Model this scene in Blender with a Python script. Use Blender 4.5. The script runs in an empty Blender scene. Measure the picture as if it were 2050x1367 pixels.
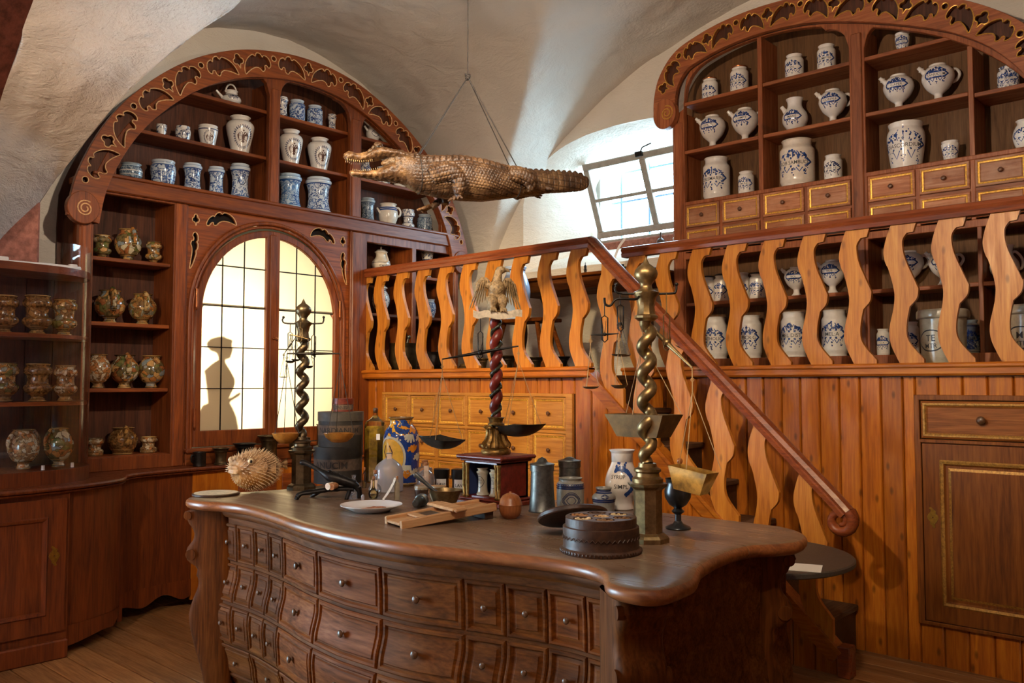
import bpy, bmesh, math, random
from mathutils import Vector, Matrix, noise

random.seed(7)
SC = bpy.context.scene
COL = SC.collection
pi, sin, cos, sqrt = math.pi, math.sin, math.cos, math.sqrt
rad = math.radians

# ------------------------------------------------------------------ camera
cam_d = bpy.data.cameras.new('camera')
cam_d.sensor_width = 36.0
cam_d.lens = 36.0 * 1720.0 / 2050.0
cam_d.clip_start = 0.05
cam = bpy.data.objects.new('camera', cam_d)
cam.location = (0, 0, 1.6)
cam.rotation_euler = (rad(90 + 2.86), 0, rad(42.5))
COL.objects.link(cam)
SC.camera = cam

# ------------------------------------------------------------------ world: overcast daylight outside the window
W = bpy.data.worlds.new('World')
SC.world = W
W.use_nodes = True
bg = W.node_tree.nodes['Background']
bg.inputs[0].default_value = (0.52, 0.80, 1.0, 1)
bg.inputs[1].default_value = 42.0

# ------------------------------------------------------------------ spot lamps of the museum room, plus added fill lights
def spot(name, loc, target, power, color, angle, blend=0.6, size=0.05):
    l = bpy.data.lights.new(name, 'SPOT')
    l.energy = power; l.color = color
    l.spot_size = rad(angle); l.spot_blend = blend; l.shadow_soft_size = size
    o = bpy.data.objects.new(name, l)
    o.location = loc
    o.rotation_euler = (Vector(target) - Vector(loc)).to_track_quat('-Z', 'Y').to_euler()
    COL.objects.link(o)
    return o
WARM = (1.0, 0.82, 0.62)
WARM2 = (1.0, 0.77, 0.43)
spot('spot_lamp', (-2.1, 0.9, 3.30), (-2.5, 6.0, 3.0), 390, WARM, 75)
spot('spot_lamp', (-3.4, 1.2, 3.15), (-5.0, 4.75, 1.75), 470, WARM2, 46)
spot('spot_lamp', (-2.0, 2.3, 3.70), (-6.2, 3.9, 3.0), 260, WARM, 70)
spot('spot_lamp', (-1.2, 1.2, 3.25), (-3.0, 3.0, 1.0), 130, WARM, 62)
spot('spot_lamp', (-0.6, 1.3, 3.1), (-2.0, 5.3, 1.2), 125, WARM2, 60)
spot('spot_lamp', (-2.6, -0.6, 3.0), (-5.5, 2.3, 1.9), 200, WARM, 66)
spot('spot_lamp', (-1.6, 2.6, 2.9), (-4.6, 4.2, 4.6), 64, WARM, 76)
spot('spot_lamp', (-2.4, -0.4, 2.7), (-5.0, 2.0, 3.3), 80, WARM, 52)  # extra spot added to brighten the plaster arch
a = bpy.data.lights.new('fill_light', 'AREA')  # unseen warm fill added from the camera side for the table front
a.energy = 20; a.color = (1.0, 0.70, 0.42); a.size = 1.2
ao = bpy.data.objects.new('fill_light', a); ao.location = (-1.5, 0.2, 3.5)
COL.objects.link(ao)
# sky portal at the window opening (adds no light of its own)
pl = bpy.data.lights.new('window_portal', 'AREA')
pl.shape = 'RECTANGLE'; pl.size = 1.7; pl.size_y = 0.95
pl.cycles.is_portal = True
po = bpy.data.objects.new('window_portal', pl)
po.location = (-4.45, 7.16, 3.42); po.rotation_euler = (rad(90), 0, rad(180)) 
po.rotation_euler = (rad(-90), 0, 0)
COL.objects.link(po)

SC.view_settings.view_transform = 'Standard'
SC.view_settings.look = 'None'
SC.view_settings.gamma = 1.0
SC.view_settings.use_curve_mapping = False
SC.view_settings.exposure = 0.12
SC.cycles.transparent_max_bounces = 24

# ------------------------------------------------------------------ object helpers
def thing(name, label, cat, loc=(0, 0, 0), rotz=0.0, group=None):
    o = bpy.data.objects.new(name, None)
    o.empty_display_size = 0.05
    COL.objects.link(o)
    o.location = loc; o.rotation_euler = (0, 0, rotz)
    o['label'] = label; o['category'] = cat
    if group: o['group'] = group
    return o

def tag(o, label, cat, group=None):
    o['label'] = label; o['category'] = cat
    if group: o['group'] = group
    return o

def mobj(name, me, parent=None, loc=None, rot=None):
    o = bpy.data.objects.new(name, me)
    COL.objects.link(o)
    if parent: o.parent = parent
    if loc is not None: o.location = loc
    if rot is not None: o.rotation_euler = rot
    return o

def dup_tree(root, parent=None):
    c = root.copy(); COL.objects.link(c)
    if parent: c.parent = parent
    for ch in list(root.children): dup_tree(ch, c)
    return c

def frames(pts, closed=False):
    n = len(pts); T = []
    for i in range(n):
        if closed: d = pts[(i + 1) % n] - pts[i - 1]
        else: d = pts[min(i + 1, n - 1)] - pts[max(i - 1, 0)]
        if d.length < 1e-9: d = Vector((0, 0, 1))
        T.append(d.normalized())
    up = Vector((0, 0, 1)) if abs(T[0].z) < 0.9 else Vector((1, 0, 0))
    nrm = (up - T[0] * up.dot(T[0])).normalized()
    out = []
    for t in T:
        nrm = nrm - t * nrm.dot(t)
        if nrm.length < 1e-6: nrm = t.orthogonal()
        nrm.normalize()
        out.append((t, nrm, t.cross(nrm)))
    return out

def crom(pts, n=6, closed=False):
    """Catmull-Rom smoothing of a list of tuples."""
    P = [Vector(p) for p in pts]; N = len(P); out = []
    rng = range(N) if closed else range(N - 1)
    for i in rng:
        if closed: p0, p1, p2, p3 = P[i - 1], P[i], P[(i + 1) % N], P[(i + 2) % N]
        else: p0, p1, p2, p3 = P[max(i - 1, 0)], P[i], P[i + 1], P[min(i + 2, N - 1)]
        for k in range(n):
            t = k / n
            out.append(0.5 * ((2 * p1) + (p2 - p0) * t + (2 * p0 - 5 * p1 + 4 * p2 - p3) * t * t + (3 * p1 - p0 - 3 * p2 + p3) * t ** 3))
    if not closed: out.append(P[-1].copy())
    return out

class MB:
    def __init__(s):
        s.v = []; s.f = []; s.mi = []
    def add(s, verts, faces, mi=0):
        b = len(s.v)
        s.v += [tuple(v) for v in verts]
        for f in faces:
            s.f.append([b + i for i in f]); s.mi.append(mi)
        return s
    def box(s, x0, x1, y0, y1, z0, z1, c=0.0, mi=0):
        if x0 > x1: x0, x1 = x1, x0
        if y0 > y1: y0, y1 = y1, y0
        if z0 > z1: z0, z1 = z1, z0
        if c <= 0:
            v = [(x0, y0, z0), (x1, y0, z0), (x1, y1, z0), (x0, y1, z0), (x0, y0, z1), (x1, y0, z1), (x1, y1, z1), (x0, y1, z1)]
            return s.add(v, [(3, 2, 1, 0), (4, 5, 6, 7), (0, 1, 5, 4), (1, 2, 6, 5), (2, 3, 7, 6), (3, 0, 4, 7)], mi)
        c = min(c, (x1 - x0) * .45, (y1 - y0) * .45, (z1 - z0) * .45)
        bm = bmesh.new()
        bmesh.ops.create_cube(bm, size=1)
        for v in bm.verts:
            v.co = Vector((x0 if v.co.x < 0 else x1, y0 if v.co.y < 0 else y1, z0 if v.co.z < 0 else z1))
        bmesh.ops.bevel(bm, geom=bm.edges[:], offset=c, segments=1, affect='EDGES')
        bm.verts.index_update()
        s.add([v.co[:] for v in bm.verts], [[v.index for v in f.verts] for f in bm.faces], mi)
        bm.free(); return s
    def grid(s, fn, nu, nv, closeu=False, closev=False, mi=0):
        b = len(s.v)
        U = nu if closeu else nu + 1; V = nv if closev else nv + 1
        for j in range(V):
            for i in range(U): s.v.append(tuple(fn(i / nu, j / nv)))
        for j in range(nv):
            for i in range(nu):
                a_ = b + j * U + i; b_ = b + j * U + (i + 1) % U
                c_ = b + ((j + 1) % V) * U + (i + 1) % U; d_ = b + ((j + 1) % V) * U + i
                s.f.append([a_, b_, c_, d_]); s.mi.append(mi)
        return s
    def lathe(s, prof, n=24, c=(0, 0, 0), mi=0, ang0=0.0, capb=True, capt=True, axis='z', xs=1.0, ys=1.0):
        b = len(s.v); m = len(prof)
        def P(r, z, t):
            x, y = r * cos(t) * xs, r * sin(t) * ys
            if axis == 'z': q = (x, y, z)
            elif axis == 'x': q = (z, x, y)
            else: q = (y, z, x)
            return (q[0] + c[0], q[1] + c[1], q[2] + c[2])
        for r, z in prof:
            for k in range(n): s.v.append(P(max(r, 0.0), z, ang0 + 2 * pi * k / n))
        for j in range(m - 1):
            for k in range(n):
                s.f.append([b + j * n + k, b + j * n + (k + 1) % n, b + (j + 1) * n + (k + 1) % n, b + (j + 1) * n + k]); s.mi.append(mi)
        if capb and prof[0][0] > 1e-5: s.f.append([b + k for k in range(n)][::-1]); s.mi.append(mi)
        if capt and prof[-1][0] > 1e-5: s.f.append([b + (m - 1) * n + k for k in range(n)]); s.mi.append(mi)
        return s
    def tube(s, pts, r, n=8, closed=False, mi=0, flat=1.0):
        pts = [Vector(p) for p in pts]
        R = r if isinstance(r, (list, tuple)) else [r] * len(pts)
        b = len(s.v); F = frames(pts, closed); m = len(pts)
        for p, (t, u, w), rr in zip(pts, F, R):
            for k in range(n):
                a_ = 2 * pi * k / n
                s.v.append(tuple(p + u * (rr * cos(a_)) + w * (rr * flat * sin(a_))))
        for j in range(m if closed else m - 1):
            for k in range(n):
                j2 = (j + 1) % m
                s.f.append([b + j * n + k, b + j * n + (k + 1) % n, b + j2 * n + (k + 1) % n, b + j2 * n + k]); s.mi.append(mi)
        if not closed:
            s.f.append([b + k for k in range(n)][::-1]); s.mi.append(mi)
            s.f.append([b + (m - 1) * n + k for k in range(n)]); s.mi.append(mi)
        return s
    def ell(s, c, rx, ry, rz, nu=16, nv=10, mi=0, M=None):
        def fn(u, v):
            t, p = 2 * pi * u, pi * (v - .5)
            q = Vector((rx * cos(t) * cos(p), ry * sin(t) * cos(p), rz * sin(p)))
            if M is not None: q = M @ q
            return (q.x + c[0], q.y + c[1], q.z + c[2])
        return s.grid(fn, nu, nv, closeu=True, mi=mi)
    def prism(s, poly, t0, t1, fn, mi=0):
        """poly: 2-D points; fn(a,b,t)->world; solid between t0 and t1"""
        n = len(poly); b = len(s.v)
        for t in (t0, t1):
            for p in poly: s.v.append(tuple(fn(p[0], p[1], t)))
        s.f.append([b + i for i in range(n)][::-1]); s.mi.append(mi)
        s.f.append([b + n + i for i in range(n)]); s.mi.append(mi)
        for i in range(n):
            j = (i + 1) % n
            s.f.append([b + i, b + j, b + n + j, b + n + i]); s.mi.append(mi)
        return s
    def sweep(s, path, prof, fn_up=Vector((0, 0, 1)), closed=False, mi=0):
        """profile (side, up) swept along path, side = tangent x up"""
        P = [Vector(p) for p in path]; n = len(prof); b = len(s.v); m = len(P)
        for i, p in enumerate(P):
            if closed: t = P[(i + 1) % m] - P[i - 1]
            else: t = P[min(i + 1, m - 1)] - P[max(i - 1, 0)]
            t.normalize()
            sd = t.cross(fn_up).normalized(); up = sd.cross(t).normalized()
            for a_, c_ in prof: s.v.append(tuple(p + sd * a_ + up * c_))
        for j in range(m if closed else m - 1):
            j2 = (j + 1) % m
            for k in range(n):
                s.f.append([b + j * n + k, b + j * n + (k + 1) % n, b + j2 * n + (k + 1) % n, b + j2 * n + k]); s.mi.append(mi)
        if not closed:
            s.f.append([b + k for k in range(n)][::-1]); s.mi.append(mi)
            s.f.append([b + (m - 1) * n + k for k in range(n)]); s.mi.append(mi)
        return s
    def xform(s, M, i0=0):
        s.v[i0:] = [tuple(M @ Vector(v)) for v in s.v[i0:]]
        return s
    def mesh(s, name, mats, smooth=None):
        me = bpy.data.meshes.new(name)
        me.from_pydata(s.v, [], s.f)
        for m in (mats if isinstance(mats, (list, tuple)) else [mats]): me.materials.append(m)
        if any(s.mi): me.polygons.foreach_set('material_index', s.mi)
        bm = bmesh.new(); bm.from_mesh(me)
        bmesh.ops.recalc_face_normals(bm, faces=bm.faces)
        bm.to_mesh(me); bm.free()
        if smooth is not None:
            me.polygons.foreach_set('use_smooth', [True] * len(me.polygons))
            me.set_sharp_from_angle(angle=rad(smooth))
        me.update()
        return me
    def build(s, name, mats, parent=None, smooth=None, loc=None, rot=None):
        return mobj(name, s.mesh(name, mats, smooth), parent, loc, rot)

def struct(o):
    o['kind'] = 'structure'
    return o

def plate(outer, holes, fn, t, bevel=0.0, both=True):
    """2-D outline with real holes, filled and extruded: vertices mapped through fn(a,b,c), c in [-t,t]"""
    cu = bpy.data.curves.new('outline', 'CURVE')
    cu.dimensions = '2D'; cu.fill_mode = 'BOTH'; cu.extrude = t
    if bevel: cu.bevel_depth = bevel; cu.bevel_resolution = 0; cu.offset = -bevel
    for poly in [outer] + list(holes):
        sp = cu.splines.new('POLY'); sp.points.add(len(poly) - 1)
        for q, p in zip(sp.points, poly): q.co = (p[0], p[1], 0, 1)
        sp.use_cyclic_u = True
    o = bpy.data.objects.new('outline', cu)
    COL.objects.link(o)
    dg = bpy.context.evaluated_depsgraph_get()
    me = bpy.data.meshes.new_from_object(o.evaluated_get(dg))
    V = [tuple(fn(*v.co)) for v in me.vertices]
    Fc = [list(p.vertices) for p in me.polygons]
    bpy.data.objects.remove(o); bpy.data.curves.remove(cu); bpy.data.meshes.remove(me)
    m = MB(); m.add(V, Fc)
    return m

_txt = {}
def text2d(s, size=1.0, bold=0.0):
    """flat triangulated lettering, centred on x, baseline 0"""
    key = (s, bold)
    if key not in _txt:
        cu = bpy.data.curves.new('lettering', 'FONT')
        cu.body = s; cu.size = 1.0; cu.align_x = 'CENTER'; cu.offset = bold; cu.resolution_u = 3
        o = bpy.data.objects.new('lettering', cu); COL.objects.link(o)
        dg = bpy.context.evaluated_depsgraph_get()
        me = bpy.data.meshes.new_from_object(o.evaluated_get(dg))
        _txt[key] = ([(v.co.x, v.co.y) for v in me.vertices], [list(p.vertices) for p in me.polygons])
        bpy.data.objects.remove(o); bpy.data.curves.remove(cu); bpy.data.meshes.remove(me)
    V, Fc = _txt[key]
    return [(x * size, y * size) for x, y in V], Fc
# ------------------------------------------------------------------ materials
def new_mat(name):
    m = bpy.data.materials.new(name); m.use_nodes = True
    nt = m.node_tree; b = nt.nodes['Principled BSDF']
    return m, nt, b
def lin(*c):
    return tuple(((x / 255) / 12.92 if x <= 10 else ((x / 255 + 0.055) / 1.055) ** 2.4) for x in c) + (1,)
def N(nt, t, **kw):
    n = nt.nodes.new(t)
    for k, v in kw.items():
        if k.startswith('i_'):
            key = k[2:]; key = int(key) if key.isdigit() else key.replace('_', ' ')
            n.inputs[key].default_value = v
        else: setattr(n, k, v)
    return n
def ramp(nt, stops, interp='LINEAR'):
    n = nt.nodes.new('ShaderNodeValToRGB'); r = n.color_ramp; r.interpolation = interp
    while len(r.elements) < len(stops): r.elements.new(0.5)
    for e, (p, c) in zip(r.elements, stops): e.position = p; e.color = c
    return n
def bump(nt, b, src, strength, dist=0.01):
    n = N(nt, 'ShaderNodeBump', i_Strength=strength, i_Distance=dist)
    nt.links.new(src, n.inputs['Height']); nt.links.new(n.outputs[0], b.inputs['Normal'])

def coords(nt, rnd=True, kind='Object'):
    tc = N(nt, 'ShaderNodeTexCoord')
    if not rnd: return tc.outputs[kind]
    oi = N(nt, 'ShaderNodeObjectInfo')
    mu = N(nt, 'ShaderNodeMath', operation='MULTIPLY'); mu.inputs[1].default_value = 37.0
    nt.links.new(oi.outputs['Random'], mu.inputs[0])
    ad = N(nt, 'ShaderNodeVectorMath', operation='ADD')
    nt.links.new(tc.outputs[kind], ad.inputs[0]); nt.links.new(mu.outputs[0], ad.inputs[1])
    return ad.outputs[0]

def wood(name, dark, mid, light, axis='z', scale=1.0, rough=0.42, knots=0.0, vary=0.25, wear=0.0, wearc=(120, 95, 75), bumps=0.25, spec=0.4):
    m, nt, b = new_mat(name)
    co = coords(nt)
    mp = N(nt, 'ShaderNodeMapping')
    st = {'x': (0.5, 7, 7), 'y': (7, 0.5, 7), 'z': (7, 7, 0.5)}[axis]
    mp.inputs['Scale'].default_value = tuple(s * scale for s in st)
    nt.links.new(co, mp.inputs[0])
    n1 = N(nt, 'ShaderNodeTexNoise', i_Scale=3.0, i_Detail=6.0, i_Roughness=0.6, i_Distortion=1.2)
    nt.links.new(mp.outputs[0], n1.inputs['Vector'])
    n2 = N(nt, 'ShaderNodeTexNoise', i_Scale=16.0, i_Detail=3.0)
    nt.links.new(mp.outputs[0], n2.inputs['Vector'])
    mx = N(nt, 'ShaderNodeMix', data_type='FLOAT', i_Factor=0.35)
    nt.links.new(n1.outputs[0], mx.inputs[2]); nt.links.new(n2.outputs[0], mx.inputs[3])
    cr = ramp(nt, [(0.30, lin(*dark)), (0.5, lin(*mid)), (0.72, lin(*light))])
    nt.links.new(mx.outputs[0], cr.inputs[0])
    col = cr.outputs[0]
    if knots > 0:
        sx_ = N(nt, 'ShaderNodeSeparateXYZ'); nt.links.new(co, sx_.inputs[0])
        ks = {'x': (2.2, 5.0), 'y': (2.2, 5.0), 'z': (6.0, 2.6)}[axis]
        cb_ = N(nt, 'ShaderNodeCombineXYZ')
        for q_, (o_, k_) in enumerate(((sx_.outputs[1 if axis == 'y' else 0], ks[0]), (sx_.outputs[2], ks[1]))):
            ml = N(nt, 'ShaderNodeMath', operation='MULTIPLY'); ml.inputs[1].default_value = k_
            nt.links.new(o_, ml.inputs[0]); nt.links.new(ml.outputs[0], cb_.inputs[q_])
        vo = N(nt, 'ShaderNodeTexVoronoi', voronoi_dimensions='2D', i_Scale=1.15)
        nt.links.new(cb_.outputs[0], vo.inputs['Vector'])
        kr = ramp(nt, [(0.0, (1, 1, 1, 1)), (0.045, (.75, .75, .75, 1)), (0.095, (0, 0, 0, 1))])
        nt.links.new(vo.outputs['Distance'], kr.inputs[0])
        km = N(nt, 'ShaderNodeMath', operation='MULTIPLY'); km.inputs[1].default_value = knots
        nt.links.new(kr.outputs[0], km.inputs[0])
        mc = N(nt, 'ShaderNodeMix', data_type='RGBA')
        nt.links.new(km.outputs[0], mc.inputs[0]); nt.links.new(col, mc.inputs[6])
        mc.inputs[7].default_value = lin(*[x * .5 for x in dark])
        col = mc.outputs[2]
    if wear > 0:
        nw = N(nt, 'ShaderNodeTexNoise', i_Scale=2.6, i_Detail=8.0, i_Roughness=0.65)
        nt.links.new(co, nw.inputs['Vector'])
        wr = ramp(nt, [(0.48, (0, 0, 0, 1)), (0.68, (wear, wear, wear, 1))])
        nt.links.new(nw.outputs[0], wr.inputs[0])
        mw = N(nt, 'ShaderNodeMix', data_type='RGBA')
        nt.links.new(wr.outputs[0], mw.inputs[0]); nt.links.new(col, mw.inputs[6]); mw.inputs[7].default_value = lin(*wearc)
        col = mw.outputs[2]
    if vary > 0:
        oi = N(nt, 'ShaderNodeObjectInfo')
        mr = N(nt, 'ShaderNodeMapRange'); mr.inputs[3].default_value = 1 - vary; mr.inputs[4].default_value = 1 + vary * .6
        nt.links.new(oi.outputs['Random'], mr.inputs[0])
        hs = N(nt, 'ShaderNodeHueSaturation')
        nt.links.new(mr.outputs[0], hs.inputs['Value']); nt.links.new(col, hs.inputs['Color'])
        col = hs.outputs[0]
    nt.links.new(col, b.inputs['Base Color'])
    b.inputs['Roughness'].default_value = rough
    b.inputs['Specular IOR Level'].default_value = spec
    rr = ramp(nt, [(0.3, (rough + .12,) * 3 + (1,)), (0.7, (rough - .08,) * 3 + (1,))])
    nt.links.new(mx.outputs[0], rr.inputs[0]); nt.links.new(rr.outputs[0], b.inputs['Roughness'])
    bump(nt, b, mx.outputs[0], bumps, 0.004)
    return m

def plain(name, c, rough=0.5, metal=0.0, nscale=0, namt=0.15, bmp=0.0, spec=0.5, coat=0.0, sub=0):
    m, nt, b = new_mat(name)
    b.inputs['Roughness'].default_value = rough; b.inputs['Metallic'].default_value = metal
    b.inputs['Specular IOR Level'].default_value = spec
    if coat: b.inputs['Coat Weight'].default_value = coat; b.inputs['Coat Roughness'].default_value = .06
    c = lin(*c)
    if nscale:
        n = N(nt, 'ShaderNodeTexNoise', i_Scale=float(nscale), i_Detail=6.0, i_Roughness=0.65)
        nt.links.new(coords(nt), n.inputs['Vector'])
        lo = tuple(x * (1 - namt * 1.6) for x in c[:3]) + (1,); hi = tuple(min(1, x * (1 + namt)) for x in c[:3]) + (1,)
        r = ramp(nt, [(0.32, lo), (0.68, hi)])
        nt.links.new(n.outputs[0], r.inputs[0]); nt.links.new(r.outputs[0], b.inputs['Base Color'])
        if bmp: bump(nt, b, n.outputs[0], bmp, 0.01)
    else: b.inputs['Base Color'].default_value = c
    return m

def plaster(name, c, scale=1.0, strength=0.5):
    m, nt, b = new_mat(name)
    co = coords(nt, False)
    mp = N(nt, 'ShaderNodeMapping'); mp.inputs['Scale'].default_value = (1.0, 1.0, 2.6); mp.inputs['Rotation'].default_value = (.4, .3, .2)
    nt.links.new(co, mp.inputs[0])
    n1 = N(nt, 'ShaderNodeTexNoise', i_Scale=3.5 * scale, i_Detail=9.0, i_Roughness=0.62, i_Distortion=0.7)
    nt.links.new(mp.outputs[0], n1.inputs['Vector'])
    n2 = N(nt, 'ShaderNodeTexNoise', i_Scale=42.0 * scale, i_Detail=4.0, i_Roughness=0.6)
    nt.links.new(mp.outputs[0], n2.inputs['Vector'])
    n3 = N(nt, 'ShaderNodeTexNoise', i_Scale=0.9, i_Detail=4.0); nt.links.new(co, n3.inputs['Vector'])
    L = lin(*c)
    r = ramp(nt, [(0.3, tuple(x * .82 for x in L[:3]) + (1,)), (0.7, L)])
    nt.links.new(n3.outputs[0], r.inputs[0]); nt.links.new(r.outputs[0], b.inputs['Base Color'])
    b.inputs['Roughness'].default_value = 0.92; b.inputs['Specular IOR Level'].default_value = 0.15
    mx = N(nt, 'ShaderNodeMix', data_type='FLOAT', i_Factor=0.16)
    nt.links.new(n1.outputs[0], mx.inputs[2]); nt.links.new(n2.outputs[0], mx.inputs[3])
    bump(nt, b, mx.outputs[0], strength, 0.06)
    return m

def thin_glass(name, tint=(0.97, 0.98, 0.98), gloss=0.12, rough=0.02, haze=0.0):
    m, nt, b = new_mat(name); nt.nodes.remove(b)
    out = nt.nodes['Material Output']
    tr = N(nt, 'ShaderNodeBsdfTransparent'); tr.inputs[0].default_value = tuple(tint) + (1,)
    gl = N(nt, 'ShaderNodeBsdfGlossy'); gl.inputs['Roughness'].default_value = rough
    lw = N(nt, 'ShaderNodeLayerWeight', i_Blend=0.35)
    mr = N(nt, 'ShaderNodeMapRange'); mr.inputs[3].default_value = gloss * .35; mr.inputs[4].default_value = min(1, gloss * 5)
    nt.links.new(lw.outputs['Fresnel'], mr.inputs[0])
    mx = N(nt, 'ShaderNodeMixShader')
    nt.links.new(mr.outputs[0], mx.inputs[0]); nt.links.new(tr.outputs[0], mx.inputs[1]); nt.links.new(gl.outputs[0], mx.inputs[2])
    last = mx.outputs[0]
    if haze:
        df_ = N(nt, 'ShaderNodeBsdfDiffuse'); df_.inputs[0].default_value = lin(214, 210, 216)
        m2 = N(nt, 'ShaderNodeMixShader', i_0=haze); nt.links.new(last, m2.inputs[1]); nt.links.new(df_.outputs[0], m2.inputs[2]); last = m2.outputs[0]
    nt.links.new(last, out.inputs[0])
    return m

def glaze_pattern(name, white, blue, dark, scale=22.0, amount=0.5, bands=True):
    """tin glaze with scrolling cobalt ornament and bands near rim and foot"""
    m, nt, b = new_mat(name)
    co = coords(nt)
    n1 = N(nt, 'ShaderNodeTexNoise', i_Scale=scale, i_Detail=3.0, i_Roughness=0.5, i_Distortion=2.2)
    nt.links.new(co, n1.inputs['Vector'])
    lo = 0.5 + (0.5 - amount) * 0.30
    r1 = ramp(nt, [(lo - .02, (0, 0, 0, 1)), (lo + .02, (1, 1, 1, 1)), (lo + .10, (1, 1, 1, 1)), (lo + .13, (.25, .25, .25, 1))])
    nt.links.new(n1.outputs[0], r1.inputs[0])
    v = N(nt, 'ShaderNodeTexVoronoi', i_Scale=scale * 1.7); nt.links.new(co, v.inputs['Vector'])
    r2 = ramp(nt, [(0.22, (1, 1, 1, 1)), (0.30, (0, 0, 0, 1))]); nt.links.new(v.outputs['Distance'], r2.inputs[0])
    mm = N(nt, 'ShaderNodeMath', operation='MULTIPLY'); mm.inputs[1].default_value = 0.5
    nt.links.new(r2.outputs[0], mm.inputs[0])
    mx = N(nt, 'ShaderNodeMath', operation='MAXIMUM'); nt.links.new(r1.outputs[0], mx.inputs[0]); nt.links.new(mm.outputs[0], mx.inputs[1])
    fac = mx.outputs[0]
    if bands:
        tc = N(nt, 'ShaderNodeTexCoord'); sp = N(nt, 'ShaderNodeSeparateXYZ'); nt.links.new(tc.outputs['Generated'], sp.inputs[0])
        Z, K, D, G = (0, 0, 0, 1), (1, 1, 1, 1), (.6, .6, .6, 1), (.5, .5, .5, 1)
        rb = ramp(nt, [(0.0, Z), (.05, D), (.07, Z), (.12, K), (.14, G), (.78, G), (.80, K), (.83, Z), (.90, D), (.92, Z)], 'CONSTANT')
        nt.links.new(sp.outputs[2], rb.inputs[0])
        # grey 0.5 = show the ornament
        s1 = N(nt, 'ShaderNodeMath', operation='COMPARE'); s1.inputs[1].default_value = 0.5; s1.inputs[2].default_value = 0.05
        nt.links.new(rb.outputs[0], s1.inputs[0])
        mb = N(nt, 'ShaderNodeMix', data_type='FLOAT')
        nt.links.new(s1.outputs[0], mb.inputs[0]); nt.links.new(rb.outputs[0], mb.inputs[2]); nt.links.new(fac, mb.inputs[3])
        fac = mb.outputs[0]
    n3 = N(nt, 'ShaderNodeTexNoise', i_Scale=scale * .6); nt.links.new(co, n3.inputs['Vector'])
    rc = ramp(nt, [(0.4, lin(*blue)), (0.6, lin(*dark))]); nt.links.new(n3.outputs[0], rc.inputs[0])
    mc = N(nt, 'ShaderNodeMix', data_type='RGBA'); nt.links.new(fac, mc.inputs[0])
    mc.inputs[6].default_value = lin(*white); nt.links.new(rc.outputs[0], mc.inputs[7])
    nt.links.new(mc.outputs[2], b.inputs['Base Color'])
    b.inputs['Roughness'].default_value = 0.16; b.inputs['Specular IOR Level'].default_value = 0.6
    return m

def istoriato(name, cols, scale=13.0, outline=(45, 28, 14), blend=True):
    """painted maiolica scene: patches of ochre, green, blue and cream with dark outlines"""
    m, nt, b = new_mat(name)
    co = coords(nt)
    n1 = N(nt, 'ShaderNodeTexNoise', i_Scale=scale * 1.2, i_Detail=3.0); nt.links.new(co, n1.inputs['Vector'])
    ad = N(nt, 'ShaderNodeVectorMath', operation='MULTIPLY_ADD'); ad.inputs[1].default_value = (.10,) * 3
    nt.links.new(n1.outputs['Color'], ad.inputs[0]); nt.links.new(co, ad.inputs[2])
    v = N(nt, 'ShaderNodeTexVoronoi', i_Scale=scale * 2.6); nt.links.new(ad.outputs[0], v.inputs['Vector'])
    k = len(cols)
    r = ramp(nt, [(i / k, lin(*c)) for i, c in enumerate(cols)], 'CONSTANT')
    sp = N(nt, 'ShaderNodeSeparateColor'); nt.links.new(v.outputs['Color'], sp.inputs[0]); nt.links.new(sp.outputs[0], r.inputs[0])
    ve = N(nt, 'ShaderNodeTexVoronoi', i_Scale=scale * 2.6, feature='DISTANCE_TO_EDGE'); nt.links.new(ad.outputs[0], ve.inputs['Vector'])
    re = ramp(nt, [(0.015, (1, 1, 1, 1)), (0.07, (0, 0, 0, 1))]); nt.links.new(ve.outputs['Distance'], re.inputs[0])
    mx = N(nt, 'ShaderNodeMix', data_type='RGBA'); nt.links.new(re.outputs[0], mx.inputs[0]); nt.links.new(r.outputs[0], mx.inputs[6])
    mx.inputs[7].default_value = lin(*outline)
    nb_ = N(nt, 'ShaderNodeTexNoise', i_Scale=scale * 4.5, i_Detail=4.0); nt.links.new(co, nb_.inputs['Vector'])
    rb0 = ramp(nt, [(.38, lin(92, 64, 34)), (.62, lin(206, 160, 96))]); nt.links.new(nb_.outputs[0], rb0.inputs[0])
    mz = N(nt, 'ShaderNodeMix', data_type='RGBA'); mz.inputs[0].default_value = .24; nt.links.new(mx.outputs[2], mz.inputs[6]); nt.links.new(rb0.outputs[0], mz.inputs[7])
    mx = mz if blend else mx
    tc = N(nt, 'ShaderNodeTexCoord'); sz = N(nt, 'ShaderNodeSeparateXYZ'); nt.links.new(tc.outputs['Generated'], sz.inputs[0])
    rb = ramp(nt, [(0.0, (.9, .9, .9, 1)), (.04, (.35, .35, .35, 1)), (.18, (.9, .9, .9, 1)), (.20, (0, 0, 0, 1)), (.93, (0, 0, 0, 1)), (.96, (.9, .9, .9, 1))], 'CONSTANT')
    nt.links.new(sz.outputs[2], rb.inputs[0])
    wv = N(nt, 'ShaderNodeTexWave', i_Scale=scale * 2.2, bands_direction='Z'); nt.links.new(co, wv.inputs['Vector'])
    rw = ramp(nt, [(0.35, lin(60, 42, 24)), (0.65, lin(178, 140, 84))]); nt.links.new(wv.outputs[0], rw.inputs[0])
    m2 = N(nt, 'ShaderNodeMix', data_type='RGBA'); nt.links.new(rb.outputs[0], m2.inputs[0]); nt.links.new(mx.outputs[2], m2.inputs[6]); nt.links.new(rw.outputs[0], m2.inputs[7])
    nt.links.new(m2.outputs[2], b.inputs['Base Color'])
    b.inputs['Roughness'].default_value = 0.15; b.inputs['Specular IOR Level'].default_value = 0.6
    return m

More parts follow.
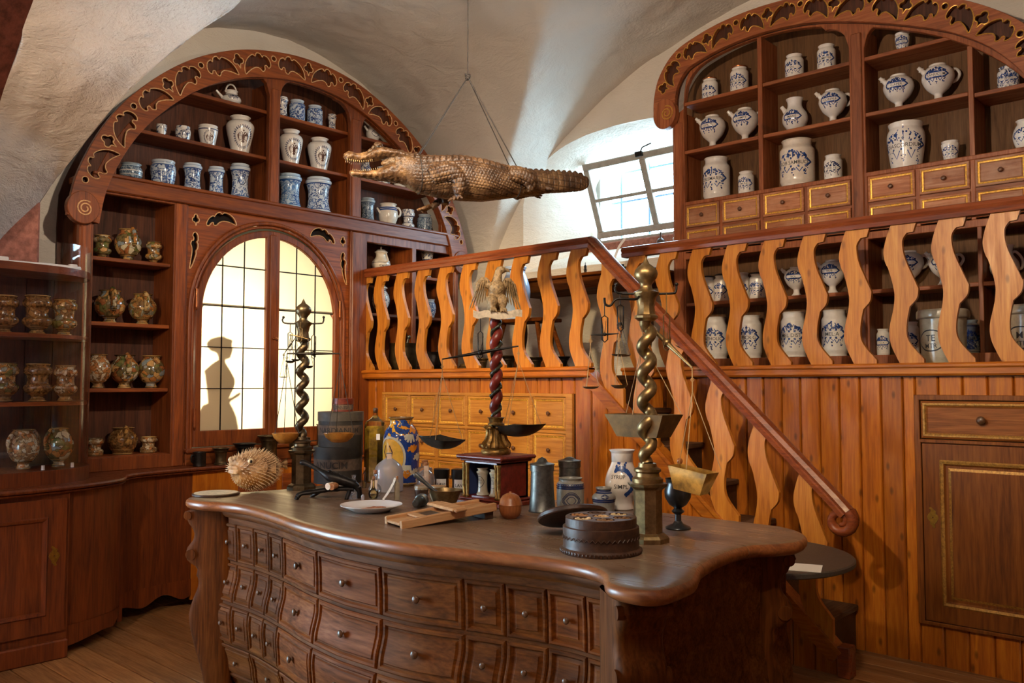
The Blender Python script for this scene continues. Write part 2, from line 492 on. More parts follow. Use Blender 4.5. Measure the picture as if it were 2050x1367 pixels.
M = {}
RED = ((72, 30, 10), (126, 62, 25), (158, 86, 38))
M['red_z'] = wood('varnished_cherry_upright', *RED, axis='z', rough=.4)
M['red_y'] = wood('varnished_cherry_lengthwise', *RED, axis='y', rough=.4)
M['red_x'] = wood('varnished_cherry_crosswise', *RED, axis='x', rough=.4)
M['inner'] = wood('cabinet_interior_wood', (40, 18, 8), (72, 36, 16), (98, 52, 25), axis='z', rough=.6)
M['panel_olive'] = wood('olive_brown_back_panel', (62, 40, 18), (98, 64, 30), (122, 84, 44), axis='z', rough=.65, vary=.1)
RR = ((98, 48, 20), (142, 76, 38), (172, 106, 64))
M['rcab_z'] = wood('stripped_pine_upright', *RR, axis='z', rough=.48, knots=.4)
M['rcab_x'] = wood('stripped_pine_lengthwise', *RR, axis='x', rough=.48, knots=.3)
M['rdrawer'] = wood('worn_drawer_pine', (116, 62, 34), (164, 100, 62), (200, 146, 108), axis='x', rough=.5, wear=.5, wearc=(205, 160, 128))
PN = ((126, 62, 10), (170, 93, 20), (198, 124, 38))
M['pine_z'] = wood('orange_pine_upright', *PN, axis='z', rough=.34, knots=.75, vary=.22)
M['pine_x'] = wood('orange_pine_lengthwise', *PN, axis='x', rough=.36, knots=.4, vary=.15)
M['baluster'] = wood('honey_pine_baluster', (148, 81, 18), (186, 114, 35), (210, 144, 57), axis='z', rough=.38, knots=.55, vary=.12)
M['rail'] = wood('brown_handrail', (84, 36, 16), (132, 64, 32), (164, 92, 52), axis='x', rough=.3, vary=.08)
M['drawer_pine'] = wood('honey_drawer_pine', (142, 84, 24), (180, 118, 44), (204, 146, 68), axis='x', rough=.4, vary=.12)
M['walnut_x'] = wood('dark_walnut', (48, 23, 5), (88, 46, 12), (118, 68, 24), axis='x', rough=.6, vary=.25, wear=.2, wearc=(104, 66, 32), spec=.07)
M['walnut_z'] = wood('dark_walnut_upright', (48, 23, 5), (86, 44, 12), (114, 65, 23), axis='z', rough=.6, vary=.1, spec=.07)
M['walnut_red'] = wood('reddish_walnut', (58, 27, 5), (100, 50, 12), (128, 72, 25), axis='x', rough=.6, vary=.2, spec=.07)
M['tabletop'] = wood('worn_table_top', (98, 74, 56), (122, 96, 75), (142, 114, 91), axis='x', scale=.7, rough=.30, vary=0, wear=.5, wearc=(84, 58, 40), bumps=.12, spec=.5)
M['tableedge'] = wood('polished_table_edge', (88, 46, 20), (130, 74, 36), (166, 104, 58), axis='x', rough=.32, vary=0, wear=.3, wearc=(70, 40, 22))
M['floor'] = wood('oak_floor_board', (104, 66, 34), (146, 100, 58), (172, 126, 78), axis='x', rough=.5, vary=.22, wear=.3, wearc=(100, 70, 48))
M['stair'] = wood('worn_stair_tread', (48, 30, 18), (84, 56, 36), (118, 86, 60), axis='y', rough=.55, wear=.4)
M['mahog'] = wood('mahogany_base', (62, 24, 8), (104, 48, 18), (132, 66, 28), axis='z', rough=.4, vary=.1)
M['gold'] = plain('gilt_edge', (214, 160, 74), .38, .6, 60, .25)
M['dullgilt'] = plain('worn_gilded_bevel', (168, 122, 54), .45, .4, 80, .35)
M['giltline'] = plain('gilded_bevel', (226, 172, 70), .4, .5, 80, .3)
M['pale_edge'] = plain('pale_carved_edge', (206, 158, 104), .5, .1, 50, .25)
M['dark_recess'] = plain('dark_interior', (22, 12, 7), .9)
M['white'] = plain('white_tin_glaze', (226, 218, 208), .16, 0, 30, .05, 0, .6)
M['cream'] = plain('cream_glaze', (222, 208, 190), .18, 0, 30, .06, 0, .6)
M['blue'] = plain('cobalt_painting', (42, 74, 138), .25, 0, 90, .25)
M['navy'] = plain('dark_cobalt_painting', (34, 44, 84), .25, 0, 90, .2)
M['manganese'] = plain('manganese_painting', (92, 62, 52), .25, 0, 90, .2)
M['ink'] = plain('black_lettering', (30, 27, 30), .5)
M['alb'] = glaze_pattern('blue_white_maiolica', (196, 206, 214), (62, 96, 150), (36, 60, 112), 22, .5)
M['alb2'] = glaze_pattern('dense_blue_maiolica', (170, 190, 206), (74, 118, 168), (38, 74, 128), 17, .72)
M['alb3'] = glaze_pattern('grey_blue_maiolica', (160, 172, 178), (76, 96, 118), (54, 72, 96), 26, .6)
M['delft'] = glaze_pattern('sprigged_delftware', (222, 216, 208), (70, 84, 118), (48, 56, 88), 20, .34, False)
M['stone'] = glaze_pattern('grey_blue_stoneware', (150, 148, 142), (42, 54, 92), (30, 38, 66), 12, .45, True)
M['maj'] = istoriato('maiolica_blue_yellow', [(228, 170, 52), (36, 72, 150), (40, 80, 160), (214, 202, 166), (30, 62, 136), (222, 150, 48), (190, 196, 180)], 13, (40, 50, 80), False)
BRN = [(120, 84, 44), (176, 122, 58), (96, 104, 52), (206, 172, 118), (84, 58, 34), (150, 90, 44), (118, 128, 116)]
M['ist1'] = istoriato('painted_maiolica_warm', BRN, 12)
M['ist2'] = istoriato('painted_maiolica_landscape', [(204, 196, 164), (72, 96, 52), (176, 110, 52), (120, 142, 150), (196, 150, 90), (66, 70, 46), (150, 84, 46)], 9)
M['ist3'] = istoriato('painted_maiolica_brown', [(108, 68, 30), (150, 98, 44), (84, 52, 26), (170, 124, 66), (96, 66, 34)], 14)
M['ist4'] = istoriato('painted_maiolica_pale', [(196, 176, 146), (150, 120, 84), (206, 196, 172), (118, 84, 58), (178, 110, 60)], 15)
M['brass'] = plain('aged_brass', (140, 114, 76), .38, .9, 25, .3, .1)
M['bronze'] = plain('dark_bronze', (104, 88, 66), .38, .9, 25, .3, .1)
M['brassplate'] = plain('brass_escutcheon', (190, 146, 62), .35, .9, 60, .2)
M['iron'] = plain('black_iron', (46, 42, 40), .42, .85, 40, .25, .1)
M['pewter'] = plain('pewter', (100, 99, 94), .42, .85, 45, .22, .08)
M['mortar'] = plain('bronze_mortar', (84, 70, 48), .42, .85, 30, .3, .1)
M['copper'] = plain('copper_lid', (170, 104, 66), .32, .9, 30, .2)
M['string'] = plain('hemp_cord', (168, 132, 88), .9)
M['wire'] = plain('dark_wire', (58, 52, 48), .6, .4)
M['horn'] = plain('amber_horn', (184, 122, 50), .3, .2, 14, .35, .1)
M['hornbrass'] = plain('yellow_horn_sheet', (176, 130, 58), .4, .2, 14, .45, .15)
M['steelpan'] = plain('blackened_steel', (74, 70, 62), .4, .8, 18, .3, .1)
M['hopper'] = plain('brown_horn_hopper', (112, 84, 48), .36, .45, 14, .35, .1)
M['knob'] = plain('turned_dark_knob', (92, 54, 28), .3, 0, 40, .2, 0, .6)
M['knob2'] = plain('turned_walnut_knob', (88, 58, 34), .34, 0, 40, .2, 0, .4)
M['black'] = plain('black_lacquer', (30, 28, 27), .3, 0, 30, .2, 0, .6)
M['ebony'] = plain('dark_turned_wood', (66, 42, 27), .46, 0, 40, .3, .1, .35)
M['boxwood'] = wood('turned_fruitwood', (112, 58, 26), (150, 88, 46), (178, 112, 64), axis='z', rough=.32, vary=.05)
M['beech'] = wood('pale_beech', (150, 102, 62), (186, 138, 92), (206, 162, 118), axis='x', rough=.5, vary=.1)
M['paper'] = plain('aged_paper_label', (226, 200, 176), .85, 0, 30, .12)
M['whitepaper'] = plain('white_card', (236, 232, 228), .7)
M['porcelain'] = plain('white_porcelain', (236, 233, 232), .1, 0, 0, 0, 0, .6)
M['card'] = plain('grey_black_pasteboard', (44, 37, 30), .66, 0, 40, .25, .1)
M['cardlight'] = plain('grey_pasteboard_lid', (74, 66, 56), .6, 0, 30, .2, .05)
M['fadedink'] = plain('faded_lettering', (52, 42, 36), .8)
M['cupboard'] = wood('brown_cupboard', (74, 37, 9), (118, 64, 19), (144, 88, 33), axis='z', rough=.5, vary=.08, spec=.25)
M['cupboard_x'] = wood('brown_cupboard_drawer', (84, 43, 12), (130, 72, 24), (156, 98, 40), axis='x', rough=.5, vary=.08, spec=.25)
M['greystone'] = plain('grey_stoneware', (138, 134, 126), .3, 0, 40, .15, .05, .5)
M['label_band'] = plain('faded_label_band', (98, 78, 62), .75, 0, 50, .25)
M['oxred'] = plain('oxblood_painted_wood', (118, 38, 26), .34, 0, 22, .35, .1, .5)
M['redbrown'] = wood('red_brown_casket', (70, 24, 14), (112, 42, 26), (138, 62, 40), axis='x', rough=.38, vary=0)
M['greenvine'] = plain('dark_green_vine', (54, 52, 34), .4, .2, 40, .3, .1)
M['oldgold'] = plain('tarnished_gilding', (150, 112, 56), .4, .7, 40, .45, .25)
M['eagle'] = plain('carved_limewood_eagle', (150, 122, 82), .55, .1, 60, .4, .4)
M['scroll'] = plain('painted_ribbon', (206, 190, 164), .6, 0, 40, .2)
M['glass'] = thin_glass('clear_glass', (.95, .96, .95), .16, .02, .10)
M['glassblue'] = thin_glass('cloudy_lavender_glass', (.93, .93, .96), .2, .05, .42)
M['glassyellow'] = thin_glass('yellow_glass', (.86, .80, .50), .2)
M['caseglass'] = thin_glass('display_case_glass', (.96, .96, .97), .07)
M['pane'] = thin_glass('window_glass', (.97, .99, 1.0), .08)
M['greenliq'] = plain('yellow_green_herb_oil', (200, 172, 80), .4, 0, 14, .45)
M['cork'] = plain('cork', (176, 118, 76), .85, 0, 60, .25, .2)
M['sand'] = plain('red_sandstone', (150, 98, 84), .9, 0, 24, .28, .5, .15)
M['sanddark'] = plain('dark_red_sandstone', (96, 52, 40), .92, 0, 16, .3, .6, .12)
M['plaster'] = plaster('lime_plaster_wall', (226, 216, 202), 1.0, .55)
M['plaster2'] = plaster('rough_plaster_arch', (216, 202, 188), 1.1, 1.0)
M['vault'] = plaster('lime_plaster_vault', (212, 202, 190), 1.0, .5)
M['winframe'] = plain('grey_painted_window_frame', (150, 140, 128), .5, 0, 20, .12)
M['bars'] = plain('blue_grey_iron_bar', (92, 116, 146), .6)
M['slate'] = plain('dark_stone_table_top', (74, 66, 58), .5, 0, 90, .2, .15)
M['crock'] = plain('grey_salt_glaze', (172, 158, 134), .22, 0, 20, .14, 0, .6)
M['paleblue'] = plain('pale_blue_glaze', (176, 196, 226), .2, 0, 12, .1, 0, .6)
M['crocskin'] = None
# ------------------------------------------------------------------ room shell
XL, YB = -6.45, 6.30
def z1(y):
    q = (y - 4.1) / 2.2
    return 2.165 + 2.45 * sqrt(max(0.0, 1 - q * q))
def z2(x):
    q = (x + 2.4) / 3.8
    if x > -2.4: q *= 0.9
    return 2.0 + 2.75 * sqrt(max(0.0, 1 - q * q))
def vz(x, y):
    a_ = z1(y) if 1.95 < y < 6.3 else 2.2
    b_ = z2(x)
    h = max(a_, b_, 2.2)
    return h + 0.022 * noise.noise(Vector((x * 2.2, y * 2.2, 3.1))) + 0.009 * noise.noise(Vector((x * 8, y * 8, 1.7)))
m = MB()
m.grid(lambda u, v: (-6.55 + 8.0 * u, -1.7 + 8.15 * v, vz(-6.55 + 8.0 * u, -1.7 + 8.15 * v)), 190, 190)
struct(m.build('ceiling', M['vault'], smooth=40))

m = MB(); m.box(-7, 1.4, -1.7, 6.5, -0.12, -0.022)
floor = struct(m.build('floor', M['dark_recess']))
i = 0; y = 0.35
while y < 5.32:
    w = 0.145 + 0.02 * ((i * 7) % 5) / 5
    cut = -4.9 + ((i * 1.37) % 2.6)
    for x0, x1 in ((-6.45, cut - .0015), (cut + .0015, 1.0)):
        b_ = MB(); b_.box(x0, x1, y, min(y + w - .007, 5.34), -0.022, 0.0, .004)
        b_.build('plank', M['floor'], floor)
    y += w; i += 1
b_ = MB(); b_.box(-6.45, 1.3, -1.65, 0.345, -0.022, 0.0); b_.build('plank', M['floor'], floor)

# left wall behind the tall cabinet, with the bay's opening closed
m = MB(); m.box(XL - .12, XL, 1.3, YB + .1, 0, 5.0)
struct(m.build('wall_left', M['plaster']))
m = MB(); m.box(1.25, 1.4, -1.7, YB + .1, 0, 4.9); struct(m.build('wall_right', M['sand']))
m = MB(); m.box(-7, 1.4, -1.75, -1.6, 0, 4.9); struct(m.build('wall_front', M['sand']))

# back wall with the window niche: outline at the room side and at the window
NI = crom([(-5.62, 3.2), (-5.60, 3.45), (-5.42, 3.70), (-5.15, 3.85), (-4.85, 3.92), (-4.4, 3.945), (-3.9, 3.91), (-3.66, 3.82), (-3.56, 3.6), (-3.55, 3.2)], 4)
niche = [(-5.62, 2.70)] + [tuple(p) for p in NI] + [(-3.55, 2.70)]
WI = crom([(-5.22, 3.3), (-5.20, 3.55), (-5.1, 3.72), (-4.9, 3.80), (-4.6, 3.84), (-4.3, 3.85), (-4.0, 3.83), (-3.8, 3.76), (-3.72, 3.6), (-3.72, 3.3)], 4)
wino = [(-5.22, 3.00)] + [tuple(p) for p in WI] + [(-3.72, 3.00)]
m = plate([(XL - .1, 0), (1.4, 0), (1.4, 5.0), (XL - .1, 5.0)], [niche], lambda a_, b_, c_: (a_, YB + .05 + c_, b_), .05)
wall_back = struct(m.build('wall_back', M['plaster']))
m = MB()
n = len(niche)
def npt(u, v):
    i_ = min(int(round(u * n)), n) % n
    p, q = niche[i_], wino[i_]
    t = v ** .8
    x, z = p[0] + (q[0] - p[0]) * t, p[1] + (q[1] - p[1]) * t
    w = .012 * noise.noise(Vector((x * 4, v * 3, z * 4)))
    return (x + w, YB + .80 * v, z + w)
m.grid(npt, n, 10, closeu=True)
m.build('window_reveal', M['plaster'], wall_back, smooth=50)
# outer masonry face around the window opening
m = plate([(-6.5, 2.4), (-2.6, 2.4), (-2.6, 4.6), (-6.5, 4.6)], [wino], lambda a_, b_, c_: (a_, YB + .84 + c_, b_), .04)
m.build('outer_reveal', M['plaster'], wall_back)

# transverse arch at upper left: rough plaster soffit, sandstone pier below and dark sandstone rib
far = [tuple(p) for p in crom([(-6.5, 2.5), (-5.97, 2.785), (-5.41, 2.99), (-4.79, 3.185), (-4.19, 3.296), (-3.87, 3.322), (-3.49, 3.36), (-3.0, 3.60), (-2.5, 4.1), (-2.0, 4.8)], 5)]  # out of view the curve is raised to let the spots through
near = [tuple(p) for p in crom([(-6.5, 1.7), (-5.7, 2.35), (-5.12, 3.1), (-4.87, 3.34), (-4.63, 3.55), (-4.3, 3.72), (-3.9, 3.86), (-3.3, 4.05), (-2.7, 4.4), (-2.0, 4.9)], 5)]
m = MB(); k = len(far) - 1
def af(u, v):
    i_ = int(round(u * k)); p, q = far[i_], near[i_]
    w = .03 * noise.noise(Vector((u * 9, v * 4, 2.2))) + .012 * noise.noise(Vector((u * 30, v * 12, 5)))
    return (p[0] + (q[0] - p[0]) * v, 2.0 - .5 * v + w, p[1] + (q[1] - p[1]) * v + w)
m.grid(af, k, 16)
m.grid(lambda u, v: (far[int(round(u * k))][0], 2.0 + .02 * v, far[int(round(u * k))][1] + v * (5.1 - far[int(round(u * k))][1]) if v else af(u, 0)[2]), k, 1)  # unseen upright face up to the vault, added to stop light leaks
struct(m.build('trim_1', M['plaster2'], smooth=50))['label'] = 'rough white plaster soffit of the arch at upper left'
m = MB()
m.grid(lambda u, v: (near[int(round(u * k))][0] + .12 * v, 1.5 - .9 * v, near[int(round(u * k))][1] - .25 * v), k, 3)
struct(m.build('trim_2', M['sanddark'], smooth=50))['label'] = 'dark red sandstone rib at the top corner'
m = MB(); m.box(XL, -5.96, 1.05, 2.0, 0, 2.785, .015)
struct(m.build('wall_pier', M['sand']))['label'] = 'red sandstone impost pier behind the glass case'

# ------------------------------------------------------------------ window: tilted casement, panes, grille, sandstone sill
win = struct(thing('window_1', 'tilted grey casement window in a white niche', 'window', (-4.47, 7.0, 3.05)))
del win['category']
def bar(mm, x0, x1, z0, z1_, y0=-.02, y1=.02, c=.006): mm.box(x0, x1, y0, y1, z0, z1_, c)
m = MB()
for a_ in ((-.75, .75, -.05, .0), (-.75, .75, .78, .83), (-.75, -.70, 0, .78), (.70, .75, 0, .78)): bar(m, *a_, -.03, .03)
m.build('window_frame', M['winframe'], win)
sash = MB()
for a_ in ((-.69, .69, 0, .065), (-.69, .69, .69, .755), (-.69, -.625, .065, .69), (.625, .69, .065, .69), (-.034, .034, .065, .69)): bar(sash, *a_, -.024, .024)
for x0, x1 in ((-.635, -.028), (.028, .635)):
    bar(sash, x0, x1, .362, .396, -.016, .016)
so = sash.build('sash', M['winframe'], win, loc=(0, -.05, .02), rot=(rad(22), 0, 0))
for x0, x1 in ((-.635, -.028), (.028, .635)):
    for q0, q1 in ((.06, .365), (.392, .70)):
        g = MB(); g.box(x0, x1, -.002, .002, q0, q1); g.build('pane', M['pane'], so)
g = MB(); g.tube([(.0, -.03, .75), (.06, -.06, .80), (.16, -.06, .82)], .007, 6); g.box(-.05, .03, -.045, -.02, .72, .77, .004)
g.build('latch', M['iron'], so)
m = MB(); m.box(-.86, .8, -.16, .03, -.24, -.05, .012); m.build('sill', M['sand'], win)
for x in (-.62, -.28, .02, .30, .60):
    g = MB(); g.box(x - .012, x + .012, .22, .245, -.15, 1.0); g.build('bar', M['bars'], win)
for z in (.12, .42, .72):
    g = MB(); g.box(-.9, .9, .215, .235, z - .01, z + .01); g.build('bar', M['bars'], win)

# ------------------------------------------------------------------ gallery floors and plank walls
GZ = 1.66
m = MB(); m.box(XL, -3.59, 4.79, YB, GZ - .06, GZ); m.box(-3.59, 1.2, 5.33, YB, GZ - .06, GZ)
struct(m.build('floor_gallery', M['stair']))

def plankwall(par, x0, x1, yf, z0, z1_, w, zf=None, mat='pine_z', th=.018):
    """upright boards with V joints; zf(x) optional sloping top"""
    x = x0; k = 0
    while x < x1 - .01:
        xe = min(x + w, x1); g = .0035
        a0, a1 = x + g, xe - g
        t0 = zf(a0) if zf else z1_; t1 = zf(a1) if zf else z1_
        if max(t0, t1) > z0 + .01:
            b_ = MB()
            c = .006
            v = [(a0 - g, yf + th, z0), (a0, yf + c, z0), (a0 + c, yf, z0), (a1 - c, yf, z0), (a1, yf + c, z0), (a1 + g, yf + th, z0)]
            tt = [t0, t0, t0, t1, t1, t1]
            v2 = [(p[0], p[1], t) for p, t in zip(v, tt)]
            b_.add(v + v2, [(i_, i_ + 1, i_ + 7, i_ + 6) for i_ in range(5)] + [(5, 0, 6, 11), (0, 5, 4, 3, 2, 1), (6, 7, 8, 9, 10, 11)])
            b_.build('plank', M[mat], par)
        x = xe; k += 1

wm = MB(); wm.box(-6.45, -3.62, 4.785, 4.80, 0, 1.66)
wall_mid = struct(wm.build('wall_gallery_front', M['dark_recess']))
CHX0, CHX1, CHZ0, CHZ1 = -5.87, -3.77, 0.30, 1.535
plankwall(wall_mid, -6.10, CHX0, 4.765, 0, 1.645, .115)
plankwall(wall_mid, CHX0, CHX1, 4.765, CHZ1, 1.645, .1167)
plankwall(wall_mid, CHX1, -3.62, 4.765, 0, 1.645, .15)
# boards below the stair string
SX0, SZ0, SX1, SZ1 = -3.62, 1.69, -1.90, 0.13      # string line
def strz(x): return SZ0 + (x - SX0) * (SZ1 - SZ0) / (SX1 - SX0)
st = MB(); st.add([(-3.62, 4.80, 0), (-1.92, 4.80, 0), (-1.92, 4.80, .06), (-3.62, 4.80, 1.6)], [(0, 1, 2, 3)])
wall_st = struct(st.build('wall_stair_side', M['dark_recess']))
plankwall(wall_st, -3.62, -1.93, 4.765, 0, 2, .13, zf=lambda x: max(.02, strz(x) - .06))
# wall behind the stair, below the right gallery
wr = MB(); wr.box(-3.60, 1.2, 5.335, 5.35, 0, 1.66)
wall_r = struct(wr.build('wall_stair_back', M['dark_recess']))
plankwall(wall_r, -3.62, -1.665, 5.31, 0, 1.645, .1257)
plankwall(wall_r, -1.665, -0.3, 5.31, 1.535, 1.645, .128)
plankwall(wall_r, -1.665, -0.3, 5.31, 0.0, 0.232, .128)
plankwall(wall_r, -0.3, 1.2, 5.31, 0, 1.645, .128)

# ------------------------------------------------------------------ stairs
stair = struct(thing('stairs', 'steep worn wooden stairs up to the gallery', 'stairs', (-2.03, 4.79, 0)))
for k in range(7):
    z = .27 + .2326 * k - (.27 - .2326) * (k == 0) * 0; x = -.26 * k
    b_ = MB(); b_.box(x - .30, x + .015, .012, .515, z - .035, z, .006); b_.build('tread', M['stair'], stair)
    b_ = MB(); b_.box(x - .02, x - .005, .012, .515, z - .27 if k == 0 else z - .2326, z - .036); b_.build('riser', M['ebony'], stair)
# string board, moulded cap
s_ = MB()
dx, dz = SX1 - SX0, SZ1 - SZ0
L_ = sqrt(dx * dx + dz * dz); nx, nz = -dz / L_, dx / L_
def sp(t, o, y): return (SX0 + dx * t + nx * o - (-2.03), y - 4.79, SZ0 + dz * t + nz * o)
for o0, o1, ya, yb in ((-.085, -.012, 4.735, 4.80), (-.012, .010, 4.715, 4.82)):
    v = [sp(t, o, y) for t in (0, 1) for o in (o0, o1) for y in (ya, yb)]
    s_.add(v, [(0, 1, 3, 2), (4, 6, 7, 5), (0, 4, 5, 1), (2, 3, 7, 6), (0, 2, 6, 4), (1, 5, 7, 3)])
s_.build('string_board', M['pine_x'], stair)
b_ = MB(); b_.box(SX1 - .02 + 2.03, SX1 + .05 + 2.03, -.065, .03, 0, .17, .006); b_.build('string_foot', M['rail'], stair)

# ------------------------------------------------------------------ balustrades
BAL_L = [(-.064, .83), (-.093, .75), (-.109, .668), (-.097, .60), (-.080, .559), (-.052, .433), (-.056, .34), (-.084, .206), (-.076, .113), (-.027, 0)]
BAL_R = [(.108, 0), (.108, .025), (.026, .13), (.014, .223), (.034, .336), (.075, .382), (.085, .44), (.047, .533), (.010, .634), (.0, .727), (.026, .773), (.063, .777), (.08, .83)]
def bal_outline(top=lambda x: .83, bot=lambda x: 0.0, half=False):
    L = [tuple(p) for p in crom(BAL_L, 4)]
    r1 = [tuple(p) for p in crom(BAL_R[1:5], 4)]
    r2 = [tuple(p) for p in crom(BAL_R[4:7], 4)]
    r3 = [tuple(p) for p in crom(BAL_R[6:11], 4)]
    r = [BAL_R[0]] + r1[:-1] + r2[:-1] + r3 + [BAL_R[11], BAL_R[12]]
    P = L + r
    P[0] = (P[0][0], top(P[0][0])); P[-1] = (P[-1][0], top(P[-1][0]))
    i0 = len(L) - 1
    P[i0] = (P[i0][0], bot(P[i0][0])); P[i0 + 1] = (P[i0 + 1][0], bot(P[i0 + 1][0]))
    if half: P = [(max(p[0], -.02), p[1]) for p in P]
    return P
def bal_mesh(**kw):
    m_ = MB(); m_.prism(bal_outline(**kw), -.014, .014, lambda a_, b_, t: (a_, t, b_))
    return m_.mesh('baluster', M['baluster'])
balme = bal_mesh()
RAILP = [(-.035, -.055), (.035, -.055), (.042, -.03), (.034, -.022), (.046, -.004), (.034, .018), (.0, .026), (-.034, .018), (-.046, -.004), (-.034, -.022), (-.042, -.03)]
def railing(name, label, x0, x1, y, refs, first_half=False):
    t = thing(name, label, 'balustrade', (x0, y, 1.65))
    r_ = MB(); r_.sweep([(0, 0, .955), (x1 - x0, 0, .955)], RAILP); r_.build('handrail', M['rail'], t, smooth=45)
    b_ = MB(); b_.box(0, x1 - x0, -.05, .035, 0, .075, .012); b_.box(0, x1 - x0, -.065, .04, .045, .072, .008); b_.build('lower_rail', M['pine_x'], t)
    for i_, xr in enumerate(refs):
        if first_half and i_ == 0: mobj('baluster', bal_mesh(half=True), t, (xr - x0, 0, .072))
        else: mobj('baluster', balme, t, (xr - x0, 0, .072))
    return t
railing('gallery_balustrade', 'golden pine balustrade of wavy boards beside the tall arched cabinet', -6.14, -3.60, 4.75,
        [-6.11] + [-5.885 + .272 * i_ for i_ in range(9)], True)
railing('gallery_balustrade', 'brown balustrade of wavy boards in front of the blue and white jars', -3.72, 0.4, 5.31,
        [-3.60 + .2695 * i_ for i_ in range(15)])
# stair balustrade with volute
t = thing('stair_balustrade', 'sloping stair handrail on wavy boards ending in a carved volute', 'balustrade', (-1.9, 4.75, 0))
HX0, HZ0, HX1, HZ1 = -3.60, 2.605, -1.86, .925
hs = (HZ1 - HZ0) / (HX1 - HX0)
r_ = MB()
pth = [(HX0 + 1.9, 0, HZ0), (HX0 + 1.9 + .02, 0, HZ0 - .01)] + [(HX0 + 1.9 + (HX1 - HX0) * q, 0, HZ0 + (HZ1 - HZ0) * q) for q in (.1, .3, .5, .7, .9, .97)]
ex, ez = HX1 + 1.9, HZ1
vol = []
for k in range(26):
    a_ = rad(48) - k * rad(20)
    rr = .075 * (1 - k / 34)
    vol.append((ex - .035 + rr * cos(a_), 0, ez - .075 + rr * sin(a_)))
r_.sweep(pth + vol[:1], RAILP, Vector((.69, 0, .72)))
r_.build('handrail', M['rail'], t, smooth=45)
v_ = MB(); v_.tube(vol, [.034 * (1 - k / 40) for k in range(26)], 10, flat=1.3); v_.build('volute', M['rail'], t, smooth=60)
for xr in (-3.44, -3.17, -2.89, -2.61, -2.33, -2.05):
    zb = strz(xr) + .015
    hm = bal_mesh(top=lambda x: (HZ0 + hs * (xr + x - HX0)) - .05 - zb, bot=lambda x: strz(xr + x) + .010 - zb)
    mobj('baluster', hm, t, (xr + 1.9, 0, zb))
# ------------------------------------------------------------------ joinery helpers
def put(m, name, mat, t, smooth=None):
    """mesh given in world coordinates, parented to thing t (unrotated)"""
    o = t; L = Vector((0, 0, 0))
    while o is not None: L += Vector(o.location); o = o.parent
    m.v = [(v[0] - L.x, v[1] - L.y, v[2] - L.z) for v in m.v]
    return m.build(name, mat, t, smooth)

def rings(fn, x0, x1, z0, z1, prof, n=1, panel_mi=0):
    """nested rectangles (inset, out) forming a moulded drawer or door front; mi per ring"""
    m = MB()
    def ringpts(ins):
        a0, a1, b0, b1 = x0 + ins, x1 - ins, z0 + ins, z1 - ins
        P = []
        for k in range(n): P.append((a0 + (a1 - a0) * k / n, b0))
        for k in range(n): P.append((a1, b0 + (b1 - b0) * k / n))
        for k in range(n): P.append((a1 - (a1 - a0) * k / n, b1))
        for k in range(n): P.append((a0, b1 - (b1 - b0) * k / n))
        return P
    R_ = []
    for ins, out, mi in prof:
        b = len(m.v); R_.append(b)
        for p in ringpts(ins): m.v.append(tuple(fn(p[0], p[1], out)))
    c = 4 * n
    for j in range(len(prof) - 1):
        for k in range(c):
            m.f.append([R_[j] + k, R_[j] + (k + 1) % c, R_[j + 1] + (k + 1) % c, R_[j + 1] + k]); m.mi.append(prof[j + 1][2])
    ins, out, mi = prof[-1]
    if n == 1: m.f.append([R_[-1] + k for k in range(4)]); m.mi.append(panel_mi)
    else:
        a0, a1, b0, b1 = x0 + ins, x1 - ins, z0 + ins, z1 - ins
        m.grid(lambda u, v: fn(a0 + (a1 - a0) * u, b0 + (b1 - b0) * v, out), n, n, mi=panel_mi)
    return m
KNOB = [(.0, .0), (.42, 0), (.30, .25), (.28, .5), (.62, .72), (.95, .95), (1.0, 1.2), (.85, 1.45), (.5, 1.6), (.0, 1.65)]
def knob(par, pos, d, r, mat, world=True):
    q = Vector(d).to_track_quat('Z', 'Y').to_matrix()
    m = MB(); m.lathe([(a_ * r, b_ * r) for a_, b_ in KNOB], 12)
    m.v = [tuple(Vector(pos) + q @ Vector(v)) for v in m.v]
    return put(m, 'knob', mat, par, 50)
GILT = [(0, -.012, 0), (0, .006, 0), (.006, .010, 0), (.014, .010, 0), (.017, .006, 1), (.026, .004, 1), (.030, .001, 0), (.034, .004, 0)]
def drawer(par, fn, d, x0, x1, z0, z1, mats, knobmat, kr=.014, prof=GILT, n=1, name='drawer'):
    m = rings(fn, x0, x1, z0, z1, prof, n)
    o = put(m, name, mats, par)
    knob(o, fn((x0 + x1) / 2, (z0 + z1) / 2, prof[-1][1]), d, kr, knobmat)
    return o

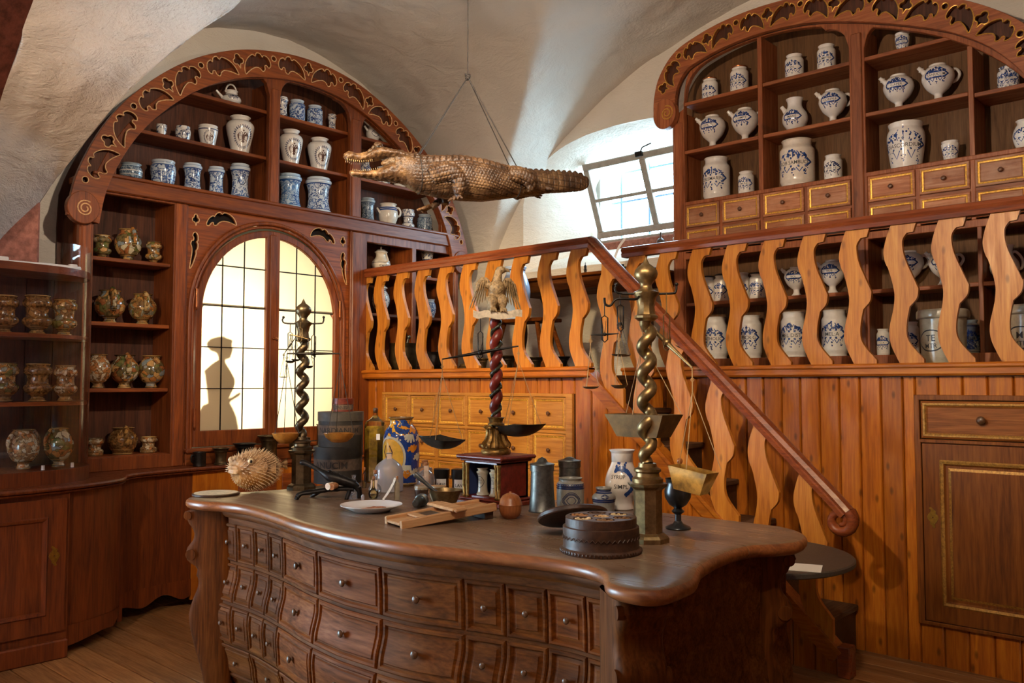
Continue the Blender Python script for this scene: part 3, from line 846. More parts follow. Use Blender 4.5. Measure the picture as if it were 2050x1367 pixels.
# carved acanthus openings: x 0 (tail) .. 1 (scalloped end), y 0..1 across
LEAF = [(0, .0), (.03, .30), (.11, .56), (.24, .78), (.40, .92), (.49, .84), (.55, 1.0), (.67, .97), (.74, .80), (.78, .90), (.91, .82), (.99, .58), (.98, .38), (.90, .28), (.84, .40), (.77, .38), (.76, .20), (.67, .10), (.58, .24), (.47, .30), (.36, .26), (.22, .17), (.09, .05)]
CLUB = [(0, 0), (.07, .16), (.16, .30), (.36, .32), (.50, .46), (.48, .62), (.34, .70), (.27, .74), (.24, .88), (.10, 1.0), (-.10, 1.0), (-.24, .88), (-.27, .74), (-.34, .70), (-.48, .62), (-.50, .46), (-.36, .32), (-.16, .30), (-.07, .16)]
def smoothp(P, n=3): return [tuple(p) for p in crom(P, n, True)]
def motif_holes(bandfn, length, period, phase=0.0, width=.2, margin=.12):
    """bandfn(s metres along, w metres from the inner edge) -> 2-D; returns list of hole outlines"""
    H = []
    nper = int(length / period) + 2
    L2 = smoothp(LEAF); C2 = smoothp(CLUB)
    for k in range(-nper, nper + 1):
        c = phase + k * period
        def ok(a_, b_): return a_ > margin and b_ < length - margin
        w0, w1 = width * .13, width * .88
        la, lb = period * .05, period * .445
        for sg in (1, -1):
            s0, s1 = (c + la, c + lb) if sg > 0 else (c - lb, c - la)
            if ok(s0, s1):
                H.append([bandfn(c + sg * (la + x * (lb - la)), w0 + y * (w1 - w0)) for x, y in L2])
        if ok(c - .04, c + .04):
            H.append([bandfn(c + x * .088, width * .34 + y * width * .52) for x, y in C2])
        cc = c + period / 2
        if ok(cc - .03, cc + .03):
            H.append([bandfn(cc + .022 * cos(q * pi / 6), width * .72 + .022 * sin(q * pi / 6)) for q in range(12)])
    return H
def polyband(inner, outer):
    """inner/outer polylines (same count) -> (fn(s,w), length) with arclength along the middle"""
    mid = [((a_[0] + b_[0]) / 2, (a_[1] + b_[1]) / 2) for a_, b_ in zip(inner, outer)]
    S = [0]
    for p, q in zip(mid, mid[1:]): S.append(S[-1] + math.dist(p, q))
    def at(s):
        s = min(max(s, 0), S[-1])
        j = 0
        while j < len(S) - 2 and S[j + 1] < s: j += 1
        t = (s - S[j]) / max(1e-9, S[j + 1] - S[j])
        L = lambda A: (A[j][0] + (A[j + 1][0] - A[j][0]) * t, A[j][1] + (A[j + 1][1] - A[j][1]) * t)
        return L(inner), L(outer)
    def fn(s, w):
        a_, b_ = at(s); d = math.dist(a_, b_)
        return (a_[0] + (b_[0] - a_[0]) * w / d, a_[1] + (b_[1] - a_[1]) * w / d)
    return fn, S[-1]
def resample(P, n):
    S = [0]
    for p, q in zip(P, P[1:]): S.append(S[-1] + math.dist(p, q))
    out = []
    for k in range(n):
        s = S[-1] * k / (n - 1); j = 0
        while j < len(S) - 2 and S[j + 1] < s: j += 1
        t = (s - S[j]) / (S[j + 1] - S[j])
        out.append((P[j][0] + (P[j + 1][0] - P[j][0]) * t, P[j][1] + (P[j + 1][1] - P[j][1]) * t))
    return out
def midband(mid, width):
    S = [0]
    for p, q in zip(mid, mid[1:]): S.append(S[-1] + math.dist(p, q))
    def fn(s, w):
        s = min(max(s, 0), S[-1] - 1e-6); j = 0
        while j < len(S) - 2 and S[j + 1] < s: j += 1
        t = (s - S[j]) / max(1e-9, S[j + 1] - S[j])
        def tg(k):
            a_, b_ = mid[max(0, k - 1)], mid[min(len(mid) - 1, k + 1)]; return Vector((b_[0] - a_[0], b_[1] - a_[1])).normalized()
        d = tg(j).lerp(tg(min(j + 1, len(mid) - 1)), t).normalized()
        x, y = mid[j][0] + (mid[j + 1][0] - mid[j][0]) * t, mid[j][1] + (mid[j + 1][1] - mid[j][1]) * t
        o = w - width / 2
        return (x - d.y * o, y + d.x * o)
    return fn, S[-1]
def rims(H, fn, r, every=1):
    m = MB()
    for h in H: m.tube([fn(p[0], p[1], 0) for p in h[::every]], r, 5, closed=True)
    return m

# ------------------------------------------------------------------ tall arched cabinet on the left wall (front plane x = FX)
FX = -6.10
YC, Z0A = 4.08, 2.74
_AO = [tuple(p) for p in crom([(2.195, 2.74), (2.25, 3.02), (2.40, 3.36), (2.61, 3.655), (2.93, 3.955), (3.25, 4.148), (3.60, 4.272), (4.05, 4.33), (4.53, 4.275), (4.985, 4.09), (5.41, 3.795), (5.735, 3.415), (5.93, 3.0), (5.97, 2.74)], 8)]
def offs(P, d):
    """polyline offset to its right-hand side (inwards for the arches, drawn left to right)"""
    out_ = []
    for i_, p in enumerate(P):
        a_, b_ = P[max(0, i_ - 1)], P[min(len(P) - 1, i_ + 1)]; t = Vector((b_[0] - a_[0], b_[1] - a_[1])).normalized()
        out_.append((p[0] + t.y * d, p[1] - t.x * d))
    return out_
def earc(hw, rise=0, a0=0, a1=pi, n=60): return resample(offs(_AO, (1.90 - hw)), n + 1)
_IN = None
def inz(y):
    global _IN
    if _IN is None: _IN = earc(1.695, n=120)
    for p, q in zip(_IN, _IN[1:]):
        if p[0] <= y <= q[0] and q[0] > p[0]: return p[1] + (q[1] - p[1]) * (y - p[0]) / (q[0] - p[0])
    return Z0A
LC = thing('apothecary_cabinet', 'tall arched cherry wood wall cabinet with carved frieze, open shelves and a glowing arched window', 'cabinet', (FX, YC, 1.0))
fxL = lambda off: (lambda a_, b_, c_: (FX + off + c_, a_, b_))
def comp_hole(y0, y1, zb, r=.16, round0=True, round1=True, m_=.012):
    P = [(y0, zb), (y1, zb)]; N_ = 40; top = []
    for k in range(N_ + 1):
        y = y1 + (y0 - y1) * k / N_
        z = inz(y) - m_
        if round1 and y > y1 - r: z = min(z, inz(y1) - m_ - r + sqrt(max(0, r * r - (y - (y1 - r)) ** 2)) + .03)
        if round0 and y < y0 + r: z = min(z, inz(y0) - m_ - r + sqrt(max(0, r * r - ((y0 + r) - y) ** 2)) + .03)
        top.append((y, z))
    return P + top
outer = [(2.29, 1.0), (5.87, 1.0), (5.87, Z0A - .02)] + [p for p in earc(1.78, n=40) if p[1] > Z0A + .02 and 2.29 < p[0] < 5.87][::-1] + [(2.29, Z0A - .02)]
yl0 = 2.45
holes = [
    [(2.385, 1.095), (2.96, 1.095), (2.96, 2.93), (2.385, 2.93)],
    [(3.066, 1.02), (4.56, 1.02), (4.56, 2.955), (3.066, 2.955)],
    [(4.74, 1.75), (5.27, 1.75), (5.27, 2.87), (4.74, 2.87)],
    [(5.32, 1.75), (5.80, 1.75), (5.80, 2.87), (5.32, 2.87)],
]
def clip_arc(y0, y1, zb):
    """arch-sided compartments"""
    P = comp_hole(y0, y1, zb, round0=(y0 > 3), round1=(y1 < 5))
    return P
yA = min(y_ / 100 for y_ in range(220, 400) if inz(y_ / 100) > 3.15)
yB_ = max(y_ / 100 for y_ in range(420, 600) if inz(y_ / 100) > 3.15)
holes += [clip_arc(yA, 3.74, 3.07), clip_arc(3.84, 4.55, 3.07), clip_arc(4.67, yB_, 3.07)]
put(plate(outer, holes, fxL(-.02), .02, .004), 'face_frame', M['red_z'], LC)
# beam between the lower and upper parts, projecting
b_ = MB(); b_.box(FX - .03, FX + .03, 2.36, 5.84, 2.945, 3.07, .008); b_.box(FX - .03, FX + .045, 2.36, 5.84, 3.045, 3.07, .006); put(b_, 'beam', M['red_y'], LC)
for y0, y1 in ((2.29, 2.385), (2.96, 3.066), (4.56, 4.67), (5.80, 5.87)):
    b_ = MB(); b_.box(FX - .01, FX + .016, y0 + .012, y1 - .012, 1.0, 2.944, .008); put(b_, 'stile', M['red_z'], LC)
for y0, y1 in ((3.74, 3.84), (4.55, 4.67)):
    b_ = MB(); b_.box(FX - .01, FX + .016, y0 + .014, y1 - .014, 3.07, inz((y0 + y1) / 2) - .09, .008); put(b_, 'post', M['red_z'], LC)
# backs, sides, dividers
bk = [(2.30, 1.0), (5.90, 1.0), (5.92, 2.7)] + [p for p in earc(1.86, n=50) if 2.26 < p[0] < 5.93 and p[1] > 2.75][::-1] + [(2.26, 2.7)]
bkh = [[(3.0, 1.1), (4.55, 1.1), (4.55, 2.93), (3.0, 2.93)]]
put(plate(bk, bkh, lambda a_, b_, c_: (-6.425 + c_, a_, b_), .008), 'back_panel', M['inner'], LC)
for y, za, zb in ((2.375, 1.0, 2.95), (2.97, 1.0, 2.95), (3.058, 1.0, 2.95), (4.568, 1.0, 2.95), (4.73, 1.0, 2.95), (5.295, 1.7, 2.95), (5.81, 1.0, 2.95), (3.79, 3.0, 4.07), (4.61, 3.0, 4.04)):
    w = .025 if y in (3.79, 4.61, 5.295) else .008
    b_ = MB(); b_.box(-6.42, FX - .042, y - w, y + w, za, zb); put(b_, 'divider', M['red_z'], LC)
def shelf(y0, y1, zt, th=.028, f=-.045):
    b_ = MB(); b_.box(-6.42, FX + f, y0, y1, zt - th, zt, .004); put(b_, 'shelf', M['red_y'], LC)
for z in (2.493, 2.037, 1.573, 1.10): shelf(2.385, 2.96, z)
shelf(2.33, 5.84, 3.07, .05)
for z, ya, yb in ((3.453, 2.60, 5.56), (3.832, 2.95, 5.18)):
    for y0, y1 in ((ya, 3.765), (3.815, 4.585), (4.635, yb)): shelf(y0, y1, z)
for z in (2.63, 2.245, 1.78): shelf(4.74, 5.27, z); shelf(5.32, 5.80, z)
# carved frieze with real openings
mid_ = earc(1.793, n=120); BW = .214
bf, bl = midband(mid_, BW)
inn = [bf(bl * k / 120, 0) for k in range(121)]; out = [bf(bl * k / 120, BW) for k in range(121)]
H = motif_holes(bf, bl, .650, bl / 2, BW, .15)
put(plate(inn + out[::-1], H, fxL(.025), .018, .003), 'carved_frieze', M['red_y'], LC)
for h_ in H: put(rims([h_], lambda a_, b_, c_: (FX + .045, a_, b_), .0042), 'gilded_rim', M['pale_edge'], LC)
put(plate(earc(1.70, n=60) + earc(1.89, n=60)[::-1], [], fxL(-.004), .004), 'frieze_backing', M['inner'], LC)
b_ = MB()
for hw, rs, r in ((1.695, 1.355, .011),): b_.tube([(FX + .035, p[0], p[1]) for p in earc(hw, n=80)], r, 6)
put(b_, 'arch_moulding', M['red_y'], LC, 60)
for sy, cy in ((1, 2.295), (-1, 5.865)):
    d = MB(); P_ = [(cy + .105 * cos(q * pi / 14), 2.80 + .112 * sin(q * pi / 14)) for q in range(28)]
    d = plate(P_, [], fxL(.028), .026, .004); so_ = put(d, 'scroll', M['red_z'], LC)
    sp_ = MB(); sp_.tube([(FX + .056, cy + sy * .01 + sy * (.014 + .042 * q / 30) * cos(-q * .42 + 1), 2.795 + (.014 + .042 * q / 30) * sin(-q * .42 + 1)) for q in range(31)], .006, 6)
    put(sp_, 'spiral', M['pale_edge'], so_)
# spandrel board around the arched doors
DC, DH, DS, DR = 3.80, .70, 2.15, .745       # centre y, half width, springing z, rise
def darc(hw, rise, n=30): return [(DC + hw * cos(pi * k / n), DS + rise * sin(pi * k / n)) for k in range(n + 1)]
dh = [(DC + DH, 1.02)] + darc(DH, DR) + [(DC - DH, 1.02)]
sh = []
def sleaf(cx, cz, ang, s, flip=1, P=LEAF):
    L = smoothp(P, 3); c, s_ = cos(ang), sin(ang)
    return [(cx + s * (x * c - y * flip * .55 * s_), cz + s * (x * s_ + y * flip * .55 * c)) for x, y in L]
for sg in (1, -1):
    mir = lambda Q: [(2 * DC + .026 - p[0], p[1]) for p in Q] if sg < 0 else Q
    L_ = smoothp(LEAF, 3)
    sh.append(mir([(3.47 - .25 * x, 2.878 - .075 * x * x + .105 * (y - .3)) for x, y in L_]))
    sh.append(mir([(3.092 + .080 * y * (.45 + .55 * x), 2.47 + .28 * x) for x, y in L_]))
    sh.append(mir([(3.135 + .055 * x, 2.80 + .085 * y) for x, y in smoothp(CLUB, 2)]))
put(plate([(3.068, 1.02), (3.068, 2.953), (4.558, 2.953), (4.558, 1.02)][::-1], [dh] + sh, fxL(-.03), .012, .002), 'spandrel', M['red_y'], LC)
for h_ in sh: put(rims([h_], lambda a_, b_, c_: (FX - .016, a_, b_), .0045), 'gilded_rim', M['pale_edge'], LC)
put(plate([(3.068, 2.2), (3.068, 2.95), (4.558, 2.95), (4.558, 2.2)], [[(DC + .715, 2.19)] + darc(.715, .755) + [(DC - .715, 2.19)]], fxL(-.075), .004), 'spandrel_backing', M['dark_recess'], LC)
b_ = MB()
for hw, r, x in ((.705, .016, -.012), (.675, .012, -.02)):
    rs = DR + (hw - DH)
    b_.tube([(FX + x, DC + hw, 1.03), (FX + x, DC + hw, 1.6)] + [(FX + x, p[0], p[1]) for p in darc(hw, rs)] + [(FX + x, DC - hw, 1.6), (FX + x, DC - hw, 1.03)], r, 8)
put(b_, 'arch_moulding', M['red_z'], LC, 60)
b_ = MB(); b_.box(FX - .05, FX + .02, 3.07, 4.555, 1.0, 1.09, .006); b_.box(FX - .05, FX + .04, 3.07, 4.555, 1.09, 1.125, .01); put(b_, 'door_sill', M['red_y'], LC)

# milky pane material: lamp light from the niche behind glows through it
mm, nt, bb = new_mat('milky_backlit_glass'); nt.nodes.remove(bb)
tl = N(nt, 'ShaderNodeBsdfTranslucent'); tl.inputs[0].default_value = lin(255, 246, 226)
df = N(nt, 'ShaderNodeBsdfDiffuse'); df.inputs[0].default_value = lin(235, 226, 205)
mxs = N(nt, 'ShaderNodeMixShader', i_0=0.12)
nt.links.new(tl.outputs[0], mxs.inputs[1]); nt.links.new(df.outputs[0], mxs.inputs[2]); nt.links.new(mxs.outputs[0], nt.nodes['Material Output'].inputs[0])
M['milky'] = mm
GH, GR, GB = .605, .635, 1.25
zl = [GB, 1.568, 1.886, 2.204, 2.52, 2.9]
def gz(y): return DS + GR * sqrt(max(0, 1 - ((y - DC) / GH) ** 2))
for side, ys in (('l', [DC - GH, DC - .43, DC - .245, DC - .06]), ('r', [DC + .06, DC + .235, DC + .42, DC + GH])):
    ya, yb = ys[0], ys[-1]
    frame_o = [(y_, gz2) for y_, gz2 in ((DC - .655, 1.13), (DC - .001, 1.13))] if side == 'l' else [(DC + .001, 1.13), (DC + .655, 1.13)]
    arc_o = darc(.655, .69); arc_i = darc(GH, GR)
    if side == 'l':
        po_ = [(DC - .655, 1.13), (DC - .001, 1.13), (DC - .001, DS + .69)] + [p for p in arc_o if p[0] < DC - .002]
        pi_ = [(DC - GH, GB), (DC - .06, GB), (DC - .06, gz(DC - .06))] + [p for p in arc_i if p[0] < DC - .065]
    else:
        po_ = [(DC + .655, 1.13), (DC + .001, 1.13), (DC + .001, DS + .69)] + [p for p in arc_o if p[0] > DC + .002][::-1]
        pi_ = [(DC + GH, GB), (DC + .06, GB), (DC + .06, gz(DC + .06))] + [p for p in arc_i if p[0] > DC + .065][::-1]
    do = put(plate(po_, [pi_], fxL(-.03), .022, .005), 'door', M['red_z'], LC)
    for i_ in range(3):
        for j in range(5):
            y0, y1, za, zb = ys[i_], ys[i_ + 1], zl[j], zl[j + 1]
            top = []
            for k in range(7):
                y = y1 + (y0 - y1) * k / 6
                top.append((y, min(zb, gz(y) + .01)))
            if max(q[1] for q in top) < za + .02: continue
            top = [(p[0], max(p[1], za + .001)) for p in top]
            g = MB(); g.add([(FX - .035, y0, za), (FX - .035, y1, za)] + [(FX - .035, *p) for p in top], [list(range(9))])
            put(g, 'pane', M['milky'], do)
    c_ = MB()
    for y in ys[1:3]: c_.box(FX - .039, FX - .028, y - .004, y + .004, GB, gz(y))
    for z in zl[1:5]:
        w = GH * sqrt(max(0, 1 - (max(0, z - DS) / GR) ** 2))
        a0, a1 = (DC - w, ys[-1]) if side == 'l' else (ys[0], DC + w)
        c_.box(FX - .039, FX - .028, a0, a1, z - .004, z + .004)
    put(c_, 'lead_came', M['iron'], do)
    for z in (1.35, 2.25):
        h_ = MB(); yy = DC - .655 if side == 'l' else DC + .655
        h_.lathe([(.012, -.07), (.012, .07)], 8, (FX + .0, yy, z)); h_.lathe([(0, -.095), (.008, -.09), (.011, -.072), (.006, -.068)], 8, (FX, yy, z)); put(h_, 'hinge', M['copper'], do, 50)
b_ = MB(); b_.box(FX - .012, FX + .006, DC - .03, DC + .03, 1.14, DS + .66, .006); put(b_, 'meeting_stile', M['red_z'], LC)
k_ = MB(); k_.ell((FX + .02, DC + .012, 1.97), .02, .03, .008, 8, 6); put(k_, 'turn_button', M['copper'], LC, 50)

# light niche behind the doors: dark-lined box with a lamp; a cut-out figure stands before the lamp
NX = -7.35
wl = bpy.data.objects['wall_left']; bpy.data.objects.remove(wl)
m = plate([(1.3, 0), (YB + .1, 0), (YB + .1, 5.0), (1.3, 5.0)], [[(3.0, 1.05), (4.6, 1.05), (4.6, 2.95), (3.0, 2.95)]], lambda a_, b_, c_: (XL - .06 + c_, a_, b_), .06)
wl = struct(m.build('wall_left', M['plaster']))
nb = MB()
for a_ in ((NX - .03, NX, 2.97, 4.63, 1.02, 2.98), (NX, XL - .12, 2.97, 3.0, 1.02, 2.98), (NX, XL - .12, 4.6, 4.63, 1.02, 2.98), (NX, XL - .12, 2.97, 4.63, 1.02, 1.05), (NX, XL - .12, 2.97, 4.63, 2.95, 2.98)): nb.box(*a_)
M['nichelining'] = plain('bounce_cutting_lining', (30, 30, 22), .9)  # near-black lining chosen to cut bounce and keep the figure's shadow dark
nb.build('light_niche', M['nichelining'], wl)
lb = bpy.data.lights.new('niche_lamp', 'POINT'); lb.energy = 125; lb.color = (1.0, .83, .52); lb.shadow_soft_size = .045
lo = bpy.data.objects.new('niche_lamp', lb); LP = Vector((-7.0, 3.40, 1.82)); lo.location = LP; COL.objects.link(lo)
# silhouette outline as it falls on the glass (y, z)
FIG = [(3.19, 1.235), (3.189, 1.263), (3.192, 1.379), (3.227, 1.44), (3.271, 1.458), (3.262, 1.53), (3.242, 1.669), (3.232, 1.703), (3.281, 1.746), (3.325, 1.779), (3.348, 1.788), (3.344, 1.817), (3.331, 1.841), (3.278, 1.858), (3.251, 1.892), (3.252, 1.92), (3.284, 1.952), (3.352, 1.971), (3.398, 1.973), (3.405, 1.965), (3.46, 1.95), (3.469, 1.939), (3.462, 1.913), (3.464, 1.893), (3.474, 1.868), (3.463, 1.853), (3.465, 1.842), (3.456, 1.824), (3.45, 1.804), (3.427, 1.795), (3.409, 1.792), (3.41, 1.769), (3.449, 1.713), (3.489, 1.649), (3.495, 1.614), (3.482, 1.571), (3.454, 1.514), (3.442, 1.489), (3.476, 1.506), (3.519, 1.531), (3.538, 1.539), (3.544, 1.528), (3.532, 1.511), (3.491, 1.488), (3.448, 1.461), (3.477, 1.415), (3.51, 1.343), (3.527, 1.264), (3.527, 1.221)]
FGX = -6.30
tt = (FGX - LP.x) / (FX - .035 - LP.x)
figp = [(LP.y + (p[0] - LP.y) * tt, LP.z + (p[1] - LP.z) * tt) for p in FIG]
fo = plate(figp, [], lambda a_, b_, c_: (FGX + c_, a_, b_), .004).build('silhouette_figure', plain('dark_cut_out_board', (70, 76, 52), .9))
tag(fo, 'dark silhouette of a woman in cap and full skirt behind the glowing window', 'silhouette')

# ------------------------------------------------------------------ arched cabinet on the right gallery (front plane y = RY)
RY = 6.0
RC = thing('apothecary_cabinet', 'arched pine cabinet with carved gilded frieze, many small drawers and white jars above the gallery', 'cabinet', (-2.4, RY, 1.66))
ry = lambda off: (lambda a_, b_, c_: (a_, RY - off - c_, b_))
RO = resample([tuple(p) for p in crom([(-3.86, 3.78), (-3.855, 3.95), (-3.80, 4.13), (-3.66, 4.29), (-3.46, 4.37), (-3.20, 4.425), (-2.86, 4.445), (-2.48, 4.41), (-2.05, 4.29), (-1.61, 4.115), (-1.38, 3.985), (-1.19, 3.83), (-1.02, 3.62), (-.92, 3.4)], 8)], 120)
RI = resample([tuple(p) for p in crom([(-3.61, 3.80), (-3.60, 3.95), (-3.565, 4.07), (-3.46, 4.175), (-3.24, 4.24), (-2.946, 4.265), (-2.668, 4.25), (-2.40, 4.195), (-2.05, 4.085), (-1.75, 3.96), (-1.50, 3.81), (-1.30, 3.64), (-1.17, 3.48), (-1.10, 3.3)], 8)], 120)
def riz(x):
    for p, q in zip(RI, RI[1:]):
        if p[0] <= x <= q[0] and q[0] > p[0]: return p[1] + (q[1] - p[1]) * (x - p[0]) / (q[0] - p[0])
    return RI[0][1] if x < RI[0][0] else RI[-1][1]
RM = resample(offs(RO, .102), 140); RW = .204
bf, bl = midband(RM, RW)
H = motif_holes(bf, bl, .505, .74, RW, .13)
RBI = [bf(bl * k / 140, 0) for k in range(141)]; RBO = [bf(bl * k / 140, RW) for k in range(141)]
put(plate(RBI + RBO[::-1], H, ry(.04), .018, .003), 'carved_frieze', M['rcab_x'], RC)
for h_ in H: put(rims([h_], lambda a_, b_, c_: (a_, RY - .060, b_), .0045), 'gilded_rim', M['gold'], RC)
put(plate(RBI + RBO[::-1], [], ry(.006), .006), 'frieze_backing', M['inner'], RC)
P_ = [(-3.745 + .105 * cos(q * pi / 14), 3.80 + .125 * sin(q * pi / 14)) for q in range(28)]
so_ = put(plate(P_, [], ry(.048), .028, .004), 'scroll', M['rcab_z'], RC)
sp_ = MB(); sp_.tube([(-3.72 + (.012 + .05 * q / 30) * cos(q * .42 + 1.8), RY - .078, 3.80 + (.012 + .05 * q / 30) * sin(q * .42 + 1.8)) for q in range(31)], .007, 6)
put(sp_, 'spiral', M['gold'], so_)
def rhole(x0, x1, zb, r=.16, r0=True, r1=True, m_=.03):
    top = []
    for k in range(49):
        x = x1 + (x0 - x1) * k / 48; z = riz(x) - m_
        if r1 and x > x1 - r: z = min(z, riz(x1) - m_ - r + sqrt(max(0, r * r - (x - x1 + r) ** 2)) + .02)
        if r0 and x < x0 + r: z = min(z, riz(x0) - m_ - r + sqrt(max(0, r * r - (x0 + r - x) ** 2)) + .02)
        top.append((x, z))
    return [(x0, zb), (x1, zb)] + top
rout = [(-3.715, 1.68), (-1.05, 1.68), (-1.05, 3.3)] + [(p[0], p[1] + .03) for p in RI[::-1]] + [(-3.715, 3.78)]
rh = [rhole(-3.605, -2.272, 3.065, .17, False), rhole(-2.165, -1.12, 3.065, .17, True, False),
      [(-3.605, 1.80), (-2.24, 1.80), (-2.24, 2.60), (-3.605, 2.60)], [(-2.165, 1.80), (-1.12, 1.80), (-1.12, 2.60), (-2.165, 2.60)],
      [(-3.60, 2.65), (-2.272, 2.65), (-2.272, 3.035), (-3.60, 3.035)], [(-2.16, 2.65), (-1.12, 2.65), (-1.12, 3.035), (-2.16, 3.035)]]
put(plate(rout, rh, ry(-.02), .02, .004), 'face_frame', M['rcab_z'], RC)
for a_ in ((-3.70, -3.62, 1.68, 3.72), (-2.255, -2.18, 1.68, 4.06)):
    b_ = MB(); b_.box(a_[0], a_[1], RY - .018, RY, a_[2], a_[3], .007); put(b_, 'post', M['rcab_z'], RC)
bk = [(-3.70, 1.68), (-1.06, 1.68)] + [p for p in RM[::-1] if p[1] > 3.4] + [(-3.76, 3.78), (-3.70, 3.70)]
put(plate(bk, [], ry(-.275), .006), 'back_panel', M['panel_olive'], RC)
for x, za, zb, w in ((-3.66, 1.68, 3.8, .045), (-2.21, 1.68, 4.1, .04), (-2.948, 3.06, 4.24, .018), (-1.498, 3.06, 3.78, .016), (-1.47, 1.75, 2.62, .014), (-1.09, 1.68, 3.3, .02)):
    b_ = MB(); b_.box(x - w, x + w, RY + (.0 if w < .03 else .041), RY + .27, za, zb, .003 if w < .03 else 0); put(b_, 'divider', M['rcab_z'], RC)
def rshelf(x0, x1, zt, th=.028):
    b_ = MB(); b_.box(x0, x1, RY + .004, RY + .27, zt - th, zt, .004); put(b_, 'shelf', M['rcab_x'], RC)
for z in (3.485, 3.88):
    rshelf(-3.61, -2.967, z); rshelf(-2.929, -2.25, z)
    rshelf(-2.17, -1.515, z)
rshelf(-1.48, -1.10, 3.467)
rshelf(-3.62, -2.25, 3.068, .05); rshelf(-2.17, -1.10, 3.068, .05)
rshelf(-3.61, -2.245, 2.25); rshelf(-2.17, -1.10, 2.25)
rshelf(-3.61, -2.245, 1.80, .10); rshelf(-2.17, -1.10, 1.80, .10)
rshelf(-3.61, -2.245, 2.64, .03); rshelf(-2.17, -1.10, 2.64, .03)
frn = lambda x, z, o: (x, RY - .004 - o, z)
for x0, x1 in ((-3.595, -3.30), (-3.27, -2.962), (-2.93, -2.615), (-2.587, -2.277), (-2.155, -1.848), (-1.82, -1.515), (-1.483, -1.19)):
    for z0, z1_ in ((2.855, 3.03), (2.66, 2.832)):
        drawer(RC, frn, (0, -1, 0), x0, x1, z0, z1_, [M['rdrawer'], M['giltline']], M['knob'], .016)
for x in (-3.285, -2.946, -2.60, -1.834, -1.50):
    b_ = MB(); b_.box(x - .014, x + .014, RY, RY + .1, 2.65, 3.04, .003); put(b_, 'drawer_divider', M['rcab_z'], RC)
b_ = MB(); b_.box(-3.6, -2.27, RY + .003, RY + .1, 2.834, 2.853); b_.box(-2.16, -1.12, RY + .003, RY + .1, 2.834, 2.853); put(b_, 'drawer_rail', M['rcab_x'], RC)

# ------------------------------------------------------------------ drawer chest in the plank wall below the gallery
CH = thing('drawer_chest', 'golden pine bank of square gilded drawers set in the plank wall below the balustrade', 'drawer unit', (-4.82, 4.76, .3))
hh = []
cols = [CHX0 + .035 + k * .3392 for k in range(6)]
rows = [(1.275, 1.51), (1.012, 1.25), (.75, .988), (.488, .726)]
for x in cols:
    for z0, z1_ in rows: hh.append([(x, z0), (x + .31, z0), (x + .31, z1_), (x, z1_)])
put(plate([(CHX0, CHZ0), (CHX1, CHZ0), (CHX1, CHZ1), (CHX0, CHZ1)], hh, lambda a_, b_, c_: (a_, 4.752 - c_, b_), .012, .003), 'carcass_frame', M['drawer_pine'], CH)
for x in cols:
    for z0, z1_ in rows:
        drawer(CH, lambda a_, b_, o: (a_, 4.748 - o, b_), (0, -1, 0), x + .003, x + .307, z0 + .003, z1_ - .003, [M['drawer_pine'], M['giltline']], M['knob'], .016)

# ------------------------------------------------------------------ low cupboard in the right plank wall
LQ = thing('wall_cupboard', 'brown cupboard with gilded drawer and panelled door set in the plank wall', 'cupboard', (-1.3, 5.30, .23))
put(plate([(-1.665, .23), (-.45, .23), (-.45, 1.54), (-1.665, 1.54)], [[(-1.635, 1.285), (-.5, 1.285), (-.5, 1.51), (-1.635, 1.51)], [(-1.63, .25), (-.5, .25), (-.5, 1.265), (-1.63, 1.265)]], lambda a_, b_, c_: (a_, 5.298 - c_, b_), .015, .003), 'frame', M['cupboard'], LQ)
BIG = [(0, -.012, 0), (0, .004, 0), (.012, .012, 0), (.022, .012, 1), (.03, .004, 1), (.038, .0, 0)]
fl = lambda a_, b_, o: (a_, 5.296 - o, b_)
d_ = put(rings(fl, -1.63, -.505, 1.29, 1.505, BIG), 'drawer', [M['cupboard_x'], M['dullgilt']], LQ)
for x in (-1.31, -.8): knob(d_, fl(x, 1.40, 0), (0, -1, 0), .024, M['knob2'])
DP = [(0, -.012, 0), (0, .010, 0), (.09, .010, 0), (.098, .016, 1), (.112, .012, 1), (.122, .002, 0), (.135, .002, 0), (.15, .008, 1), (.157, .008, 0)]
d_ = put(rings(fl, -1.625, -.505, .255, 1.26, DP), 'door', [M['cupboard'], M['dullgilt']], LQ)
def escutcheon(par, c, axis, s, mat):
    P_ = [(0, -.9), (.12, -1), (.22, -.85), (.15, -.68), (.3, -.45), (.42, -.2), (.5, 0), (.4, .25), (.25, .4), (.28, .62), (.12, .72), (-.02, .85), (-.2, 1), (-.32, .85), (-.18, .72), (-.22, .5), (-.4, .3), (-.5, 0), (-.4, -.25), (-.25, -.42), (-.24, -.62), (-.1, -.75)]
    P_ = [(x * s, y * s) for x, y in smoothp(P_, 2)]
    hole = [(.07 * s * cos(q * pi / 5), .07 * s * sin(q * pi / 5)) for q in range(10)]
    if axis == 'y': fn = lambda a_, b_, c_: (c[0] + a_, c[1] - c_, c[2] + b_)
    else: fn = lambda a_, b_, c_: (c[0] + c_, c[1] + a_, c[2] + b_)
    put(plate(P_, [hole], fn, .002), 'escutcheon', mat, par)
escutcheon(d_, (-1.575, 5.283, .84), 'y', .06, M['brassplate'])

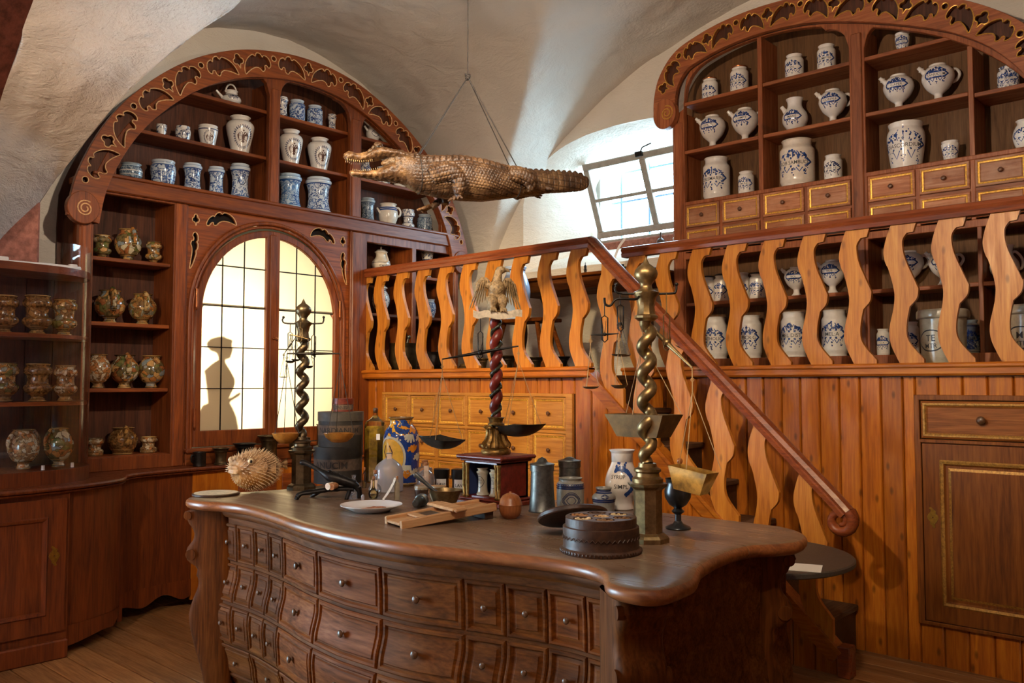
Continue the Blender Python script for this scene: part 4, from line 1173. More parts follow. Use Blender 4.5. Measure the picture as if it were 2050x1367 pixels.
# ------------------------------------------------------------------ curved counter below the tall cabinet
SB = thing('curved_counter', 'dark mahogany counter with bulging front and scalloped foot under the tall cabinet', 'counter', (-5.9, 2.6, 0))
TOPP = [(-5.36, 1.06), (-5.37, 1.65), (-5.41, 2.0), (-5.49, 2.24), (-5.58, 2.38), (-5.68, 2.45), (-5.78, 2.50), (-5.86, 2.62), (-5.90, 2.85), (-5.92, 3.2), (-5.92, 4.0), (-5.92, 4.74)]
TP = [tuple(p) for p in crom(TOPP, 6)]
m = MB()
EDGE = [(0, .958), (.012, .966), (.0, .972), (.016, .980), (.018, .990), (.010, 1.0)]
def wt(p, nrm, o, z): return (p[0] + nrm[0] * o, p[1] + nrm[1] * o, z)
nr = []
for i_ in range(len(TP)):
    a_, b_ = TP[max(0, i_ - 1)], TP[min(len(TP) - 1, i_ + 1)]
    d = Vector((b_[0] - a_[0], b_[1] - a_[1])).normalized(); nr.append((d.y, -d.x))
base = len(m.v)
for o, z in EDGE:
    for p, n_ in zip(TP, nr): m.v.append(wt(p, n_, o, z))
k = len(TP)
for j in range(len(EDGE) - 1):
    for i_ in range(k - 1): m.f.append([base + j * k + i_, base + j * k + i_ + 1, base + (j + 1) * k + i_ + 1, base + (j + 1) * k + i_]); m.mi.append(0)
top = [base + (len(EDGE) - 1) * k + i_ for i_ in range(k)]
b0 = len(m.v); m.v += [(-6.44, 4.74, 1.0), (-6.44, 2.03, 1.0), (-5.95, 2.03, 1.0), (-5.95, 1.06, 1.0)]
m.f.append(top + [b0, b0 + 1, b0 + 2, b0 + 3]); m.mi.append(0)
put(m, 'worktop', M['mahog'], SB, 40)
def wallstrip(pts, z0f, z1_, off=-.035, nz=1):
    m_ = MB(); n_ = len(pts) - 1
    m_.grid(lambda u, v: (pts[int(round(u * n_))][0] + off, pts[int(round(u * n_))][1], z0f(u) + (z1_ - z0f(u)) * v), n_, nz)
    return m_
fb = thing('x', '', '', (0, 0, 0)); bpy.data.objects.remove(fb)
# flat door at the far left
m = MB(); m.box(-5.95, -5.415, 1.06, 2.02, .10, .958); put(m, 'carcass', M['mahog'], SB)
DPM = [(0, -.004, 0), (0, .012, 0), (.10, .012, 0), (.108, .022, 0), (.122, .018, 0), (.13, .004, 0)]
d_ = put(rings(lambda a_, b_, o: (-5.412 + o, a_, b_), 1.25, 2.0, .16, .93, DPM), 'door', M['mahog'], SB)
escutcheon(d_, (-5.398, 1.935, .60), 'x', .06, M['brassplate'])
b_ = MB(); b_.box(-5.95, -5.385, 1.06, 2.02, 0.0, .11, .008); put(b_, 'plinth', M['mahog'], SB)
cv = [p for p in TP if 2.0 <= p[1] <= 2.46]
sc_ = lambda u: .10 + .035 * abs(sin(u * pi * 2.2)) + .03 * u
put(wallstrip(cv, lambda u: .17, .958, -.03, 4), 'curved_panel', M['mahog'], SB, 60)
put(wallstrip(cv, lambda u: .05 + .05 * abs(sin(u * 5.5)) * u + .04 * u, .172, -.022), 'apron', M['mahog'], SB, 60)
b_ = MB(); b_.box(-5.90, -5.71, 2.44, 2.47, .06, .957); put(b_, 'return_panel', M['mahog'], SB)
rc = resample([(-5.86, 2.48), (-5.92, 2.78), (-5.94, 3.06)], 40)
put(wallstrip(rc, lambda u: .20, .958, -.01, 2), 'recessed_panel', M['mahog'], SB)
put(wallstrip(rc, lambda u: .07 + .07 * (.5 + .5 * sin(u * 11.5 + .6)) * (0.4 + .6 * u), .203, 0), 'apron', M['mahog'], SB)
b_ = MB(); b_.box(-5.97, -5.945, 3.06, 4.75, .05, .958); put(b_, 'pine_panel', M['pine_z'], SB)
for yy in (3.42, 3.80, 4.2):
    b_ = MB(); b_.box(-5.945, -5.932, yy, yy + .33, .72, .90, .006); put(b_, 'drawer', M['red_y'], SB)

# ------------------------------------------------------------------ curved glass display case standing on the counter
DCs = thing('display_case', 'corner display case with curved glass front and brown pots on wooden shelves', 'display case', (-5.75, 1.9, 1.0))
CG = [tuple(p) for p in crom([(-5.955, 2.285), (-5.80, 2.265), (-5.66, 2.18), (-5.57, 2.04), (-5.535, 1.85), (-5.52, 1.5), (-5.52, 1.1)], 8)]
def slab(off, z0, z1_):
    P_ = [(p[0] - off * .9, p[1] - off * .6) for p in CG] + [(-5.95, 1.1), (-5.95, 2.25)]
    m_ = MB(); m_.prism(P_, z0, z1_, lambda a_, b_, t: (a_, b_, t)); return m_
put(slab(-.012, 1.0, 1.085), 'base', M['mahog'], DCs)
for z in (1.495, 1.905): put(slab(.012, z - .024, z), 'shelf', M['red_y'], DCs)
put(slab(.012, 2.275, 2.32), 'top_board', M['red_y'], DCs)
m = MB(); n_ = len(CG) - 1
m.grid(lambda u, v: (CG[int(round(u * n_))][0], CG[int(round(u * n_))][1], 1.06 + 1.41 * v), n_, 1)
m.grid(lambda u, v: (CG[int(round(u * n_))][0] - .006, CG[int(round(u * n_))][1] - .004, 1.06 + 1.41 * v), n_, 1)
put(m, 'curved_glass', M['caseglass'], DCs, 60)
m = MB(); m.tube([(-5.957, 2.287, 1.25), (-5.957, 2.287, 2.46)], .006, 6); put(m, 'brass_edge', M['brass'], DCs)
for k in range(7):
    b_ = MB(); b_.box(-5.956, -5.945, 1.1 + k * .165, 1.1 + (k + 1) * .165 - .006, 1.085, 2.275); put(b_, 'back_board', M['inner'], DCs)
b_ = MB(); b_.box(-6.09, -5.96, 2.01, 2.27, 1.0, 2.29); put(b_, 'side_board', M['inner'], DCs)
for px_, py_ in ((-5.60, 1.93), (-5.66, 2.12)):
    b_ = MB(); b_.lathe([(.010, 0), (.010, .028), (0, .03)], 8, (px_, py_, 1.085)); put(b_, 'glass_clip', M['whitepaper'], DCs)
t = thing('lamp_tube', 'white tube lamp lying on top of the glass case', 'lamp', (-5.72, 2.0, 2.32))
b_ = MB(); b_.tube([(-.03, -.30, .018), (.0, .0, .018), (-.03, .17, .018)], .016, 10); b_.build('tube', M['whitepaper'], t, 50)
b_ = MB(); b_.box(-.05, .0, -.33, -.25, 0.0, .05, .006); b_.box(-.05, -.01, .10, .15, .0, .045, .006); b_.build('end_cap', M['whitepaper'], t)
b_ = MB(); b_.tube([(-.03, -.33, .03), (-.05, -.42, .03), (-.06, -.5, .06), (-.06, -.6, .16)], .008, 6); b_.build('cable', M['black'], t)
# ------------------------------------------------------------------ jars
PROF = {
 'albarello': [(.72, 0), (.80, .012), (.80, .05), (.68, .10), (.60, .25), (.565, .48), (.60, .70), (.74, .82), (.76, .87), (.60, .91), (.62, .95), (.72, .985), (.70, 1)],
 'waisted': [(.78, 0), (.98, .02), (1.0, .08), (.90, .16), (.80, .32), (.77, .5), (.80, .68), (.92, .82), (1.0, .88), (.96, .93), (.82, .95), (.88, .985), (.86, 1)],
 'cylinder': [(.86, 0), (.93, .012), (.95, .05), (1.0, .12), (1.0, .72), (.99, .80), (.90, .86), (.78, .89), (.80, .95), (.88, .985), (.86, 1)],
 'drug': [(.84, 0), (.92, .015), (.90, .05), (.98, .12), (1.0, .2), (1.0, .72), (.98, .80), (.86, .86), (.82, .90), (.84, .97), (.90, .99), (.88, 1)],
 'vase': [(.58, 0), (.62, .015), (.64, .06), (.74, .25), (.90, .50), (1.0, .70), (.97, .79), (.80, .86), (.64, .90), (.62, .94), (.74, .985), (.72, 1)],
 'cup': [(.52, 0), (.62, .02), (.70, .15), (.84, .5), (.95, .78), (.96, .88), (.86, .92), (.94, .985), (.92, 1)],
 'bowl': [(.50, 0), (.58, .03), (.72, .12), (.94, .35), (1.0, .55), (.94, .76), (.80, .88), (.80, .94), (.90, .985), (.88, 1)],
 'pot': [(.70, 0), (.78, .02), (.82, .10), (.92, .35), (1.0, .62), (.98, .78), (.90, .86), (.86, .90), (.92, .985), (.90, 1)],
 'globe': [(.42, 0), (.46, .02), (.36, .10), (.40, .15), (.66, .22), (.92, .38), (1.0, .54), (.94, .68), (.74, .82), (.56, .90), (.58, .95), (.72, .985), (.70, 1)],
 'globe2': [(.62, 0), (.68, .02), (.66, .06), (.86, .24), (1.0, .46), (.96, .64), (.78, .80), (.66, .87), (.66, .94), (.76, .985), (.74, 1)],
 'bulge': [(.56, 0), (.62, .03), (.44, .10), (.46, .14), (.84, .24), (1.0, .34), (.94, .42), (.76, .46), (.72, .58), (.76, .68), (.92, .72), (.98, .80), (.92, .88), (.78, .92), (.86, .98), (.84, 1)],
 'dumbbell': [(.86, 0), (.92, .05), (.96, .2), (.90, .32), (.70, .38), (.68, .52), (.72, .62), (.94, .70), (.98, .82), (.88, .90), (.92, .98), (.9, 1)],
 'spout': [(.44, 0), (.50, .015), (.44, .05), (.28, .14), (.26, .24), (.42, .30), (.74, .42), (.97, .60), (1.0, .70), (.92, .82), (.68, .92), (.52, .95), (.54, .985), (.52, 1)],
 'bellyjug': [(.44, 0), (.52, .02), (.48, .05), (.62, .12), (.92, .28), (1.0, .42), (.92, .56), (.66, .70), (.56, .80), (.58, .92), (.68, .99), (.66, 1)],
 'footcup': [(.48, 0), (.52, .02), (.34, .06), (.30, .12), (.55, .22), (.82, .42), (.92, .65), (.96, .82), (.86, .88), (.94, .98), (.92, 1)],
 'crock': [(.76, 0), (.80, .01), (.82, .10), (.86, .5), (.88, .82), (.90, .86), (1.0, .875), (1.0, .97), (.96, .99), (.94, 1)],
 'trumpet': [(.70, 0), (.76, .03), (.50, .10), (.42, .3), (.5, .45), (.8, .62), (.92, .78), (.80, .84), (.94, .98), (.92, 1)],
 'tall': [(.80, 0), (.90, .02), (.92, .08), (.98, .2), (1.0, .6), (.94, .76), (.72, .86), (.62, .9), (.62, .96), (.70, .99), (.68, 1)],
}
class Wrap:
    """paints 2-D strokes (a = metres along the girth, z) onto a lathed jar"""
    def __init__(s, prof, face, lift=.0009):
        s.p = prof; s.face = face; s.lift = lift; s.m = {}
    def r(s, z):
        P = s.p
        for (r0, z0), (r1, z1_) in zip(P, P[1:]):
            if z0 <= z <= z1_ and z1_ > z0: return r0 + (r1 - r0) * (z - z0) / (z1_ - z0)
        return P[-1][0]
    def mb(s, mat): return s.m.setdefault(mat, MB())
    def pt(s, a_, z, R0):
        r = s.r(z) + s.lift; t = s.face + a_ / R0
        return (r * cos(t), r * sin(t), z)
    def poly(s, pts, mat, R0): s.mb(mat).add([s.pt(a_, z, R0) for a_, z in pts], [list(range(len(pts)))])
    def disc(s, a_, z, ra, mat, R0, rz=None, n=7):
        rz = rz or ra
        s.poly([(a_ + ra * cos(2 * pi * k / n), z + rz * sin(2 * pi * k / n)) for k in range(n)], mat, R0)
    def stroke(s, pts, w, mat, R0, taper=False):
        P = [Vector((p[0], p[1])) for p in pts]; V = []; n = len(P)
        for i_, p in enumerate(P):
            d = (P[min(i_ + 1, n - 1)] - P[max(i_ - 1, 0)])
            d = d.normalized() if d.length > 0 else Vector((1, 0)); nn = Vector((-d.y, d.x))
            ww = w * (.3 + .7 * sin(pi * (i_ + .5) / n)) if taper else w
            V += [s.pt(*(p + nn * ww), R0), s.pt(*(p - nn * ww), R0)]
        s.mb(mat).add(V, [(2 * i_, 2 * i_ + 1, 2 * i_ + 3, 2 * i_ + 2) for i_ in range(n - 1)])
    def text(s, txt, a_, z, size, mat, R0, maxw=None, bold=.004):
        V, Fc = text2d(txt, 1.0, bold)
        w = max(v[0] for v in V) - min(v[0] for v in V)
        if maxw and w * size > maxw: sx = maxw / w
        else: sx = size
        s.mb(mat).add([s.pt(a_ - 0 + v[0] * sx, z + v[1] * size, R0) for v in V], Fc)

def cartouche(txt, zc=.48, col='blue', hw=.72, hh=.075, crown=.22, drop=.2):
    def f(w, h, r, rng):
        R0 = w.r(zc * h) ; A = hw * R0 * 1.15; z = zc * h; H_ = hh * h
        # banner
        ring_ = [(-A, z - H_), (A * .8, z - H_), (A, z - H_ * .4), (A * 1.16, z), (A, z + H_ * .4), (A * .8, z + H_), (-A, z + H_), (-A * 1.1, z)]
        pts = []
        for p, q in zip(ring_, ring_[1:] + ring_[:1]):
            for k in range(4): pts.append((p[0] + (q[0] - p[0]) * k / 4, p[1] + (q[1] - p[1]) * k / 4))
        w.stroke(pts + pts[:1], .035 * h * .35, col, R0)
        w.stroke([(p[0] * 1.06, z + (p[1] - z) * 1.3) for p in pts] + [(pts[0][0] * 1.06, z + (pts[0][1] - z) * 1.3)], .010 * h, 'navy', R0)
        if txt: w.text(txt, 0, z - H_ * .55, H_ * 1.5, 'ink', R0, A * 1.9)
        # mound of foliage above, swags below
        for k in range(34):
            u = rng.uniform(-1, 1); v = rng.random() * (1 - abs(u)) ** .7
            w.disc(u * A * .95, z + H_ * 1.45 + v * crown * h, rng.uniform(.012, .030) * h, col if k % 3 else 'navy', R0)
        for k in range(5):
            u = -1 + k / 2
            w.stroke([(u * A * .55, z + H_ * 1.3), (u * A * .75, z + H_ * 1.3 + crown * h * .5 * (1.2 - abs(u) * .4)), (u * A * .5, z + H_ * 1.3 + crown * h * (1.1 - abs(u) * .5))], .012 * h, col, R0, True)
        for u in (-.78, 0, .78):
            for k in range(10):
                q = rng.random()
                w.disc(u * A + rng.uniform(-1, 1) * .16 * A * (1 - q * .6), z - H_ * 1.5 - q * drop * h, rng.uniform(.009, .018) * h, col if k % 2 else 'navy', R0)
        for u in (-.4, .4):
            w.stroke([(u * A - .2 * A, z - H_ * 1.5), (u * A, z - H_ * 1.5 - drop * h * .55), (u * A + .2 * A, z - H_ * 1.5)], .010 * h, col, R0)
    return f
def wreath(zc=.42, s=.30, eagle=True):
    def f(w, h, r, rng):
        R0 = w.r(zc * h); z = zc * h; S = s * h
        for k in range(30):
            a_ = 2 * pi * k / 30
            for q in (.92, 1.08):
                w.disc(S * q * .82 * cos(a_), z + S * q * sin(a_), .013 * h, 'navy', R0, .022 * h * (.6 + .4 * rng.random()), 5)
        w.stroke([(S * .82 * cos(2 * pi * k / 28), z + S * sin(2 * pi * k / 28)) for k in range(29)], .004 * h, 'navy', R0)
        if eagle:
            E = .62 * S; c = 'manganese'
            w.poly([(-.14 * E, z - .5 * E), (.14 * E, z - .5 * E), (.24 * E, z - .1 * E), (.16 * E, z + .35 * E), (-.16 * E, z + .35 * E), (-.24 * E, z - .1 * E)], c, R0)
            w.poly([(-.10 * E, z - .9 * E), (.10 * E, z - .9 * E), (.28 * E, z - .75 * E), (.10 * E, z - .5 * E), (-.10 * E, z - .5 * E), (-.28 * E, z - .75 * E)], c, R0)
            for sg in (-1, 1):
                w.stroke([(sg * .08 * E, z + .3 * E), (sg * .16 * E, z + .62 * E), (sg * .36 * E, z + .72 * E)], .07 * E, c, R0, True)
                for k in range(5):
                    b0 = z + (.30 - .12 * k) * E
                    w.stroke([(sg * .16 * E, z + .12 * E), (sg * (.5 + .05 * k) * E, b0 + .35 * E), (sg * (.82 - .03 * k) * E, b0 - .1 * E), (sg * (.80 - .06 * k) * E, b0 - .5 * E)], .065 * E, c, R0, True)
                w.stroke([(sg * .18 * E, z - .35 * E), (sg * .45 * E, z - .55 * E)], .04 * E, c, R0)
            w.disc(0, z + .92 * E, .13 * E, c, R0)
    return f
def bands(zs, col='blue', wd=.012):
    def f(w, h, r, rng):
        for z in zs:
            R0 = w.r(z * h)
            w.stroke([(R0 * (-pi + 2 * pi * k / 32), z * h) for k in range(33)], wd * h, col, R0)
    return f
def word(txt, zc, size, col='ink', maxang=1.3):
    def f(w, h, r, rng):
        R0 = w.r(zc * h); w.text(txt, 0, zc * h - size * h * .35, size * h, col, R0, R0 * maxang)
    return f
def oval(zc, aw, hz, col='ink'):
    def f(w, h, r, rng):
        R0 = w.r(zc * h)
        w.stroke([(R0 * aw * cos(2 * pi * k / 28) * (1 + .10 * cos(8 * pi * k / 28)), zc * h + hz * h * sin(2 * pi * k / 28)) for k in range(29)], .010 * h, col, R0)
    return f
_pf = {}
def jar(name, label, cat, loc, h, r, kind, mat, face=0.0, deco=(), group=None, n=30, extra=(), seed=1, hollow=True):
    rng = random.Random(seed + int(abs(loc[0] * 131 + loc[1] * 977 + loc[2] * 331)))
    t = thing(name, label, cat, loc, 0, group)
    pr = [(max(0.001, p[0]), p[1]) for p in crom([(a_ * r, b_ * h) for a_, b_ in PROF[kind]], 3)]
    for i_ in range(1, len(pr)):
        if pr[i_][1] < pr[i_ - 1][1]: pr[i_] = (pr[i_][0], pr[i_ - 1][1])
    lp = list(pr)
    if hollow:
        rt = lp[-1][0]
        lp += [(rt * .90, h * .998), (rt * .84, h * .96), (rt * .82, h * .80), (rt * .5, h * .74)]
    m_ = MB(); m_.lathe(lp, n); body = m_.build('body', M[mat], t, 50)
    w = Wrap(pr, face)
    for d in deco: d(w, h, r, rng)
    for mt, mb in w.m.items():
        mb.build('lettering' if mt == 'ink' else 'painted_decoration', M[mt], t)
    for e in extra: e(t, pr, h, r, face, mat)
    return t
def rdir(face, da): return Vector((cos(face + da), sin(face + da), 0))
def handle(da, z0=.45, z1_=.9, out=.42, th=.07):
    def f(t, pr, h, r, face, mat):
        w = Wrap(pr, face); d = rdir(face, da)
        P_ = [d * (w.r(z0 * h) - .004) + Vector((0, 0, z0 * h)), d * (w.r(z0 * h) + out * r * .7) + Vector((0, 0, (z0 + .06) * h)), d * (w.r((z0 + z1_) / 2 * h) + out * r) + Vector((0, 0, ((z0 + z1_) / 2 + .06) * h)),
              d * (w.r(z1_ * h) + out * r * .75) + Vector((0, 0, (z1_ + .03) * h)), d * (w.r(z1_ * h) - .004) + Vector((0, 0, z1_ * h))]
        m_ = MB(); m_.tube(crom(P_, 4), th * r * 1.5, 8, flat=.7); m_.build('handle', M[mat], t, 60)
    return f
def spoutp(da, z0=.68, ln=.75, th=.2, cap=True, up=.8):
    def f(t, pr, h, r, face, mat):
        w = Wrap(pr, face); d = rdir(face, da)
        b0 = d * (w.r(z0 * h) - .012) + Vector((0, 0, z0 * h)); dd = (d + Vector((0, 0, up))).normalized()
        P_ = [b0, b0 + dd * ln * r * .5, b0 + dd * ln * r]
        m_ = MB(); m_.tube(P_, [th * r * 1.15, th * r * .85, th * r * .75], 12); sp_ = m_.build('spout', M[mat], t, 60)
        if cap:
            m_ = MB(); m_.tube([P_[2] - dd * .1 * r, P_[2] - dd * .02 * r], th * r * 1.05, 12); m_.tube([P_[2] - dd * .02 * r, P_[2] + dd * .22 * r], [th * r * .8, th * r * .6], 12); m_.build('stopper', M[mat], t, 60)
    return f
def lid(mat='copper', knobbed=True, hz=.08, rr=1.05):
    def f(t, pr, h, r, face, m0):
        rt = pr[-1][0] * rr
        P_ = [(rt * .96, h * .965), (rt, h * .97), (rt * 1.02, h * 1.0), (rt * .95, h * 1.01), (rt * .6, h * (1 + hz * .5)), (rt * .14, h * (1 + hz * .62))]
        if knobbed: P_ += [(rt * .10, h * (1 + hz * .8)), (rt * .16, h * (1 + hz)), (rt * .12, h * (1 + hz * 1.25)), (0.0001, h * (1 + hz * 1.4))]
        else: P_ += [(0.0001, h * (1 + hz * .65))]
        m_ = MB(); m_.lathe(P_, 24); m_.build('lid', M[mat or m0], t, 40)
    return f
def hoop(t, pr, h, r, face, mat):
    m_ = MB(); m_.tube([(0, -r * .62 * cos(pi * k / 14) , h * .86 + r * .95 * sin(pi * k / 14)) for k in range(15)], r * .085, 8); m_.build('handle', M[mat], t, 60)

LXJ = -6.27
G1 = 'blue and white jars in the tall arched cabinet'
def LJ(y, z, h, r, kind, mat, label, deco=(), extra=(), name='pharmacy_jar', cat='jar', x=LXJ, face=-.25, group=G1):
    return jar(name, label, cat, (x, y, z), h, r, kind, mat, face, deco, group, extra=extra)
EAG = (wreath(.42, .27), bands((.86,), 'navy', .006))
LJ(3.495, 3.832, .125, .078, 'bellyjug', 'white', 'white teapot with hoop handle on the topmost shelf', (bands((.62, .70), 'navy', .02), cartouche('', .5, 'navy', .4, .03, .1, .1)), (spoutp(-1.45, .45, 1.0, .16, False, .9), hoop), 'teapot', 'teapot')
LJ(2.928, 3.453, .102, .040, 'cup', 'delft', 'tiny sprigged white cup, smallest jar on the second shelf')
LJ(3.097, 3.453, .124, .057, 'pot', 'delft', 'small squat white pot beside the tiny cup', (wreath(.45, .26, False), word('Hy', .45, .2, 'navy')))
LJ(3.302, 3.453, .175, .078, 'cup', 'white', 'medium white eagle jar left of the big eagle vase', (wreath(.42, .30), bands((.8,), 'navy', .02)))
LJ(3.579, 3.453, .311, .110, 'vase', 'white', 'largest white vase with brown double eagle, end of second shelf', EAG)
LJ(2.707, 3.07, .144, .079, 'bowl', 'alb3', 'squat bowl-shaped blue jar at the narrow left shelf end', (bands((.5,), 'white', .12),))
LJ(2.948, 3.07, .21, .092, 'pot', 'alb', 'wide blue scrolled jar with date band on its foot', (bands((.30, .07), 'blue', .012), word('159251', .16, .12, 'navy', 1.7)))
LJ(3.18, 3.07, .234, .072, 'waisted', 'alb', 'waisted blue landscape jar, first of three slim ones')
LJ(3.379, 3.07, .245, .064, 'waisted', 'alb', 'slimmest waisted blue jar, middle of three')
LJ(3.585, 3.07, .305, .080, 'waisted', 'alb', 'tallest waisted blue jar next to the divider post', (oval(.55, .45, .12, 'navy'),))
LJ(3.965, 3.832, .192, .050, 'waisted', 'delft', 'sprigged jar half hidden by the upper divider post')
LJ(4.112, 3.832, .198, .067, 'cylinder', 'alb', 'blue figure jar on the arched middle top shelf', (oval(.45, .6, .22, 'blue'),))
LJ(4.292, 3.832, .194, .067, 'cylinder', 'alb', 'blue jar with round medallion on the arched top shelf', (oval(.42, .55, .22, 'navy'), oval(.42, .35, .14, 'blue')))
LJ(4.474, 3.832, .162, .052, 'albarello', 'delft', 'small sprigged jar at the end of the arched top shelf')
LJ(4.056, 3.453, .305, .098, 'vase', 'white', 'white double eagle vase beside the post, middle bay', EAG)
LJ(4.344, 3.453, .296, .104, 'vase', 'white', 'white double eagle vase on the open side, middle bay', EAG)
LJ(4.052, 3.07, .308, .098, 'waisted', 'alb2', 'broad dark blue jar against the post, middle bay bottom')
LJ(4.339, 3.07, .326, .114, 'waisted', 'alb', 'broad blue and white floral jar right below the eagle vases')
LJ(4.934, 3.832, .211, .066, 'bellyjug', 'white', 'small white spouted jug in the corner bay top', (oval(.4, .55, .14, 'navy'), word('CERES', .4, .09)), (spoutp(-1.5, .5, .9, .17, False, 1.2),), 'pharmacy_jug', 'jug')
LJ(4.851, 3.453, .186, .047, 'tall', 'delft', 'slender sprigged jar seen through the crocodile jaws')
LJ(5.062, 3.453, .177, .074, 'bowl', 'delft', 'white sprigged bowl jar peeking below the crocodile jaw')
LJ(5.26, 3.453, .10, .06, 'bowl', 'white', 'small plain white bowl hidden behind the crocodile neck')
LJ(4.879, 3.07, .238, .068, 'waisted', 'alb3', 'grey blue waisted jar beside the corner bay post')
LJ(5.119, 3.07, .223, .090, 'bowl', 'cream', 'white spouted pot with blue collar band below the crocodile', (bands((.80, .72, .12), 'blue', .03),), (spoutp(-1.5, .55, .75, .13, False, 1.3), handle(1.5, .5, .85, .4)), 'spouted_pot', 'pot')
LJ(5.365, 3.07, .205, .064, 'dumbbell', 'delft', 'bone-shaped jar lettered OC below the crocodile', (word('OC', .52, .2, 'navy'), bands((.36, .66), 'navy', .012)))
LJ(5.576, 3.07, .187, .073, 'cylinder', 'alb3', 'grey blue cylinder jar at the frieze end of the shelf')
LJ(5.038, 2.63, .20, .088, 'bellyjug', 'cream', 'white lidded pot with knob above the balustrade', (word('Cerdon', .34, .16, 'navy'), bands((.48, .2), 'navy', .01)), (lid('white', True, .2), handle(.2, .5, .9, .35)), 'lidded_pot', 'pot')
LJ(5.612, 2.63, .33, .066, 'trumpet', 'delft', 'tall footed trumpet vase above the balustrade', (bands((.55,), 'navy', .02),), (), 'footed_vase', 'vase')
LJ(5.038, 2.245, .251, .083, 'globe', 'delft', 'white globe jar behind the second wavy board', (), (lid('white', True, .16),))
LJ(5.66, 2.245, .187, .054, 'globe2', 'alb', 'small blue globe jar behind the balustrade')
G2 = 'painted maiolica pots in the left column'
def LB(y, z, h, r, kind, mat, label, deco=(), extra=(), **k): return LJ(y, z, h, r, kind, mat, label, deco, extra, 'maiolica_pot', 'pot', group=G2, **k)
LB(2.514, 2.493, .168, .062, 'bulge', 'ist2', 'small painted maiolica pot, first on the top left column shelf')
LB(2.698, 2.493, .236, .094, 'globe', 'ist2', 'large painted globe pot between two small ones, top column shelf', (), (handle(.25, .5, .93, .25, .16),))
LB(2.889, 2.493, .166, .060, 'bulge', 'ist1', 'small orange brown pot at the right end, top column shelf')
LB(2.577, 2.037, .236, .103, 'globe', 'ist2', 'globe pot with blue grey landscape, one of two on its shelf', (), (handle(.1, .45, .93, .22, .2),))
LB(2.813, 2.037, .228, .098, 'globe', 'ist1', 'globe pot with crowded brown figures, one of two on its shelf', (), (handle(.1, .45, .93, .2, .2),))
LB(2.505, 1.573, .241, .088, 'globe', 'ist4', 'globe pot half hidden by the stile, row of three')
LB(2.692, 1.573, .240, .100, 'globe', 'ist2', 'globe pot with green trees, middle of the row of three', (), (handle(.1, .45, .93, .2, .18),))
LB(2.888, 1.573, .240, .096, 'globe', 'ist2', 'globe pot with a single tree, last of the row of three')
LB(2.495, 1.10, .123, .060, 'dumbbell', 'ist4', 'small pale pot at the stile on the lowest column shelf')
LB(2.69, 1.10, .19, .102, 'globe2', 'ist3', 'dark brown squat pot between two small pale ones', (), (handle(.1, .45, .9, .2, .2),))
LB(2.879, 1.10, .117, .063, 'dumbbell', 'ist4', 'small pale waisted pot beside the glowing window stile')
G3 = 'brown pots in the curved glass case'
def CB(y, z, h, r, kind, mat, label, extra=(), x=-5.75): return jar('maiolica_pot', label, 'pot', (x, y, z), h, r, kind, mat, .1, (), G3, extra=extra)
CB(1.743, 1.905, .232, .078, 'bulge', 'ist3', 'brown pot cut by the picture edge, upper case shelf')
CB(1.925, 1.905, .244, .085, 'bulge', 'ist3', 'brown pot with yellow collar, middle of upper case shelf')
CB(2.084, 1.905, .233, .076, 'bulge', 'ist1', 'orange banded pot near the glass edge, upper case shelf')
CB(1.755, 1.495, .235, .078, 'bulge', 'ist1', 'yellow shouldered pot at the picture edge, middle case shelf')
CB(1.938, 1.495, .236, .082, 'bulge', 'ist3', 'dark figured pot, middle of middle case shelf')
CB(2.099, 1.495, .225, .072, 'bulge', 'ist4', 'pale figured pot near the glass edge, middle case shelf')
CB(1.875, 1.085, .24, .090, 'globe', 'ist4', 'handled globe pot with white shoulder, case bottom', (handle(-1.2, .5, .9, .3, .12), handle(1.9, .5, .9, .3, .12)), -5.77)
CB(2.078, 1.085, .245, .086, 'globe', 'ist2', 'handled orange globe pot nearest the glass edge, case bottom', (handle(-1.2, .5, .9, .3, .12),), -5.77)

G4 = 'blue and white jars in the gallery cabinet'
RYJ = 6.15
def RJ(x, z, h, r, kind, label, txt='', extra=(), name='pharmacy_jar', cat='jar', mat='white', zc=.48, face=-pi / 2 + .16, y=RYJ, deco=None, **k):
    d = (cartouche(txt, zc, **k),) if deco is None else deco
    return jar(name, label, cat, (x, y, z), h, r, kind, mat, face, d, G4, extra=extra)
SP = lambda hd=True: (spoutp(-1.0, .78, .40, .18, True, .9),) + ((handle(2.0, .55, .85, .35),) if hd else ())
K1 = dict(hw=.8, crown=.16, drop=.16)
RJ(-3.454, 3.88, .195, .065, 'cylinder', 'copper lidded jar with blank banner by the scroll end', '', (lid('copper', True, .12),), zc=.42, **K1)
RJ(-3.193, 3.88, .225, .072, 'cylinder', 'copper lidded jar lettered MERCURIAL on the top shelf', 'MERCURIAL', (lid('copper', True, .1),), zc=.45, **K1)
SPK = dict(zc=.66, hw=.55, hh=.06, crown=.12, drop=.12)
RJ(-3.435, 3.485, .283, .104, 'spout', 'spouted syrup jar with capped spout, first on its shelf', 'SYR. EL', SP(False), 'syrup_jar', 'syrup jar', **SPK)
RJ(-3.150, 3.485, .279, .104, 'spout', 'spouted syrup jar lettered COMP.F beside the divider', 'COMP.F', SP(), 'syrup_jar', 'syrup jar', **SPK)
RJ(-3.405, 3.068, .346, .107, 'drug', 'tall white jar lettered ORISMARINI above the end drawers', 'ORISMARINI', **K1)
RJ(-3.146, 3.068, .193, .062, 'cylinder', 'small jar next to the tall ORISMARINI jar', 'MUNI', **K1)
RJ(-2.739, 3.88, .203, .068, 'cylinder', 'small jar lettered SAL alone left in the second bay top', 'SAL', **K1)
RJ(-2.493, 3.88, .211, .066, 'cylinder', 'small jar lettered SUMPTIV beside the centre post', 'SUMPTIV', **K1)
